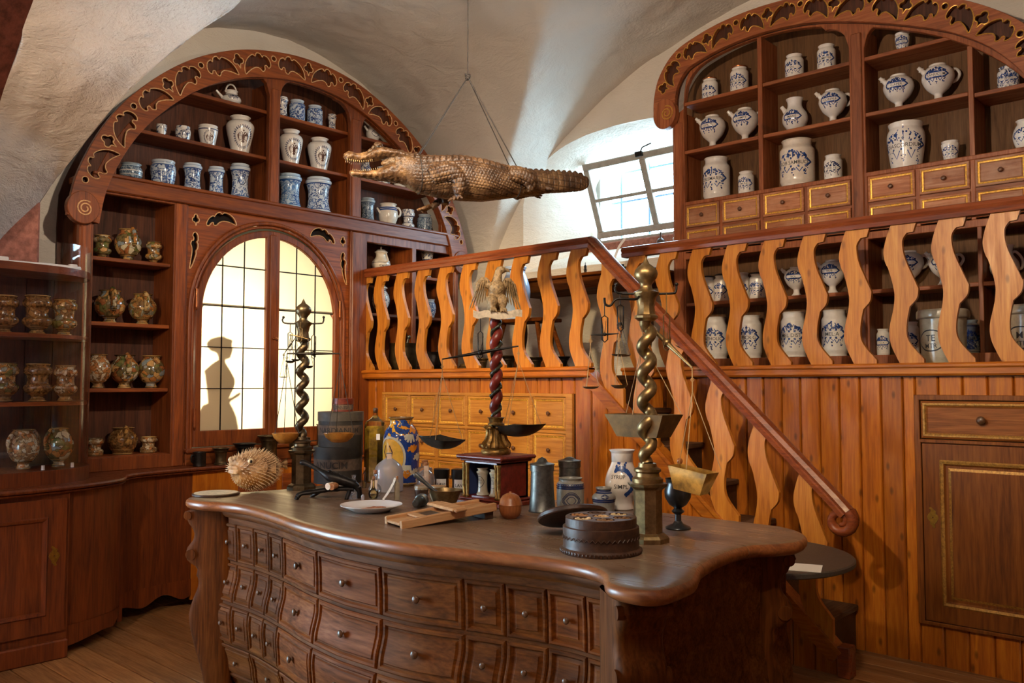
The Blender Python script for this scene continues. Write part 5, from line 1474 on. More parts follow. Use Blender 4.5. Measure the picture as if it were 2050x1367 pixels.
RJ(-2.741, 3.485, .265, .094, 'bellyjug', 'wide necked white jug lettered MARIS in the second bay', 'MARIS', (spoutp(-1.15, .62, .6, .2, False, 1.4),), 'pharmacy_jug', 'jug', zc=.42, hw=.55, hh=.06, crown=.12, drop=.12)
RJ(-2.452, 3.485, .264, .098, 'spout', 'spouted syrup jar lettered CORIALE beside the centre post', 'CORIALE', SP(), 'syrup_jar', 'syrup jar', **SPK)
RJ(-2.729, 3.068, .358, .126, 'drug', 'largest white jar lettered ROB SAMBUCI', 'ROB SAMBUCI', mat='cream', **K1)
RJ(-2.458, 3.068, .198, .064, 'drug', 'small jar with grey banner left of the centre post', 'SPIR.TE', col='navy', **K1)
RJ(-1.958, 3.88, .154, .050, 'footcup', 'small footed cup alone on the third bay top shelf', 'EX.SEL', zc=.55, **K1)
RJ(-1.99, 3.485, .260, .100, 'spout', 'spouted syrup jar lettered C.APER in the third bay', 'C.APER', SP(False), 'syrup_jar', 'syrup jar', **SPK)
RJ(-1.734, 3.485, .269, .102, 'spout', 'spouted syrup jar with large loop handle lettered SANUCUM', 'SANUCUM', SP(), 'syrup_jar', 'syrup jar', **SPK)
RJ(-1.949, 3.068, .326, .122, 'pot', 'big bellied jar lettered DIASCORDIUM covered in blue sprays', 'DIASCORDIUM', hw=.95, crown=.28, drop=.3)
RJ(-1.668, 3.068, .149, .058, 'cup', 'small jar beside the big DIASCORDIUM jar', 'ALOES', hw=.9, crown=.2, drop=.2)
RJ(-1.316, 3.467, .164, .062, 'cylinder', 'greyish jar alone in the last bay', 'UNG', mat='delft', **K1)
RJ(-1.225, 3.068, .20, .075, 'globe2', 'round jar cut by the picture edge above the last drawers', 'AL', **K1)
RJ(-3.496, 2.25, .215, .060, 'cylinder', 'black lidded jar half hidden behind a wavy board', '', (lid('black', False, .08),), zc=.42, **K1)
RJ(-3.372, 2.25, .22, .060, 'cylinder', 'black lidded jar with blank banner between two wavy boards', '', (lid('black', False, .08),), zc=.42, **K1)
RJ(-3.195, 2.25, .219, .060, 'cylinder', 'open topped jar half hidden behind a wavy board', 'GALL', zc=.42, **K1)
RJ(-3.065, 2.25, .205, .060, 'cylinder', 'black lidded jar lettered MELANDR', 'MELANDR', (lid('black', False, .08),), zc=.42, **K1)
RJ(-2.751, 2.25, .225, .088, 'spout', 'spouted syrup jar behind the balustrade with capped spout', 'VIOL', SP(), 'syrup_jar', 'syrup jar', **SPK)
RJ(-2.479, 2.25, .251, .092, 'spout', 'spouted syrup jar lettered RUB partly behind a wavy board', 'RUB', SP(False), 'syrup_jar', 'syrup jar', **SPK)
RJ(-1.951, 2.25, .261, .097, 'spout', 'big syrup jar with round handle behind the balustrade', 'AC', SP(), 'syrup_jar', 'syrup jar', **SPK)
RJ(-1.729, 2.25, .244, .093, 'spout', 'syrup jar almost covered by a wavy board', 'FL', SP(), 'syrup_jar', 'syrup jar', **SPK)
RJ(-1.367, 2.25, .235, .085, 'bellyjug', 'white jug with blue blossom near the last wavy board', '', (handle(2.0, .35, .8, .35),), 'pharmacy_jug', 'jug', **SPK)
RJ(-3.43, 1.80, .335, .096, 'drug', 'tall jar lettered CATHOLIC on the lowest shelf', 'CATHOLIC', **K1)
RJ(-3.133, 1.80, .333, .090, 'drug', 'tall jar lettered PICR:G on the lowest shelf', 'R PICR:G', **K1)
RJ(-2.778, 1.80, .340, .094, 'drug', 'tall jar lettered MEL DIST on the lowest shelf', 'MEL DIST', **K1)
RJ(-2.47, 1.80, .336, .091, 'drug', 'tall jar lettered MEL A on the lowest shelf', 'MEL:A', **K1)
RJ(-2.13, 1.80, .185, .044, 'cylinder', 'narrow little jar beside the centre post at the bottom', 'OX', **K1)
RJ(-1.951, 1.80, .225, .058, 'cylinder', 'jar with blank banner left of the big grey crock', '', zc=.42, **K1)
RJ(-1.582, 1.80, .219, .060, 'cylinder', 'dark painted jar right of the big grey crock', 'DATUR', mat='stone', zc=.45, **K1)
RJ(-1.368, 1.80, .15, .044, 'cylinder', 'little jar beside the grey crock at the picture edge', 'CR', **K1)
G5 = 'grey salt glazed crocks on the gallery'
for x, lb, tx in ((-1.62, 'big grey salt glazed crock with dark cartouche behind the balustrade', 'TE'), (-1.14, 'second big grey crock cut by the picture edge', 'M')):
    jar('stoneware_crock', lb, 'crock', (x, 5.72, 1.66), .40, .150, 'crock', 'crock', -pi / 2 - .3, (oval(.52, .72, .16), word(tx, .56, .14), word('MTR', .44, .10)), G5, n=36)
# mortars standing on the gallery floor behind the wavy boards and on the counter
PROF['mortar'] = [(.72, 0), (.80, .03), (.74, .10), (.66, .16), (.62, .45), (.68, .70), (.86, .90), (1.0, .97), (.98, 1)]
PROF['mug'] = [(.86, 0), (.92, .03), (.88, .06), (.88, .9), (.94, .94), (.94, 1)]
PROF['kettle'] = [(.7, 0), (.8, .03), (.95, .3), (1.0, .6), (.95, .85), (.98, .95), (1.0, 1)]
G6 = 'mortars behind the golden balustrade'
for x, y, h, r, kd, mt, lb in ((-5.96, 5.05, .31, .13, 'kettle', 'mortar', 'big dark kettle mortar behind the first wavy board'),
        (-5.56, 5.05, .22, .12, 'kettle', 'iron', 'dark mortar behind the third golden wavy board'),
        (-5.30, 4.95, .12, .03, 'mug', 'brass', 'small brass cylinder mortar seen between wavy boards'),
        (-5.08, 4.98, .11, .075, 'globe2', 'brass', 'round brass pot between the golden wavy boards'),
        (-4.86, 4.95, .15, .05, 'mortar', 'brass', 'slim brass mortar behind a golden wavy board'),
        (-4.68, 5.05, .17, .075, 'mortar', 'mortar', 'bell shaped bronze mortar left of the red column'),
        (-4.36, 5.02, .15, .07, 'mortar', 'mortar', 'stout bronze mortar right of the red column'),
        (-4.10, 5.02, .15, .072, 'mortar', 'iron', 'blackish ribbed mortar near the stool legs')):
    t = jar('mortar', lb, 'mortar', (x, y, 1.66), h, r, kd, mt, 0, (), G6, 24)
    if kd == 'kettle':
        p = MB(); p.tube([(.02, -.02, h * .5), (.06, .01, h * 1.15)], [.012, .009], 8); p.ell((.062, .012, h * 1.18), .018, .018, .018, 8, 6); p.build('pestle', M['pewter'], t, 50)
G7 = 'mortars on the counter below the glowing window'
for x, y, h, r, kd, mt, lb in ((-5.985, 3.13, .105, .052, 'mug', 'iron', 'dark mug shaped mortar with side lug, first on the counter'),
        (-5.985, 3.30, .125, .064, 'mortar', 'mortar', 'small flared bronze mortar, second on the counter'),
        (-5.99, 3.50, .15, .088, 'mortar', 'iron', 'wide rimmed dark mortar above the pufferfish'),
        (-6.0, 3.72, .20, .092, 'mortar', 'mortar', 'tall bronze mortar behind the pufferfish'),
        (-6.0, 4.00, .17, .085, 'kettle', 'mortar', 'ringed bronze mortar behind the horn pan'),
        (-6.0, 4.27, .27, .10, 'mug', 'mortar', 'big grey green mortar left of the pasteboard drums')):
    jar('mortar', lb, 'mortar', (x, y, 1.0), h, r, kd, mt, 0, (), G7, 28, extra=(handle(-1.5, .3, .75, .35, .12),) if lb.startswith('dark mug') else ())
# ------------------------------------------------------------------ bombe counter table
import numpy as np
K = .9524
TBX, TBY, TH = -2.962, 2.81, 1.0
TB = thing('apothecary_table', 'large dark walnut serpentine counter with dozens of small drawers in the middle of the room', 'counter', (TBX, TBY, 0))
HALF = [(0, -.715), (.2, -.71), (.43, -.693), (.66, -.63), (.87, -.572), (1.08, -.53), (1.24, -.534), (1.36, -.59), (1.46, -.70), (1.59, -.711), (1.65, -.64), (1.644, -.478), (1.60, -.371), (1.55, -.25), (1.505, -.026), (1.50, .184), (1.566, .303), (1.604, .426), (1.55, .596), (1.42, .706), (1.27, .72), (.6, .72)]
LEFT = [(-.142, -.70), (-.35, -.672), (-.558, -.625), (-.8, -.58), (-1.015, -.556), (-1.17, -.58), (-1.30, -.635), (-1.45, -.64), (-1.55, -.56), (-1.56, -.44), (-1.53, -.33), (-1.48, -.2), (-1.44, 0), (-1.44, .18), (-1.50, .30), (-1.54, .43), (-1.49, .6), (-1.36, .7), (-1.2, .72), (-.6, .72)]
full = HALF + [(0, .72)] + LEFT[::-1]
OUTL = [tuple(p) for p in crom([(x * K, y * K) for x, y in full], 5, True)]
n_ = len(OUTL); NR = []
for i_ in range(n_):
    a_, b_ = OUTL[i_ - 1], OUTL[(i_ + 1) % n_]; d = Vector((b_[0] - a_[0], b_[1] - a_[1])).normalized(); NR.append((d.y, -d.x))
EP = [(-.045, .945), (-.022, .947), (-.008, .955), (-.001, .966), (0, .976), (-.004, .988), (-.014, .996), (-.026, 1.0), (-.045, 1.0)]
def top_shell():
    m_ = MB()
    for o, z in EP:
        for p, q in zip(OUTL, NR): m_.v.append((p[0] + q[0] * o, p[1] + q[1] * o, z))
    for j in range(len(EP) - 1):
        for i2 in range(n_):
            m_.f.append([j * n_ + i2, j * n_ + (i2 + 1) % n_, (j + 1) * n_ + (i2 + 1) % n_, (j + 1) * n_ + i2]); m_.mi.append(1 if j < 6 else 0)
    m_.f.append([(len(EP) - 1) * n_ + i2 for i2 in range(n_)]); m_.mi.append(0)
    m_.f.append([i2 for i2 in range(n_)][::-1]); m_.mi.append(1)
    return m_
seams = [-.30, .17]
for k, (lo_, hi_) in enumerate(((-9, seams[0] - .0012), (seams[0] + .0012, seams[1] - .0012), (seams[1] + .0012, 9))):
    me = top_shell().mesh('top_plank', [M['tabletop'], M['tableedge']], None)
    bm = bmesh.new(); bm.from_mesh(me)
    for co_, no_ in ((hi_, 1), (lo_, -1)):
        if abs(co_) > 5: continue
        r_ = bmesh.ops.bisect_plane(bm, geom=bm.verts[:] + bm.edges[:] + bm.faces[:], plane_co=(0, co_, 0), plane_no=(0, no_, 0), clear_outer=True)
        ed = [e for e in r_['geom_cut'] if isinstance(e, bmesh.types.BMEdge)]
        bmesh.ops.holes_fill(bm, edges=ed)
    bm.to_mesh(me); bm.free()
    me.polygons.foreach_set('use_smooth', [True] * len(me.polygons)); me.set_sharp_from_angle(angle=rad(35))
    mobj('top_plank', me, TB)
_YR = [tuple(p) for p in crom([(0, -.715)] + HALF[1:7] + [(1.40, -.535), (1.8, -.535)], 10)]
_YL = [tuple(p) for p in crom([(0, -.715)] + [(-p[0], p[1]) for p in LEFT[:5]] + [(1.2, -.556), (1.8, -.556)], 10)]
def ye(x):
    d = abs(x) / K; P_ = _YR if x >= 0 else _YL
    for p, q in zip(P_, P_[1:]):
        if p[0] <= d <= q[0] and q[0] > p[0]: return (p[1] + (q[1] - p[1]) * (d - p[0]) / (q[0] - p[0])) * K
    return P_[-1][1] * K
_BP = [(0, -.055), (.15, -.015), (.30, .018), (.40, .026), (.50, .014), (.62, -.010), (.75, -.008), (.90, 0), (1.1, 0)]
def bomb(z):
    for p, q in zip(_BP, _BP[1:]):
        if p[0] <= z <= q[0]:
            t = (z - p[0]) / (q[0] - p[0]); t = t * t * (3 - 2 * t)
            return p[1] + (q[1] - p[1]) * t
    return 0
def fT(x, z, o): return (x, ye(x) + .075 - bomb(z) - o, z)
m = MB()
m.grid(lambda u, v: fT(-1.32 + 2.64 * u, .04 + .91 * v, 0), 80, 40)
def sideT(sg): return lambda u, v: (sg * ((1.375 if sg > 0 else 1.315) + bomb(.04 + .91 * v) * .8), ye(1.32) + .075 + (.60 - ye(1.32) - .075) * u, .04 + .91 * v)
m.grid(sideT(1), 6, 30); m.grid(sideT(-1), 6, 30)
m.box(-1.37, 1.37, .58, .60, .04, .95)
m.build('carcass', M['walnut_x'], TB, 40)
cm = MB()      # cornice strip under the top
cm.grid(lambda u, v: (lambda P: (P[0], P[1] - .012 - .012 * sin(v * pi), .905 + .045 * v))(fT(-1.32 + 2.64 * u, .93, 0)), 80, 4)
cm.build('cornice', M['walnut_x'], TB, 50)
TR = [(.68, .872), (.475, .664), (.27, .459), (.075, .254)]
WD = [(0, -.006, 0), (0, .006, 0), (.006, .011, 0), (.016, .011, 0), (.023, .003, 0), (.028, .003, 0), (.033, .008, 0), (.038, .008, 0)]
WDS = [(0, -.006, 0), (0, .006, 0), (.005, .010, 0), (.012, .010, 0), (.020, .001, 0), (.034, .004, 0), (.037, .007, 0)]
colsT = [(-.227, .227), (.237, .622), (-.622, -.237)]
sm = [(.632 + .167 * k, .632 + .167 * k + .159) for k in range(4)]
def tdrawer(x0, x1, z0, z1_, prof, kr, mat):
    mm_ = rings(fT, x0, x1, z0, z1_, prof, 8)
    o = mm_.build('drawer', M[mat], TB, 25)
    kn = MB(); kn.lathe([(a_ * kr, b_ * kr) for a_, b_ in KNOB], 12)
    p = fT((x0 + x1) / 2, (z0 + z1_) / 2, .006); e = .01
    sl = (fT((x0 + x1) / 2 + e, 0, 0)[1] - fT((x0 + x1) / 2 - e, 0, 0)[1]) / (2 * e)
    q = Vector((sl, -1, 0)).normalized().to_track_quat('Z', 'Y').to_matrix()
    kn.v = [tuple(Vector(p) + q @ Vector(v)) for v in kn.v]
    kn.build('knob', M['knob2'], o, 50)
rgT = random.Random(4)
for ri, (z0, z1_) in enumerate(TR):
    for x0, x1 in colsT: tdrawer(x0, x1, z0, z1_, WD, .0165, rgT.choice(['walnut_x', 'walnut_x', 'walnut_red']) if x0 > .2 else 'walnut_red' if x0 < -.5 or ri < 3 else 'walnut_x')
    if ri < 3: cs = sm + [(-b_, -a_) for a_, b_ in sm]
    else: cs = [(sm[0][0], sm[1][1]), (sm[2][0], sm[3][1]), (-sm[1][1], -sm[0][0]), (-sm[3][1], -sm[2][0])]
    for x0, x1 in cs: tdrawer(x0, x1, z0, z1_, WDS if ri < 3 else WD, .0125, rgT.choice(['walnut_x', 'walnut_x', 'walnut_x', 'walnut_red']))
SIL = [(.06, .945), (.115, .935), (.135, .915), (.130, .895), (.112, .892), (.108, .868), (.085, .84), (.072, .81), (.082, .775), (.110, .74), (.118, .70), (.105, .665), (.066, .645), (.050, .62), (.060, .60), (.045, .57), (.05, .53), (.075, .47), (.095, .40), (.090, .33), (.06, .22), (.02, .10), (.0, .0), (-.10, .0), (-.09, .5), (-.08, .945)]
for sx, sy, yy, xx_ in ((1, -1, -.52, 1.385), (-1, -1, -.49, 1.345), (1, 1, .45, 1.33), (-1, 1, .45, 1.27)):
    dg_ = Vector((sx * .80, sy * .60, 0)).normalized(); sd = Vector((-dg_.y, dg_.x, 0))
    c = Vector((sx * xx_, yy, 0)); ht = .085 if sx > 0 else .055
    pm = MB(); P_ = sorted([(p[1], p[0]) for p in crom(SIL[:23], 4)])
    zs_ = [.94 * q / 60 for q in range(61)]
    def oo_(z): return float(np.interp(z, [p[0] for p in P_], [p[1] for p in P_]))
    def pf(u, v):
        z = zs_[int(round(v * 60))]; a1 = oo_(z); a0 = -.14; cc_, hh_ = (a0 + a1) / 2, (a1 - a0) / 2
        t_ = 2 * pi * u; q_, w_ = cos(t_), sin(t_)
        q_ = abs(q_) ** .45 * (1 if q_ > 0 else -1); w_ = abs(w_) ** .45 * (1 if w_ > 0 else -1)
        return tuple(c + dg_ * (cc_ + hh_ * q_) + sd * (ht * w_) + Vector((0, 0, z)))
    pm.grid(pf, 28, 60, closeu=True)
    po_ = pm.build('corner_post', M['walnut_z'], TB, 50)
    for zz, oo, rr in ((.908, .098, .022), (.705, .078, .028)):
        sc2 = MB(); a0 = c + dg_ * oo + Vector((0, 0, zz))
        sc2.tube([tuple(a0 - sd * (ht + .004)), tuple(a0 + sd * (ht + .004))], rr, 14)
        sc2.build('scroll_boss', M['walnut_z'], po_, 50)

# ------------------------------------------------------------------ things on the table
def at_px_scale(): pass
RV = Vector((.737, .676, 0)); FV = Vector((-.676, .737, 0))    # across and into the room as one faces the table
def lathe_obj(name, prof, n, mat, par, smooth=45, c=(0, 0, 0), ang0=0): 
    m_ = MB(); m_.lathe(prof, n, c, ang0=ang0); return m_.build(name, mat, par, smooth)
def hexbase(t, mat, s=1.0):
    a8 = pi / 8
    lathe_obj('foot', [(.082 * s, 0), (.082 * s, .018), (.074 * s, .028), (.060 * s, .036)], 8, mat, t, 20, ang0=a8)
    lathe_obj('pedestal', [(.056 * s, .034), (.055 * s, .19), (.058 * s, .20), (.074 * s, .212), (.078 * s, .222), (.06 * s, .226)], 8, mat, t, 20, ang0=a8)
    lathe_obj('collar', [(.058, .224), (.060, .24), (.046, .248), (.044, .262), (.052, .268), (.052, .276), (.036, .284), (.034, .298)], 28, mat, t)
def twisted(t, z0, z1_, amp, rr, pitch, mat, name='twisted_column', ph=0.0, n=14):
    P_ = []; N_ = int((z1_ - z0) / pitch * 16)
    for k in range(N_ + 1):
        u = k / N_; z = z0 + (z1_ - z0) * u; a_ = 2 * pi * (z - z0) / pitch + ph
        e = min(1, u * 14, (1 - u) * 14)
        P_.append((amp * e * cos(a_), amp * e * sin(a_), z))
    m_ = MB(); m_.tube(P_, rr, n); return m_.build(name, mat, t, 60)
def scale_stand(loc, label, mat, ph, s=1.0):
    t = thing('scale_stand', label, 'scale stand', loc, 0, 'twisted bronze scale stands')
    hexbase(t, mat, s)
    twisted(t, .295, .855, .0175, .0225, .106, mat, ph=ph)
    lathe_obj('capital', [(.030, .845), (.045, .856), (.046, .864), (.036, .870), (.032, .90), (.040, .935), (.050, .948), (.052, .956), (.040, .962)], 10, mat, t, 30)
    lathe_obj('finial', [(.040, .96), (.024, .972), (.022, .985), (.030, .998), (.042, 1.012), (.046, 1.028), (.042, 1.044), (.028, 1.058), (.014, 1.068), (.006, 1.085), (.0005, 1.096)], 24, mat, t)
    m_ = MB()
    P_ = [RV * -.115 + Vector((0, 0, .985)), RV * -.12 + Vector((0, 0, .968)), RV * -.09 + Vector((0, 0, .952)), RV * .09 + Vector((0, 0, .952)), RV * .115 + Vector((0, 0, .962)), RV * .118 + Vector((0, 0, .985))]
    m_.tube(crom(P_, 4), .0045, 8); m_.ell(RV * -.115 + Vector((0, 0, .988)), .008, .008, .008, 8, 6); m_.ell(RV * .118 + Vector((0, 0, .988)), .008, .008, .008, 8, 6)
    m_.build('hook_bar', M['iron'], t, 60)
    return t
scale_stand((-4.24, 2.84, 1.0), 'dark twisted bronze scale stand behind the pufferfish, in front of the glowing window', M['bronze'], 0.4)
sr = scale_stand((-1.86, 2.80, 1.0), 'golden twisted brass scale stand beside the round spice box', M['brass'], 2.2)
m_ = MB(); m_.tube(crom([FV * -.02 + RV * -.03 + Vector((0, 0, .94)), RV * -.05 + FV * -.05 + Vector((0, 0, .925)), RV * -.12 + FV * -.06 + Vector((0, 0, .925)), RV * -.145 + FV * -.06 + Vector((0, 0, .90)), RV * -.165 + FV * -.06 + Vector((0, 0, .905)), RV * -.168 + FV * -.06 + Vector((0, 0, .93))], 4), .005, 8); m_.build('side_hook', M['iron'], sr, 60)

def ringm(m_, c, r, th, n=12, ax=None):
    ax = ax or RV
    m_.tube([Vector(c) + ax * (r * cos(2 * pi * k / n)) + Vector((0, 0, r * sin(2 * pi * k / n))) for k in range(n)], th, 6, closed=True)
def pan_round(r, d, n=20, wob=0.0):
    def mk():
        m_ = MB(); P_ = [(.0005, -d), (r * .5, -d * .9), (r * .85, -d * .45), (r, 0), (r * .97, 0), (r * .82, -d * .38), (r * .48, -d * .8), (.0005, -d * .9)]
        m_.lathe(P_, n); return m_
    return mk
def pan_boat(a_, d, tilt=0.0):
    """four-cornered pan bent up from sheet"""
    def mk():
        m_ = MB()
        def fn(u, v, th):
            x, y = (u * 2 - 1), (v * 2 - 1)
            k = max(abs(x), abs(y)); 
            z = -d * (1 - k ** 2.6) + d * .08 * (abs(x) * abs(y)) ** 2
            s_ = a_ * (1 - .10 * (1 - k))
            return Vector((x * s_, y * s_ * .8, z + th))
        for th in (0, .003): m_.grid(lambda u, v: fn(u, v, th), 10, 10)
        m_.xform(Matrix.Rotation(tilt, 4, 'Y')); return m_
    return mk
def pan_hopper(w, dpt, h, tilt=0.0):
    def mk():
        m_ = MB(); v = []
        for s_, z in ((1.0, 0), (.68, -h), (.66, -h + .004), (.97, 0)):
            v += [(x * w * s_, y * dpt * s_, z) for x, y in ((-1, -1), (1, -1), (1, 1), (-1, 1))]
        fc = []
        for j in (0, 1, 2):
            for k in range(4): fc.append((4 * j + k, 4 * j + (k + 1) % 4, 4 * (j + 1) + (k + 1) % 4, 4 * (j + 1) + k))
        fc += [(4, 5, 6, 7), (8, 9, 10, 11)]
        m_.add(v, fc); m_.xform(Matrix.Rotation(tilt, 4, 'Y')); return m_
    return mk
def balance(label, hook, pivot, half, drop, pans, pmats, beammat, cordmat, corn, group='hanging hand scales', chain=.05, br=.0045, cord_r=.0017):
    """hook/pivot world points, half = half-beam vector (to the far end), drop from beam end to pan rim"""
    t = thing('balance_scale', label, 'balance', pivot, 0, group)
    P0 = Vector(pivot)
    hv = Vector(half); L = hv.length
    m_ = MB()
    pts = [-hv, -hv * .75 - Vector((0, 0, .000)), -hv * .1, hv * .1, hv * .75, hv]
    m_.tube(pts, [br * .55, br * .8, br * 1.5, br * 1.5, br * .8, br * .55], 8)
    m_.ell((0, 0, 0), br * 2.4, br * 2.4, br * 2.4, 8, 6)
    m_.build('beam', beammat, t, 50)
    s_ = MB(); H_ = Vector(hook) - P0
    w = .011
    s_.tube([RV * w - Vector((0, 0, .02)), RV * w * 1.1 + H_ * .55, H_ * .62, RV * -w * 1.1 + H_ * .55, RV * -w - Vector((0, 0, .02)), Vector((0, 0, -.03))], .0026, 6, closed=True)
    s_.tube([H_ * .62, H_], .0022, 6)
    s_.tube([Vector((0, 0, 0)), Vector((0, 0, H_.length * .45)) + hv * .08], [.002, .0006], 6)
    s_.build('shackle', beammat, t, 60)
    for e, sg in ((0, -1), (1, 1)):
        E = hv * sg; a_ = pans[e]()
        pc = E - Vector((0, 0, drop))
        c_ = MB(); c_.tube([E, E - Vector((0, 0, chain))], .0024, 6); ringm(c_, E - Vector((0, 0, chain * .5)), .006, .0016)
        top = E - Vector((0, 0, chain))
        for q in corn[e]: c_.tube([top, pc + Vector(q)], cord_r, 5)
        c_.build('cord', cordmat, t)
        a_.v = [tuple(Vector(v) + pc) for v in a_.v]
        a_.build('pan', pmats[e], t, 40)
    return t
tri = lambda r: [(r * cos(a_), r * sin(a_), 0) for a_ in (.6, 2.7, 4.8)]
sL = Vector((-4.24, 2.84, 1.0)); sR = Vector((-1.86, 2.80, 1.0))
hk = sL + RV * .068 + Vector((0, 0, .952))
balance('large hand scale with two amber horn pans on the dark stand', hk + FV * -.03, hk + FV * -.03 + Vector((0, 0, -.175)), RV * .152, .455, (pan_round(.078, .062), pan_round(.088, .055)), (M['horn'], M['horn']), M['iron'], M['wire'], (tri(.076), tri(.086)), br=.006, cord_r=.002)
hk = sL + RV * -.075 + Vector((0, 0, .95))
balance('tiny tilted hand scale on the dark stand, window side', hk, hk + Vector((0, 0, -.125)), RV * .035 + Vector((0, 0, .05)), .13, (pan_round(.026, .006), pan_round(.026, .012)), (M['iron'], M['iron']), M['iron'], M['wire'], (tri(.025), tri(.025)), chain=.01, br=.003, cord_r=.0012)
hk = sL + FV * -.06 + Vector((0, 0, .955))
balance('small hand scale with a pale beam in front of the dark twisted column', hk, hk + Vector((0, 0, -.085)) + FV * -.02, RV * .052 + Vector((0, 0, -.014)), .15, (pan_round(.028, .014), pan_round(.028, .016)), (M['iron'], M['iron']), M['brass'], M['wire'], (tri(.027), tri(.027)), chain=.01, br=.003, cord_r=.0012)
hk = sR + RV * .075 + Vector((0, 0, .95))
hv = RV * .078 - FV * .09 - Vector((0, 0, .098))
balance('large hand scale with dark hopper pan and yellow pan on the brass stand', hk - FV * .02, hk - FV * .02 + Vector((0, 0, -.19)), hv, .375, (pan_hopper(.135, .075, .088), pan_hopper(.082, .045, .085, .14)), (M['hopper'], M['hornbrass']), M['brass'], M['string'], ([(.13, .07, 0), (-.13, .07, 0), (0, -.075, 0)], [(.09, .045, 0), (-.09, .045, 0), (0, -.05, 0)]), chain=.09, br=.007)
hk = sR + RV * -.168 - FV * .06 + Vector((0, 0, .905))
balance('small hand scale with brass pans on the side hook of the brass stand', hk, hk + Vector((0, 0, -.115)), RV * .054 + Vector((0, 0, .003)), .195, (pan_round(.032, .010), pan_round(.032, .014)), (M['brass'], M['brass']), M['iron'], M['string'], (tri(.031), tri(.031)), chain=.045, br=.003, cord_r=.0012)
hk = sR + RV * -.10 + Vector((0, 0, .955))
balance('small hanging scale with stacked plates behind the side hook', hk, hk + Vector((0, 0, -.12)), FV * .04 + RV * .012, .12, (pan_round(.030, .008), pan_round(.033, .007)), (M['bronze'], M['bronze']), M['iron'], M['wire'], (tri(.029), tri(.031)), chain=.015, br=.003, cord_r=.0012)

# ---- red twisted stand with eagle on a small casket
RS = thing('eagle_scale_stand', 'red twisted column with vine on a small red casket, carrying a carved eagle', 'scale stand', (-3.015, 3.17, 1.0))
cw, cd = .148, .118
def slabc(name, w, d, z0, z1_, mat, c=.006): 
    m_ = MB(); m_.box(-w, w, -d, d, z0, z1_, c); return m_.build(name, mat, RS)
slabc('plinth', cw + .012, cd + .012, 0, .022, M['redbrown'], .004); slabc('plinth_step', cw, cd, .022, .036, M['redbrown'], .008)
slabc('cornice', cw - .002, cd - .002, .215, .228, M['redbrown'], .008); slabc('cornice_top', cw + .014, cd + .014, .228, .248, M['redbrown'], .008)
m_ = MB()
m_.box(-.128, -.118, -.10, .10, .036, .215); m_.box(.10, .128, -.10, .10, .036, .215); m_.box(-.128, .128, .085, .10, .036, .215); m_.box(-.128, .128, -.10, .10, .036, .044); m_.box(-.128, .128, -.10, .10, .206, .215)
m_.build('casket_box', M['oxred'], RS)
m_ = MB(); m_.box(-.117, -.112, -.098, .084, .045, .205); m_.build('blue_lining', plain('blue_painted_lining', (52, 66, 112), .6), RS)
for x in (-.118, -.095, .105, .122):
    c_ = MB(); c_.lathe([(.009, .036), (.012, .045), (.007, .052), (.010, .10), (.009, .19), (.012, .198), (.012, .206)], 10, (x, -.108, 0)); c_.build('colonnette', M['oldgold'], RS, 50)
lathe_obj('gilt_base', [(.072, .248), (.076, .256), (.075, .268), (.066, .276), (.058, .28), (.06, .285)], 28, M['oldgold'], RS)
am = MB(); am.lathe([(.062, .283), (.060, .292), (.045, .31), (.036, .34), (.034, .375), (.042, .40), (.034, .41), (.038, .425), (.046, .432), (.03, .436)], 20)
for k in range(9):
    a_ = 2 * pi * k / 9
    P_ = [(.060, .285), (.066, .295), (.052, .315), (.043, .345), (.044, .372), (.054, .385), (.060, .378)]
    am.tube([(r * cos(a_), r * sin(a_), z) for r, z in crom(P_, 3)], [.013 - .004 * q / 18 for q in range(19)], 6)
am.build('acanthus_base', M['oldgold'], RS, 50)
twisted(RS, .43, .955, .011, .024, .107, M['oxred'], 'red_column', 0.6, 16)
P_ = []
for k in range(140):
    u = k / 139; z = .44 + .51 * u; a_ = 2 * pi * (z - .43) / .107 + .6 + pi
    P_.append((.022 * cos(a_), .022 * sin(a_), z))
vm = MB(); vm.tube(P_, .0085, 8)
for k in range(10, 130, 6):
    p = Vector(P_[k]); o = Vector((p.x, p.y, 0)).normalized(); vm.ell(p + o * .006, .007, .007, .010, 6, 5)
vm.build('green_vine', M['greenvine'], RS, 60)
hk = Vector((-3.015, 3.17, 1.0)) + RV * -.078 - FV * .05 + Vector((0, 0, .935))
hb = MB(); hb.tube(crom([tuple(RV * -.005 + Vector((0, 0, .95))), tuple(RV * -.06 - FV * .04 + Vector((0, 0, .97))), tuple(RV * -.078 - FV * .05 + Vector((0, 0, .935)))], 5), .004, 8); hb.build('hook', M['iron'], RS, 60)
balance('hand scale with long dark beam and two bent sheet pans on the red column', hk, hk + Vector((0, 0, -.175)), RV * .192 + Vector((0, 0, .033)), .40, (pan_boat(.094, .05, .10), pan_boat(.108, .055, -.04)), (M['steelpan'], M['steelpan']), M['iron'], M['string'], ([(.085, .06, 0), (-.09, 0, 0), (.03, -.07, 0)], [(.10, .06, 0), (-.10, 0, 0), (.0, -.08, 0)]), chain=.075, br=.006)
G8 = 'pill jars in the small red casket'
for x, lb in ((-3.055, 'pill jar by the blue lining inside the red casket'), (-2.965, 'pill jar nearer the colonnette inside the red casket')):
    jar('pill_jar', lb, 'jar', (x, 3.115, 1.0445), .135, .041, 'albarello', 'crock', -pi / 2 + .1, (oval(.5, .9, .2), word('PILL', .58, .15, maxang=1.1), word('LAURENT', .47, .10, maxang=1.3)), G8, 22)

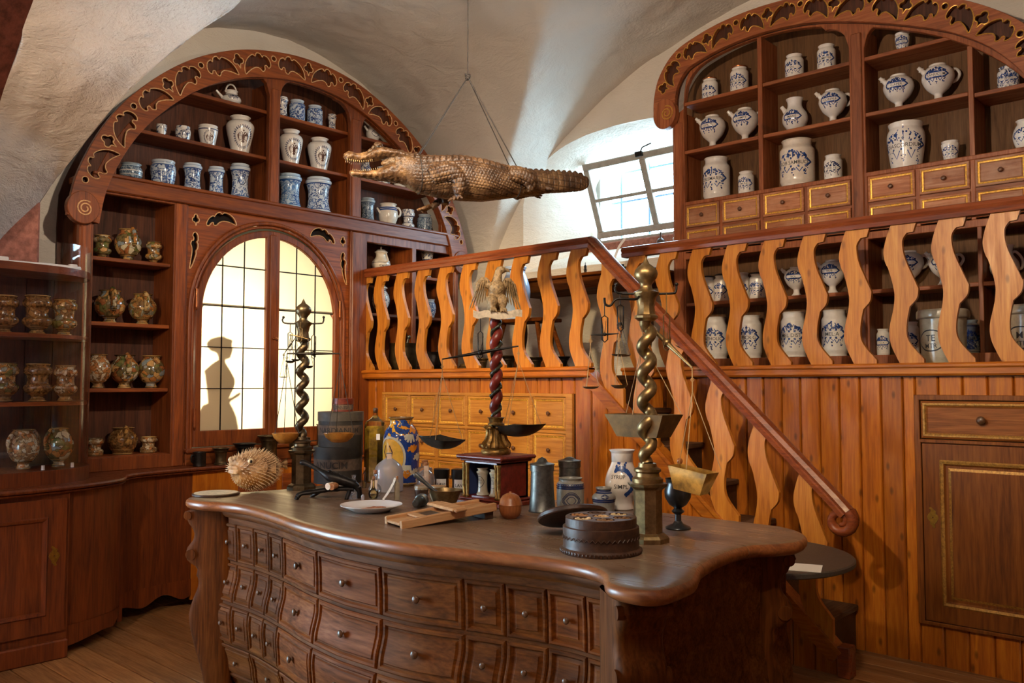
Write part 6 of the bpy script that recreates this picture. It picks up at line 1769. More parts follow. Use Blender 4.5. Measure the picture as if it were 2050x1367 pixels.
# ---- glass and pottery
def bottle(name, label, cat, loc, prof, mat, group=None, n=24, extra=None):
    t = thing(name, label, cat, loc, 0, group); lathe_obj('body', [tuple(p) for p in crom(prof, 3)], n, mat, t, 60)
    if extra: extra(t)
    return t
def corkfn(z, r, h=.014): return lambda t: lathe_obj('cork', [(r * .8, z - .006), (r, z + h), (r * .9, z + h + .002), (.0001, z + h + .002)], 12, M['cork'], t)
def paperlabel(t, w, h, z, r, ang, tilt=.35):
    m_ = MB(); d = Vector((cos(ang), sin(ang), 0)); s_ = Vector((-sin(ang), cos(ang), 0))
    c0 = d * r + Vector((0, 0, z))
    v = []
    for k in range(5):
        u = k / 4
        p = c0 - Vector((0, 0, h * u)) + d * (.014 * sin(u * 2.2) + tilt * h * u * u * .6)
        v += [p - s_ * w * .5, p + s_ * w * .5, p - s_ * w * .5 - d * .0012, p + s_ * w * .5 - d * .0012]
    fc = []
    for k in range(4):
        b = 4 * k; fc += [(b, b + 1, b + 5, b + 4), (b + 2, b + 6, b + 7, b + 3)]
    m_.add(v, fc); m_.build('paper_label', M['paper'], t)
CA = -pi / 2 + .74 - pi / 2 + .8     # roughly towards the room
CA = math.atan2(-.737, .676)
def tallb(t):
    lathe_obj('oil', [(.0001, .006), (.060, .008), (.063, .02), (.063, .33), (.050, .345), (.0001, .347)], 8, M['greenliq'], t, 30, ang0=.3)
    lathe_obj('stopper', [(.011, .425), (.014, .43), (.014, .452), (.010, .456), (.0001, .457)], 12, M['ebony'], t)
    m_ = MB(); m_.box(-.011, .011, -.0008, .0008, -.036, 0); m_.xform(Matrix.Translation((cos(CA) * .070 + .02, sin(CA) * .070 + .02, .30)) @ Matrix.Rotation(CA + pi / 2, 4, 'Z')); m_.build('price_tag', M['whitepaper'], t)
t = thing('glass_bottle', 'tall yellow green glass bottle with stopper and white tag', 'bottle', (-4.20, 3.34, 1.0))
lathe_obj('body', [(.0001, .0), (.062, .002), (.067, .012), (.067, .345), (.060, .372), (.030, .392), (.014, .408), (.013, .435), (.016, .438)], 8, M['glassyellow'], t, 30, ang0=.3)
tallb(t)
t = jar('maiolica_jar', 'large blue and yellow maiolica jar with leaf scrolls and portrait', 'jar', (-3.99, 3.37, 1.0), .405, .108, 'tall', 'maj', CA, (), None, 40)
# painted medallion and leaf scrolls on the maiolica jar
pr = [(max(.001, p[0]), p[1]) for p in crom([(a_ * .108, b_ * .405) for a_, b_ in PROF['tall']], 3)]
w = Wrap(pr, CA - .55)
M['majy'] = plain('yellow_maiolica', (232, 184, 74), .18, 0, 30, .12); M['majw'] = plain('pale_maiolica_leaf', (206, 204, 184), .18, 0, 30, .1); M['majb'] = plain('deep_blue_maiolica', (34, 66, 142), .18, 0, 40, .2); M['majo'] = plain('orange_maiolica', (222, 140, 44), .18, 0, 30, .15)
for k in range(9):
    z0 = .03 + .32 * k / 8
    w.poly([(-.04 + .16, z0), (.40 - .12, z0), (.40 - .12, z0 + .042), (-.04 + .16, z0 + .042)], 'majb', .105) if False else None
rgm = random.Random(2)
w.lift = .0012
for j in range(14):
    for k in range(8):
        a0, z0 = .055 + .026 * j, .02 + .039 * k
        w.poly([(a0, z0), (a0 + .0262, z0), (a0 + .0262, z0 + .0392), (a0, z0 + .0392)], 'majb', .105)
w.lift = .0018
w.poly([(.0 + .085 * cos(2 * pi * k / 26), .17 + .105 * sin(2 * pi * k / 26)) for k in range(26)][:0] or [(0, 0)] * 3, 'majy', .105) if False else None
for k in range(26):
    a1, a2 = 2 * pi * k / 26, 2 * pi * (k + 1) / 26
    for q0, q1 in ((0, .35), (.35, .7), (.7, 1)):
        w.poly([(.085 * q0 * cos(a1), .17 + .11 * q0 * sin(a1)), (.085 * q1 * cos(a1), .17 + .11 * q1 * sin(a1)), (.085 * q1 * cos(a2), .17 + .11 * q1 * sin(a2)), (.085 * q0 * cos(a2) + 1e-5, .17 + .11 * q0 * sin(a2))], 'majy', .105)
w.lift = .0024
w.stroke([(.092 * cos(2 * pi * k / 30), .17 + .118 * sin(2 * pi * k / 30)) for k in range(31)], .006, 'majw', .105)
for (a0, z0, dr, c_) in ((.16, .06, 1, 'majw'), (.22, .10, -1, 'majo'), (.14, .20, 1, 'majo'), (.20, .26, 1, 'majw'), (.26, .18, -1, 'majw'), (.12, .30, -1, 'majw'), (.24, .31, 1, 'majo'), (.28, .05, 1, 'majo'), (.30, .26, -1, 'majw'), (.10, .05, 1, 'majo'), (.10, .12, -1, 'majw'), (.18, .15, 1, 'majw'), (.16, .31, 1, 'majo'), (.30, .13, 1, 'majw'), (.33, .20, -1, 'majo'), (.21, .04, -1, 'majw'), (.34, .31, 1, 'majw')):
    for k in range(5):
        an = dr * (.5 + .5 * k); ln = .05 - .004 * k
        w.stroke([(a0, z0), (a0 + .5 * ln * cos(an), z0 + .5 * ln * sin(an) + .01), (a0 + ln * cos(an + dr * .4), z0 + ln * sin(an + dr * .4))], .009, c_, .105, True)
w.stroke([(-.03, .24), (-.045, .20), (-.02, .16), (-.035, .12), (-.01, .10), (.03, .11)], .004, 'manganese', .105); w.stroke([(.0, .24), (.02, .20), (.01, .16)], .004, 'manganese', .105)
for mt, mb in w.m.items(): mb.build('painted_decoration', M[mt], t)

# pasteboard drum boxes
G9 = 'stacked pasteboard drums'
t = thing('pasteboard_drum', 'wide dark pasteboard drum at the bottom lettered ANUCIM', 'box', (-4.385, 3.20, 1.0), 0, G9)
lathe_obj('body', [(.146, 0), (.146, .20)], 40, M['card'], t, 30); lathe_obj('lid', [(.150, .165), (.150, .222), (.0001, .222)], 40, M['card'], t, 30)
w = Wrap([(.146, 0), (.146, .3)], CA); w.lift = .0015
w.stroke([(.146 * (-1.6 + 3.2 * k / 30), .115) for k in range(31)], .034, 'label_band', .146); w.lift = .003
w.text('ANUCIM', -.02, .095, .055, 'fadedink', .146, .24, .02)
for mt, mb in w.m.items(): mb.build('label_band' if mt == 'label_band' else 'lettering', M[mt], t)
t = thing('pasteboard_drum', 'smaller grey lidded pasteboard drum standing on the wide one', 'box', (-4.375, 3.21, 1.2225), 0, G9)
lathe_obj('body', [(.136, 0), (.136, .18)], 40, M['card'], t, 30); lathe_obj('lid', [(.140, .155), (.140, .210), (.0001, .212)], 40, M['cardlight'], t, 30)
w = Wrap([(.136, 0), (.136, .3)], CA); w.lift = .0015
w.stroke([(.136 * (-1.4 + 2.9 * k / 30), .10) for k in range(31)], .03, 'label_band', .136); w.lift = .003
w.text('NARDIANUM', .01, .085, .045, 'fadedink', .136, .27, .015)
for mt, mb in w.m.items(): mb.build('label_band' if mt == 'label_band' else 'lettering', M[mt], t)
t = thing('label_box', 'small round red banded box on top of the drums', 'box', (-4.365, 3.22, 1.4345), 0, G9)
lathe_obj('body', [(.062, 0), (.060, .05)], 28, M['redbrown'], t, 30); lathe_obj('lid', [(.066, .045), (.066, .08), (.0001, .078)], 28, M['redbrown'], t, 30)
w = Wrap([(.062, 0), (.062, .3)], CA); w.lift = .0015
w.stroke([(.062 * (-1.5 + 3 * k / 24), .026) for k in range(25)], .016, 'label_band', .062); w.lift = .003; w.text('ZANISI', 0, .016, .026, 'ink', .062, .11, .01)
for mt, mb in w.m.items(): mb.build('label_band' if mt == 'label_band' else 'lettering', M[mt], t)

# small glassware
G10 = 'small labelled flasks and vials'
FL = lambda r, h: [(.0001, 0), (r * .7, .001), (r, h * .18), (r * .92, h * .38), (r * .35, h * .55), (r * .24, h * .7), (r * .24, h * .94), (r * .34, h)]
VI = lambda r, h: [(.0001, 0), (r * .95, .001), (r, h * .05), (r, h * .75), (r * .6, h * .84), (r * .5, h * .95), (r * .6, h)]
DJ = lambda r, h: [(.0001, .001), (r * .9, .002), (r, h * .08), (r, h * .48), (r * .85, h * .68), (r * .4, h * .82), (r * .18, h * .88), (r * .17, h * .97), (r * .22, h)]
t = bottle('glass_flask', 'large cloudy glass bell bottle with long paper strip', 'bottle', (-3.80, 3.12, 1.0), DJ(.080, .215), M['glassblue'], G10, 30); paperlabel(t, .026, .13, .21, .015, CA + .3, .2)
t = bottle('glass_flask', 'round clear glass flask beside the cork press', 'flask', (-3.87, 2.93, 1.0), FL(.043, .10), M['glass'], G10)
t = bottle('glass_flask', 'little round flask standing in front of the round clear flask', 'flask', (-3.80, 2.88, 1.0), FL(.026, .075), M['glassblue'], G10)
t = bottle('glass_vial', 'brownish flask with wrapped paper and cork in front of the cloudy bottle', 'flask', (-3.72, 2.96, 1.0), FL(.034, .12), M['glass'], G10, extra=corkfn(.12, .010)); paperlabel(t, .035, .07, .085, .03, CA, .1)
t = bottle('glass_vial', 'small dark bulb flask with a tall neck beside the paper strip', 'flask', (-3.62, 2.87, 1.0), FL(.026, .10), M['glassyellow'], G10, extra=corkfn(.10, .008))
t = bottle('glass_vial', 'slim white vial standing beside a fallen paper label', 'vial', (-3.50, 2.93, 1.0), VI(.014, .105), M['crock'], G10, extra=corkfn(.105, .007)); paperlabel(t, .045, .11, .112, .010, CA - 1.2, .8)
t = bottle('glass_flask', 'conical clear flask with a paper strip hanging from its neck', 'flask', (-3.60, 3.22, 1.0), DJ(.050, .15), M['glass'], G10, extra=corkfn(.15, .011)); paperlabel(t, .025, .12, .15, .012, CA + .2, .5)
t = bottle('glass_bottle', 'clear bottle behind the conical flask lettered ILL', 'bottle', (-3.72, 3.32, 1.0), VI(.045, .15), M['glass'], G10, extra=corkfn(.15, .02))
t = bottle('glass_vial', 'tiny clear vial beside the cork press', 'vial', (-4.02, 2.95, 1.0), FL(.018, .085), M['glass'], G10)
t = bottle('glass_vial', 'slender corked tube vial behind the press', 'vial', (-4.02, 3.12, 1.0), VI(.011, .105), M['glassyellow'], G10, extra=corkfn(.105, .006))
t = bottle('glass_vial', 'little clear vial in front of the flasks near the press jaw', 'vial', (-3.68, 2.79, 1.0), VI(.014, .04), M['glass'], G10)
t = bottle('glass_vial', 'tiny stoppered vial between flasks and plate', 'vial', (-3.62, 2.80, 1.0), VI(.009, .028), M['glassblue'], G10)
G11 = 'black lidded jars'
for i_, (x, y, h, r, tx) in enumerate(((-3.60, 3.34, .125, .045, 'LAVI'), (-3.49, 3.375, .128, .047, 'LAVI'), (-3.385, 3.37, .112, .036, 'O'))):
    t = thing('lidded_jar', ['black capped jar behind the pestle', 'black capped jar lettered LAVI in the middle of three', 'smallest black capped jar beside the red casket'][i_], 'jar', (x, y, 1.0), 0, G11)
    lathe_obj('body', [(r * .9, 0), (r * .95, .005), (r * .9, h * .3), (r * .9, h * .62)], 26, M['ebony'], t); lathe_obj('cap', [(r * .92, h * .55), (r * .98, h * .60), (r * 1.02, h * .92), (r * 1.04, h * .97), (r * .9, h), (.0001, h * 1.01)], 26, M['black'], t)
    w = Wrap([(r * .9, 0), (r * .9, h)], CA); w.lift = .0015
    w.stroke([(r * (-.7 + 1.4 * k / 10), h * .36) for k in range(11)], h * .2, 'whitepaper', r); w.lift = .003; w.text(tx, 0, h * .24, h * .2, 'ink', r, r * 1.2, .01)
    for mt, mb in w.m.items(): mb.build('lettering' if mt == 'ink' else 'paper_label', M[mt], t)
for (x, y, h, r, mt, lb) in ((-3.40, 3.01, .075, .036, 'ebony', 'small brown pot with cloth cover tied on'), (-3.295, 3.03, .080, .042, 'crock', 'small beige pot with cloth cover behind the mortar')):
    t = thing('ointment_pot', lb, 'pot', (x, y, 1.0), 0, 'covered ointment pots')
    lathe_obj('body', [(r * .72, 0), (r * .8, .004), (r * .98, h * .4), (r, h * .75)], 22, M[mt], t)
    c_ = MB(); P_ = []
    c_.grid(lambda u, v: ((lambda a_, q: ((r * (1.03 + .05 * sin(9 * a_) * (q < .3))) * cos(a_) * min(1, (1 - q) * 4), r * (1.03 + .05 * sin(9 * a_) * (q < .3)) * sin(a_) * min(1, (1 - q) * 4), h * (.72 + .26 * min(1, q * 3))))(2 * pi * u, v)), 36, 6, closeu=True)
    c_.build('cloth_cover', M['crock'], t, 50); c_ = MB(); c_.tube([(r * 1.05 * cos(2 * pi * k / 20), r * 1.05 * sin(2 * pi * k / 20), h * .82) for k in range(20)], .0018, 5, closed=True); c_.build('string', M['string'], t)

# mortar with pestle
t = thing('brass_mortar', 'brass mortar with its pestle leaning inside beside the red casket', 'mortar', (-3.10, 2.90, 1.0))
lathe_obj('bowl', [(.045, 0), (.050, .004), (.058, .03), (.070, .06), (.080, .082), (.083, .086), (.079, .087), (.066, .06), (.050, .03), (.0001, .02)], 32, M['brass'], t)
p = MB(); d = (RV * -.70 + Vector((0, 0, .60))).normalized(); p0 = Vector((.0, .0, .035))
p.tube([p0 + d * q for q in (0, .03, .08, .14, .165, .175, .19, .20)], [.014, .011, .009, .010, .014, .011, .015, .009], 12); p.build('pestle', M['pewter'], t, 50)
# plate with slices
t = thing('porcelain_plate', 'white porcelain plate with brown slices near the table front', 'plate', (-3.27, 2.58, 1.0))
lathe_obj('dish', [(.0001, .006), (.08, .006), (.082, .001), (.088, .001), (.10, .010), (.146, .030), (.147, .033), (.100, .016), (.085, .011), (.0001, .010)], 44, M['porcelain'], t)
f_ = MB(); rg = random.Random(3)
for k in range(7):
    a_ = rg.random() * 6.28; cx_, cy_ = .055 * (rg.random() - .5) * 2, .05 * (rg.random() - .5) * 2
    f_.ell((cx_, cy_, .015), .034, .018, .005, 10, 5, M=Matrix.Rotation(a_, 3, 'Z'))
fo_ = f_.build('dried_slices', plain('dried_root_slices', (178, 116, 80), .8, 0, 60, .35, .3), t, 60)
# cork press shaped like a beast
t = thing('cork_press', 'black cast iron cork press shaped like a crocodile with a cork in its jaws', 'cork press', (-3.80, 2.72, 1.0))
def rp(a_, b_, z): return RV * a_ + FV * b_ + Vector((0, 0, z))
m_ = MB(); m_.tube(crom([rp(-.155, -.06, .012), rp(-.14, -.05, .03), rp(-.08, -.03, .038), rp(-.01, 0, .045), rp(.06, .0, .05), rp(.13, .0, .05)], 4), [.011, .011, .012, .013] * 5 + [.016], 10, flat=1.5); m_.build('lower_jaw', M['iron'], t, 60)
m_ = MB(); m_.tube(crom([rp(-.165, .05, .185), rp(-.13, .04, .178), rp(-.06, .02, .145), rp(.0, .0, .115), rp(.06, 0, .095), rp(.12, 0, .075), rp(.15, 0, .055)], 4), [.014, .015, .016, .015, .014, .013, .012, .012, .012, .014, .018, .022, .026, .028, .029, .029, .028, .027, .026, .025, .024, .022, .020, .018, .016], 12)
for k in range(7): m_.ell(rp(.0 + .022 * k, 0, .142 - .009 * k), .012, .012, .008, 8, 5)
m_.build('lever', M['iron'], t, 60)
for P_, R_ in (([rp(.15, .0, .055), rp(.158, 0, .03), rp(.155, .0, 0)], [.02, .014, .015]), ([rp(-.11, .06, .0), rp(-.06, .04, .03), rp(.0, .01, .05)], [.010, .010, .012]), ([rp(-.155, -.06, .012), rp(-.16, -.062, .0)], [.011, .012]), ([rp(.10, -.06, .0), rp(.11, -.03, .04)], [.010, .012])):
    m_ = MB(); m_.tube(P_, R_, 8); m_.build('foot', M['iron'], t, 60)
m_ = MB(); m_.tube([rp(.02, -.055, .066), rp(.035, -.01, .07)], .018, 16); m_.build('cork', M['cork'], t, 50)
m_ = MB(); m_.tube([rp(.0, -.050, .067), rp(.02, -.02, .07)], .018, 16); m_.build('cork', M['paper'], t, 50)
# metal suppository mould lying
t = thing('metal_mould', 'ribbed conical metal mould lying on the table before the brown pot', 'mould', (-3.13, 2.79, 1.0))
d = (RV * .22 + FV * .90 + Vector((0, 0, .06))).normalized(); m_ = MB(); q0 = Vector((-.03, -.03, .026))
m_.tube([q0 + d * q for q in (0, .004, .02, .024, .04, .044, .06, .075, .08, .10, .104, .106)], [.014, .018, .019, .022, .022, .025, .025, .026, .033, .033, .028, .012], 20); m_.build('cone', M['pewter'], t, 45)
# wooden slicer
t = thing('herb_slicer', 'pale beech slicing board with blade and sliding holder', 'slicer', (-2.80, 2.60, 1.0), rad(76))
tl_ = Matrix.Rotation(rad(-5), 4, 'Y')
def sb(name, a_, mat, c=.003):
    m_ = MB(); m_.box(*a_, c); m_.xform(Matrix.Translation((0, 0, .016)) @ tl_); return m_.build(name, mat, t)
sb('bed', (-.235, .235, -.062, .062, .012, .024), M['beech']); sb('side_rail', (-.235, .235, -.085, -.062, .0, .036), M['beech']); sb('side_rail', (-.235, .235, .062, .085, .0, .036), M['beech'])
sb('blade', (-.10, -.02, -.06, .06, .0245, .028), M['pewter'], 0); sb('wedge', (-.14, -.10, -.06, .06, .0245, .034), M['beech'])
sb('holder', (-.005, .065, -.11, .11, .037, .052), M['beech'], .006); sb('holder_knob', (.0, .06, -.13, -.11, .034, .050), M['beech'], .006); sb('holder_knob', (.0, .06, .11, .14, .034, .050), M['beech'], .006)
m_ = MB(); m_.box(.18, .225, -.07, .07, 0, .050, .004); m_.build('foot', M['ebony'], t)
# turned ball box
t = thing('ball_box', 'turned wooden ball box standing before the red casket', 'box', (-2.63, 2.86, 1.0))
lathe_obj('bowl', [(.020, 0), (.030, .002), (.045, .02), (.051, .04), (.052, .056), (.053, .060)], 30, M['boxwood'], t); lathe_obj('lid', [(.053, .060), (.054, .063), (.051, .068), (.047, .085), (.036, .102), (.018, .112), (.008, .114), (.006, .119), (.0001, .121)], 30, M['boxwood'], t)
# pewter canisters
G12 = 'pewter lidded canisters'
for x, y, h, lb in ((-2.665, 3.12, .225, 'tall pewter canister with domed lid in front'), (-2.755, 3.44, .215, 'pewter canister with flat embossed lid behind the stoneware pot')):
    t = thing('pewter_canister', lb, 'canister', (x, y, 1.0), 0, G12)
    lathe_obj('body', [(.064, 0), (.066, .004), (.062, .008), (.056, .1), (.053, h - .025)], 34, M['pewter'], t)
    dm = .022 if 'domed' in lb else .008
    lathe_obj('lid', [(.055, h - .035), (.057, h - .034), (.057, h - .006), (.060, h - .004), (.058, h), (.030, h + .006), (.026, h + .010), (.018, h + .010 + dm * .6), (.0001, h + .010 + dm)], 34, M['pewter'], t)
# stoneware
BL = lambda *z: bands(z, 'navy', .02)
jar('stoneware_pot', 'grey stoneware pot with dark blue rings beside the pewter canister', 'pot', (-2.63, 3.29, 1.0), .148, .067, 'cylinder', 'greystone', CA, (bands((.80, .74, .68), 'navy', .026), oval(.3, .62, .26, 'navy'), oval(.3, .55, .22, 'navy'), oval(.3, .48, .19, 'navy'), oval(.3, .30, .12, 'navy')), None, 34)
PROF['ginger'] = [(.86, 0), (.9, .02), (.9, .3), (.96, .5), (1.0, .58), (.96, .66), (.74, .76), (.6, .82), (.6, .9), (.68, .96), (.66, 1)]
jar('stoneware_pot', 'small shouldered blue striped stoneware pot before the white jug', 'pot', (-2.43, 3.29, 1.0), .118, .056, 'ginger', 'greystone', CA, (bands((.53, .46, .80, .88), 'navy', .028),) + tuple(oval(.66, .12 + .1 * k, .08, 'navy') for k in range(3)), None, 30)
PROF['jug'] = [(.60, 0), (.66, .015), (.62, .06), (.60, .12), (.70, .2), (.96, .34), (1.0, .46), (.90, .60), (.70, .72), (.60, .82), (.60, .92), (.74, .985), (.76, 1)]
def jugpaint(w, h, r, rng):
    R0 = w.r(.45 * h); z = .47 * h
    for k in range(60):
        a_ = -1.1 + 3.2 * k / 59
        x, y = .060 * cos(a_), z + .062 * sin(a_)
        w.disc(x, y, .007 + .003 * rng.random(), 'blue', R0)
        w.stroke([(x, y), (x * (1.18 + .1 * rng.random()), z + (y - z) * (1.2 + .1 * rng.random()))], .003, 'blue', R0)
    for k in range(8): w.disc(-.03 + .01 * k, z + .075 + .02 * sin(k * 1.1), .009, 'blue', R0)
    w.text('SYRUP', -.012, z + .018, .026, 'ink', R0, .075); w.text('SIMPL', .004, z - .028, .028, 'ink', R0, .08)
jar('syrup_jug', 'tall white jug lettered SYRUP SIMPL with blue wreath', 'jug', (-2.43, 3.44, 1.0), .285, .083, 'jug', 'white', CA - .25, (jugpaint,), None, 36)
# round compartment box and its lid
t = thing('spice_box', 'round carved dark wood box with six spice compartments', 'box', (-1.875, 2.52, 1.0))
BR = .138
lathe_obj('body', [(BR + .006, 0), (BR + .008, .004), (BR + .007, .014), (BR, .020), (BR - .002, .028), (BR - .001, .034), (BR - .004, .05), (BR - .001, .07), (BR - .001, .092), (BR - .004, .094), (BR - .010, .094), (BR - .010, .104), (.0001, .104)], 56, M['ebony'], t, 35)
bd = MB()
for k in range(64):
    a_ = 2 * pi * k / 64; bd.ell(((BR + .007) * cos(a_), (BR + .007) * sin(a_), .009), .004, .004, .006, 5, 4)
bd.build('beaded_foot', M['ebony'], t, 60)
bd = MB()
for k in range(44):
    a_, b_ = 2 * pi * k / 44, 2 * pi * (k + .5) / 44
    bd.tube([(BR * 1.0 * cos(a_), BR * 1.0 * sin(a_), .062), (BR * cos(b_), BR * sin(b_), .052), (BR * cos(a_ + 2 * pi / 44), BR * sin(a_ + 2 * pi / 44), .062)], .0018, 4)
bd.build('carved_band', M['ebony'], t)
hs_ = [[(.030 * cos(2 * pi * k / 16), .030 * sin(2 * pi * k / 16)) for k in range(16)]]
for j in range(6):
    cx_, cy_ = .083 * cos(j * pi / 3 + .3), .083 * sin(j * pi / 3 + .3); hs_.append([(cx_ + .034 * cos(2 * pi * k / 16), cy_ + .034 * sin(2 * pi * k / 16)) for k in range(16)])
plate([(.128 * cos(2 * pi * k / 48), .128 * sin(2 * pi * k / 48)) for k in range(48)], hs_, lambda a_, b_, c_: (a_, b_, .114 + c_), .010, .002).build('compartment_tray', M['ebony'], t)
SPC = [(186, 150, 104), (120, 84, 50), (196, 168, 120), (92, 64, 44), (160, 110, 64), (206, 180, 140), (134, 98, 66)]
for j, h in enumerate(hs_):
    cx_ = sum(p[0] for p in h) / 16; cy_ = sum(p[1] for p in h) / 16; rg = random.Random(j); s_ = MB()
    for k in range(34):
        a_, q = rg.random() * 6.28, rg.random() ** .5 * .028; e = .004 + .003 * rg.random()
        s_.ell((cx_ + q * cos(a_), cy_ + q * sin(a_), .114 + .010 * rg.random()), e * 1.5, e, e * .8, 6, 4, M=Matrix.Rotation(rg.random() * 3, 3, 'Z'))
    o = s_.build('spice_filling', plain('spice_%d' % j, SPC[j], .85, 0, 80, .25), t); o['kind'] = 'stuff'
t = thing('box_lid', 'dark turned lid leaning against the round spice box', 'lid', (-2.17, 2.73, 1.0))
m_ = MB(); m_.lathe([(.138, 0), (.142, .004), (.142, .016), (.136, .022), (.10, .027), (.05, .029), (.0001, .03)], 48)
m_.lathe([(.132, .004), (.132, .010), (.0001, .012)], 48)
m_.xform(Matrix.Translation((.0, .0, .062)) @ Matrix.Rotation(math.atan2(-.22, .30), 4, 'Z') @ Matrix.Rotation(rad(-24), 4, 'Y')); m_.build('disc', M['ebony'], t, 40)
# black goblet and bird-shaped turned pestle in it
t = thing('black_goblet', 'black turned wooden goblet behind the brass stand', 'goblet', (-1.93, 3.13, 1.0))
lathe_obj('foot', [(.050, 0), (.053, .004), (.050, .010), (.022, .022), (.015, .032)], 30, M['black'], t); lathe_obj('stem', [(.014, .028), (.013, .06), (.024, .068), (.027, .074), (.018, .082), (.014, .09)], 24, M['black'], t)
lathe_obj('cup', [(.014, .086), (.036, .10), (.054, .13), (.056, .155), (.048, .185), (.050, .205), (.053, .208), (.047, .206), (.044, .185), (.02, .17), (.0001, .168)], 32, M['black'], t)
t = thing('turned_stopper', 'reddish turned wooden stopper like a little bird in the goblet', 'stopper', (-1.925, 3.14, 1.17))
lathe_obj('stem', [(.006, 0), (.006, .035)], 12, M['boxwood'], t); lathe_obj('bulb', [(.006, .034), (.014, .042), (.021, .058), (.020, .078), (.012, .094), (.008, .10)], 20, M['boxwood'], t); lathe_obj('head', [(.008, .099), (.012, .106), (.012, .116), (.006, .122), (.0001, .123)], 16, M['boxwood'], t)
# pale disc at the table corner
t = thing('round_plaque', 'flat pale round plaque at the corner beside the pufferfish', 'plaque', (-4.37, 2.385, 1.0))
lathe_obj('plate', [(.118, 0), (.124, .003), (.124, .010), (.118, .012)], 40, M['ebony'], t); lathe_obj('face', [(.114, .0125), (.114, .0138), (.0001, .014)], 40, M['scroll'], t)

# ------------------------------------------------------------------ small round side table with a card
t = thing('side_table', 'small round dark side table beside the stair foot', 'table', (-2.06, 4.02, 0))
lathe_obj('top', [(.48, .728), (.492, .735), (.492, .752), (.485, .758), (.0001, .758)], 60, M['slate'], t, 40)
lathe_obj('column', [(.20, 0), (.21, .02), (.19, .04), (.06, .07), (.045, .2), (.05, .6), (.09, .70), (.16, .728)], 24, M['black'], t)
m_ = MB(); m_.box(-.11, .11, -.08, .08, 0, .003); o = m_.build('card', M['whitepaper'], None, None, (-1.74, 3.84, .7585), (0, 0, rad(20))); tag(o, 'white card lying on the small round table', 'card')

# ------------------------------------------------------------------ gallery furniture seen through the balusters
t = thing('writing_desk', 'plain brown desk in the window niche with inkwells', 'desk', (-4.75, 6.0, 1.66))
m_ = MB(); m_.box(-.68, .95, -.27, .28, .86, .885, .005); m_.build('top', M['walnut_red'], t)
m_ = MB(); m_.box(-.62, .9, -.22, .24, .76, .86, .004); m_.build('apron', M['walnut_red'], t)
for x in (-.55, .80):
    for y in (-.18, .2):
        b_ = MB(); b_.tube(crom([(x, y, .77), (x + .09, y, .60), (x + .13, y, .40), (x + .10, y, .18), (x + .16, y, 0)], 4), .022, 8); b_.build('leg', M['ebony'], t, 60)
t = thing('stool', 'wooden stool with splayed legs behind the balustrade', 'stool', (-4.85, 5.45, 1.66))
m_ = MB(); m_.box(-.22, .30, -.14, .14, .46, .49, .006); m_.build('seat', M['walnut_red'], t)
for x, xx in ((-.15, -.26), (.22, .36)):
    for y in (-.09, .09): b_ = MB(); b_.tube([(x, y, .46), (xx, y * 1.8, 0)], .02, 8); b_.build('leg', M['walnut_red'], t, 60)
jar('storage_jar', 'large pale blue jar with dotted rim standing on the stool', 'jar', (-4.95, 5.45, 2.15), .46, .125, 'globe2', 'paleblue', 0, (bands((.93,), 'navy', .012),), None, 32)
t = thing('inkwell', 'small dark inkwell with a white quill on the desk', 'inkwell', (-4.30, 5.95, 2.5455))
lathe_obj('well', [(.03, 0), (.032, .01), (.02, .03), (.012, .05), (.026, .055), (.026, .06)], 16, M['pewter'], t)
q_ = MB(); q_.tube(crom([(0, 0, .03), (.03, 0, .12), (.08, .0, .22), (.16, 0, .30)], 5), [.003] * 5 + [.012] * 9 + [.002] * 2, 6, flat=.2); q_.build('quill', M['porcelain'], t)
t = thing('candlestick', 'dark flat candlestick on the desk', 'candlestick', (-4.62, 6.0, 2.5455)); lathe_obj('dish', [(.04, 0), (.045, .006), (.012, .012), (.012, .06), (.02, .065)], 16, M['iron'], t)
lathe_obj('candle_nozzle', [(.01, .06), (.012, .10), (.003, .11), (.003, .13)], 12, M['iron'], t)
t = thing('green_dish', 'green glass ink dish on the desk', 'dish', (-4.15, 5.9, 2.5455)); lathe_obj('dish', [(.02, 0), (.022, .02), (.05, .03), (.055, .034)], 16, plain('green_glaze', (58, 92, 70), .3), t); lathe_obj('stem', [(.012, .03), (.012, .06), (.0001, .062)], 10, M['iron'], t)
for x, y, mt, lb, h in ((-4.30, 6.72, 'ebony', 'small brown bottle on the window ledge', .12), (-4.13, 6.72, 'glass', 'small clear flask on the window ledge', .12)):
    t = bottle('ledge_bottle', lb, 'bottle', (x, y, 2.883), FL(.035, h), M[mt])
# ------------------------------------------------------------------ stuffed animals and the carved eagle
import numpy as np
def interp_rows(rows, x):
    xs = [r[0] for r in rows]
    return [float(np.interp(x, xs, [r[k] for r in rows])) for k in range(1, len(rows[0]))]
def loft_x(m_, rows, n=28, nx=60, pw=1.0):
    """rows: (x, ztop, zbot, halfwidth); superelliptic sections along x"""
    x0, x1 = rows[0][0], rows[-1][0]
    P_ = []
    for j in range(nx + 1):
        x = x0 + (x1 - x0) * j / nx; zt, zb, hw = interp_rows(rows, x)
        zc, hz = (zt + zb) / 2, (zt - zb) / 2
        for k in range(n):
            a_ = 2 * pi * k / n; c, s_ = cos(a_), sin(a_)
            P_.append((x, hw * abs(c) ** pw * (1 if c > 0 else -1), zc + hz * abs(s_) ** pw * (1 if s_ > 0 else -1)))
    b = len(m_.v); m_.v += P_
    for j in range(nx):
        for k in range(n): m_.f.append([b + j * n + k, b + j * n + (k + 1) % n, b + (j + 1) * n + (k + 1) % n, b + (j + 1) * n + k]); m_.mi.append(0)
    m_.f.append([b + k for k in range(n)][::-1]); m_.mi.append(0); m_.f.append([b + nx * n + k for k in range(n)]); m_.mi.append(0)
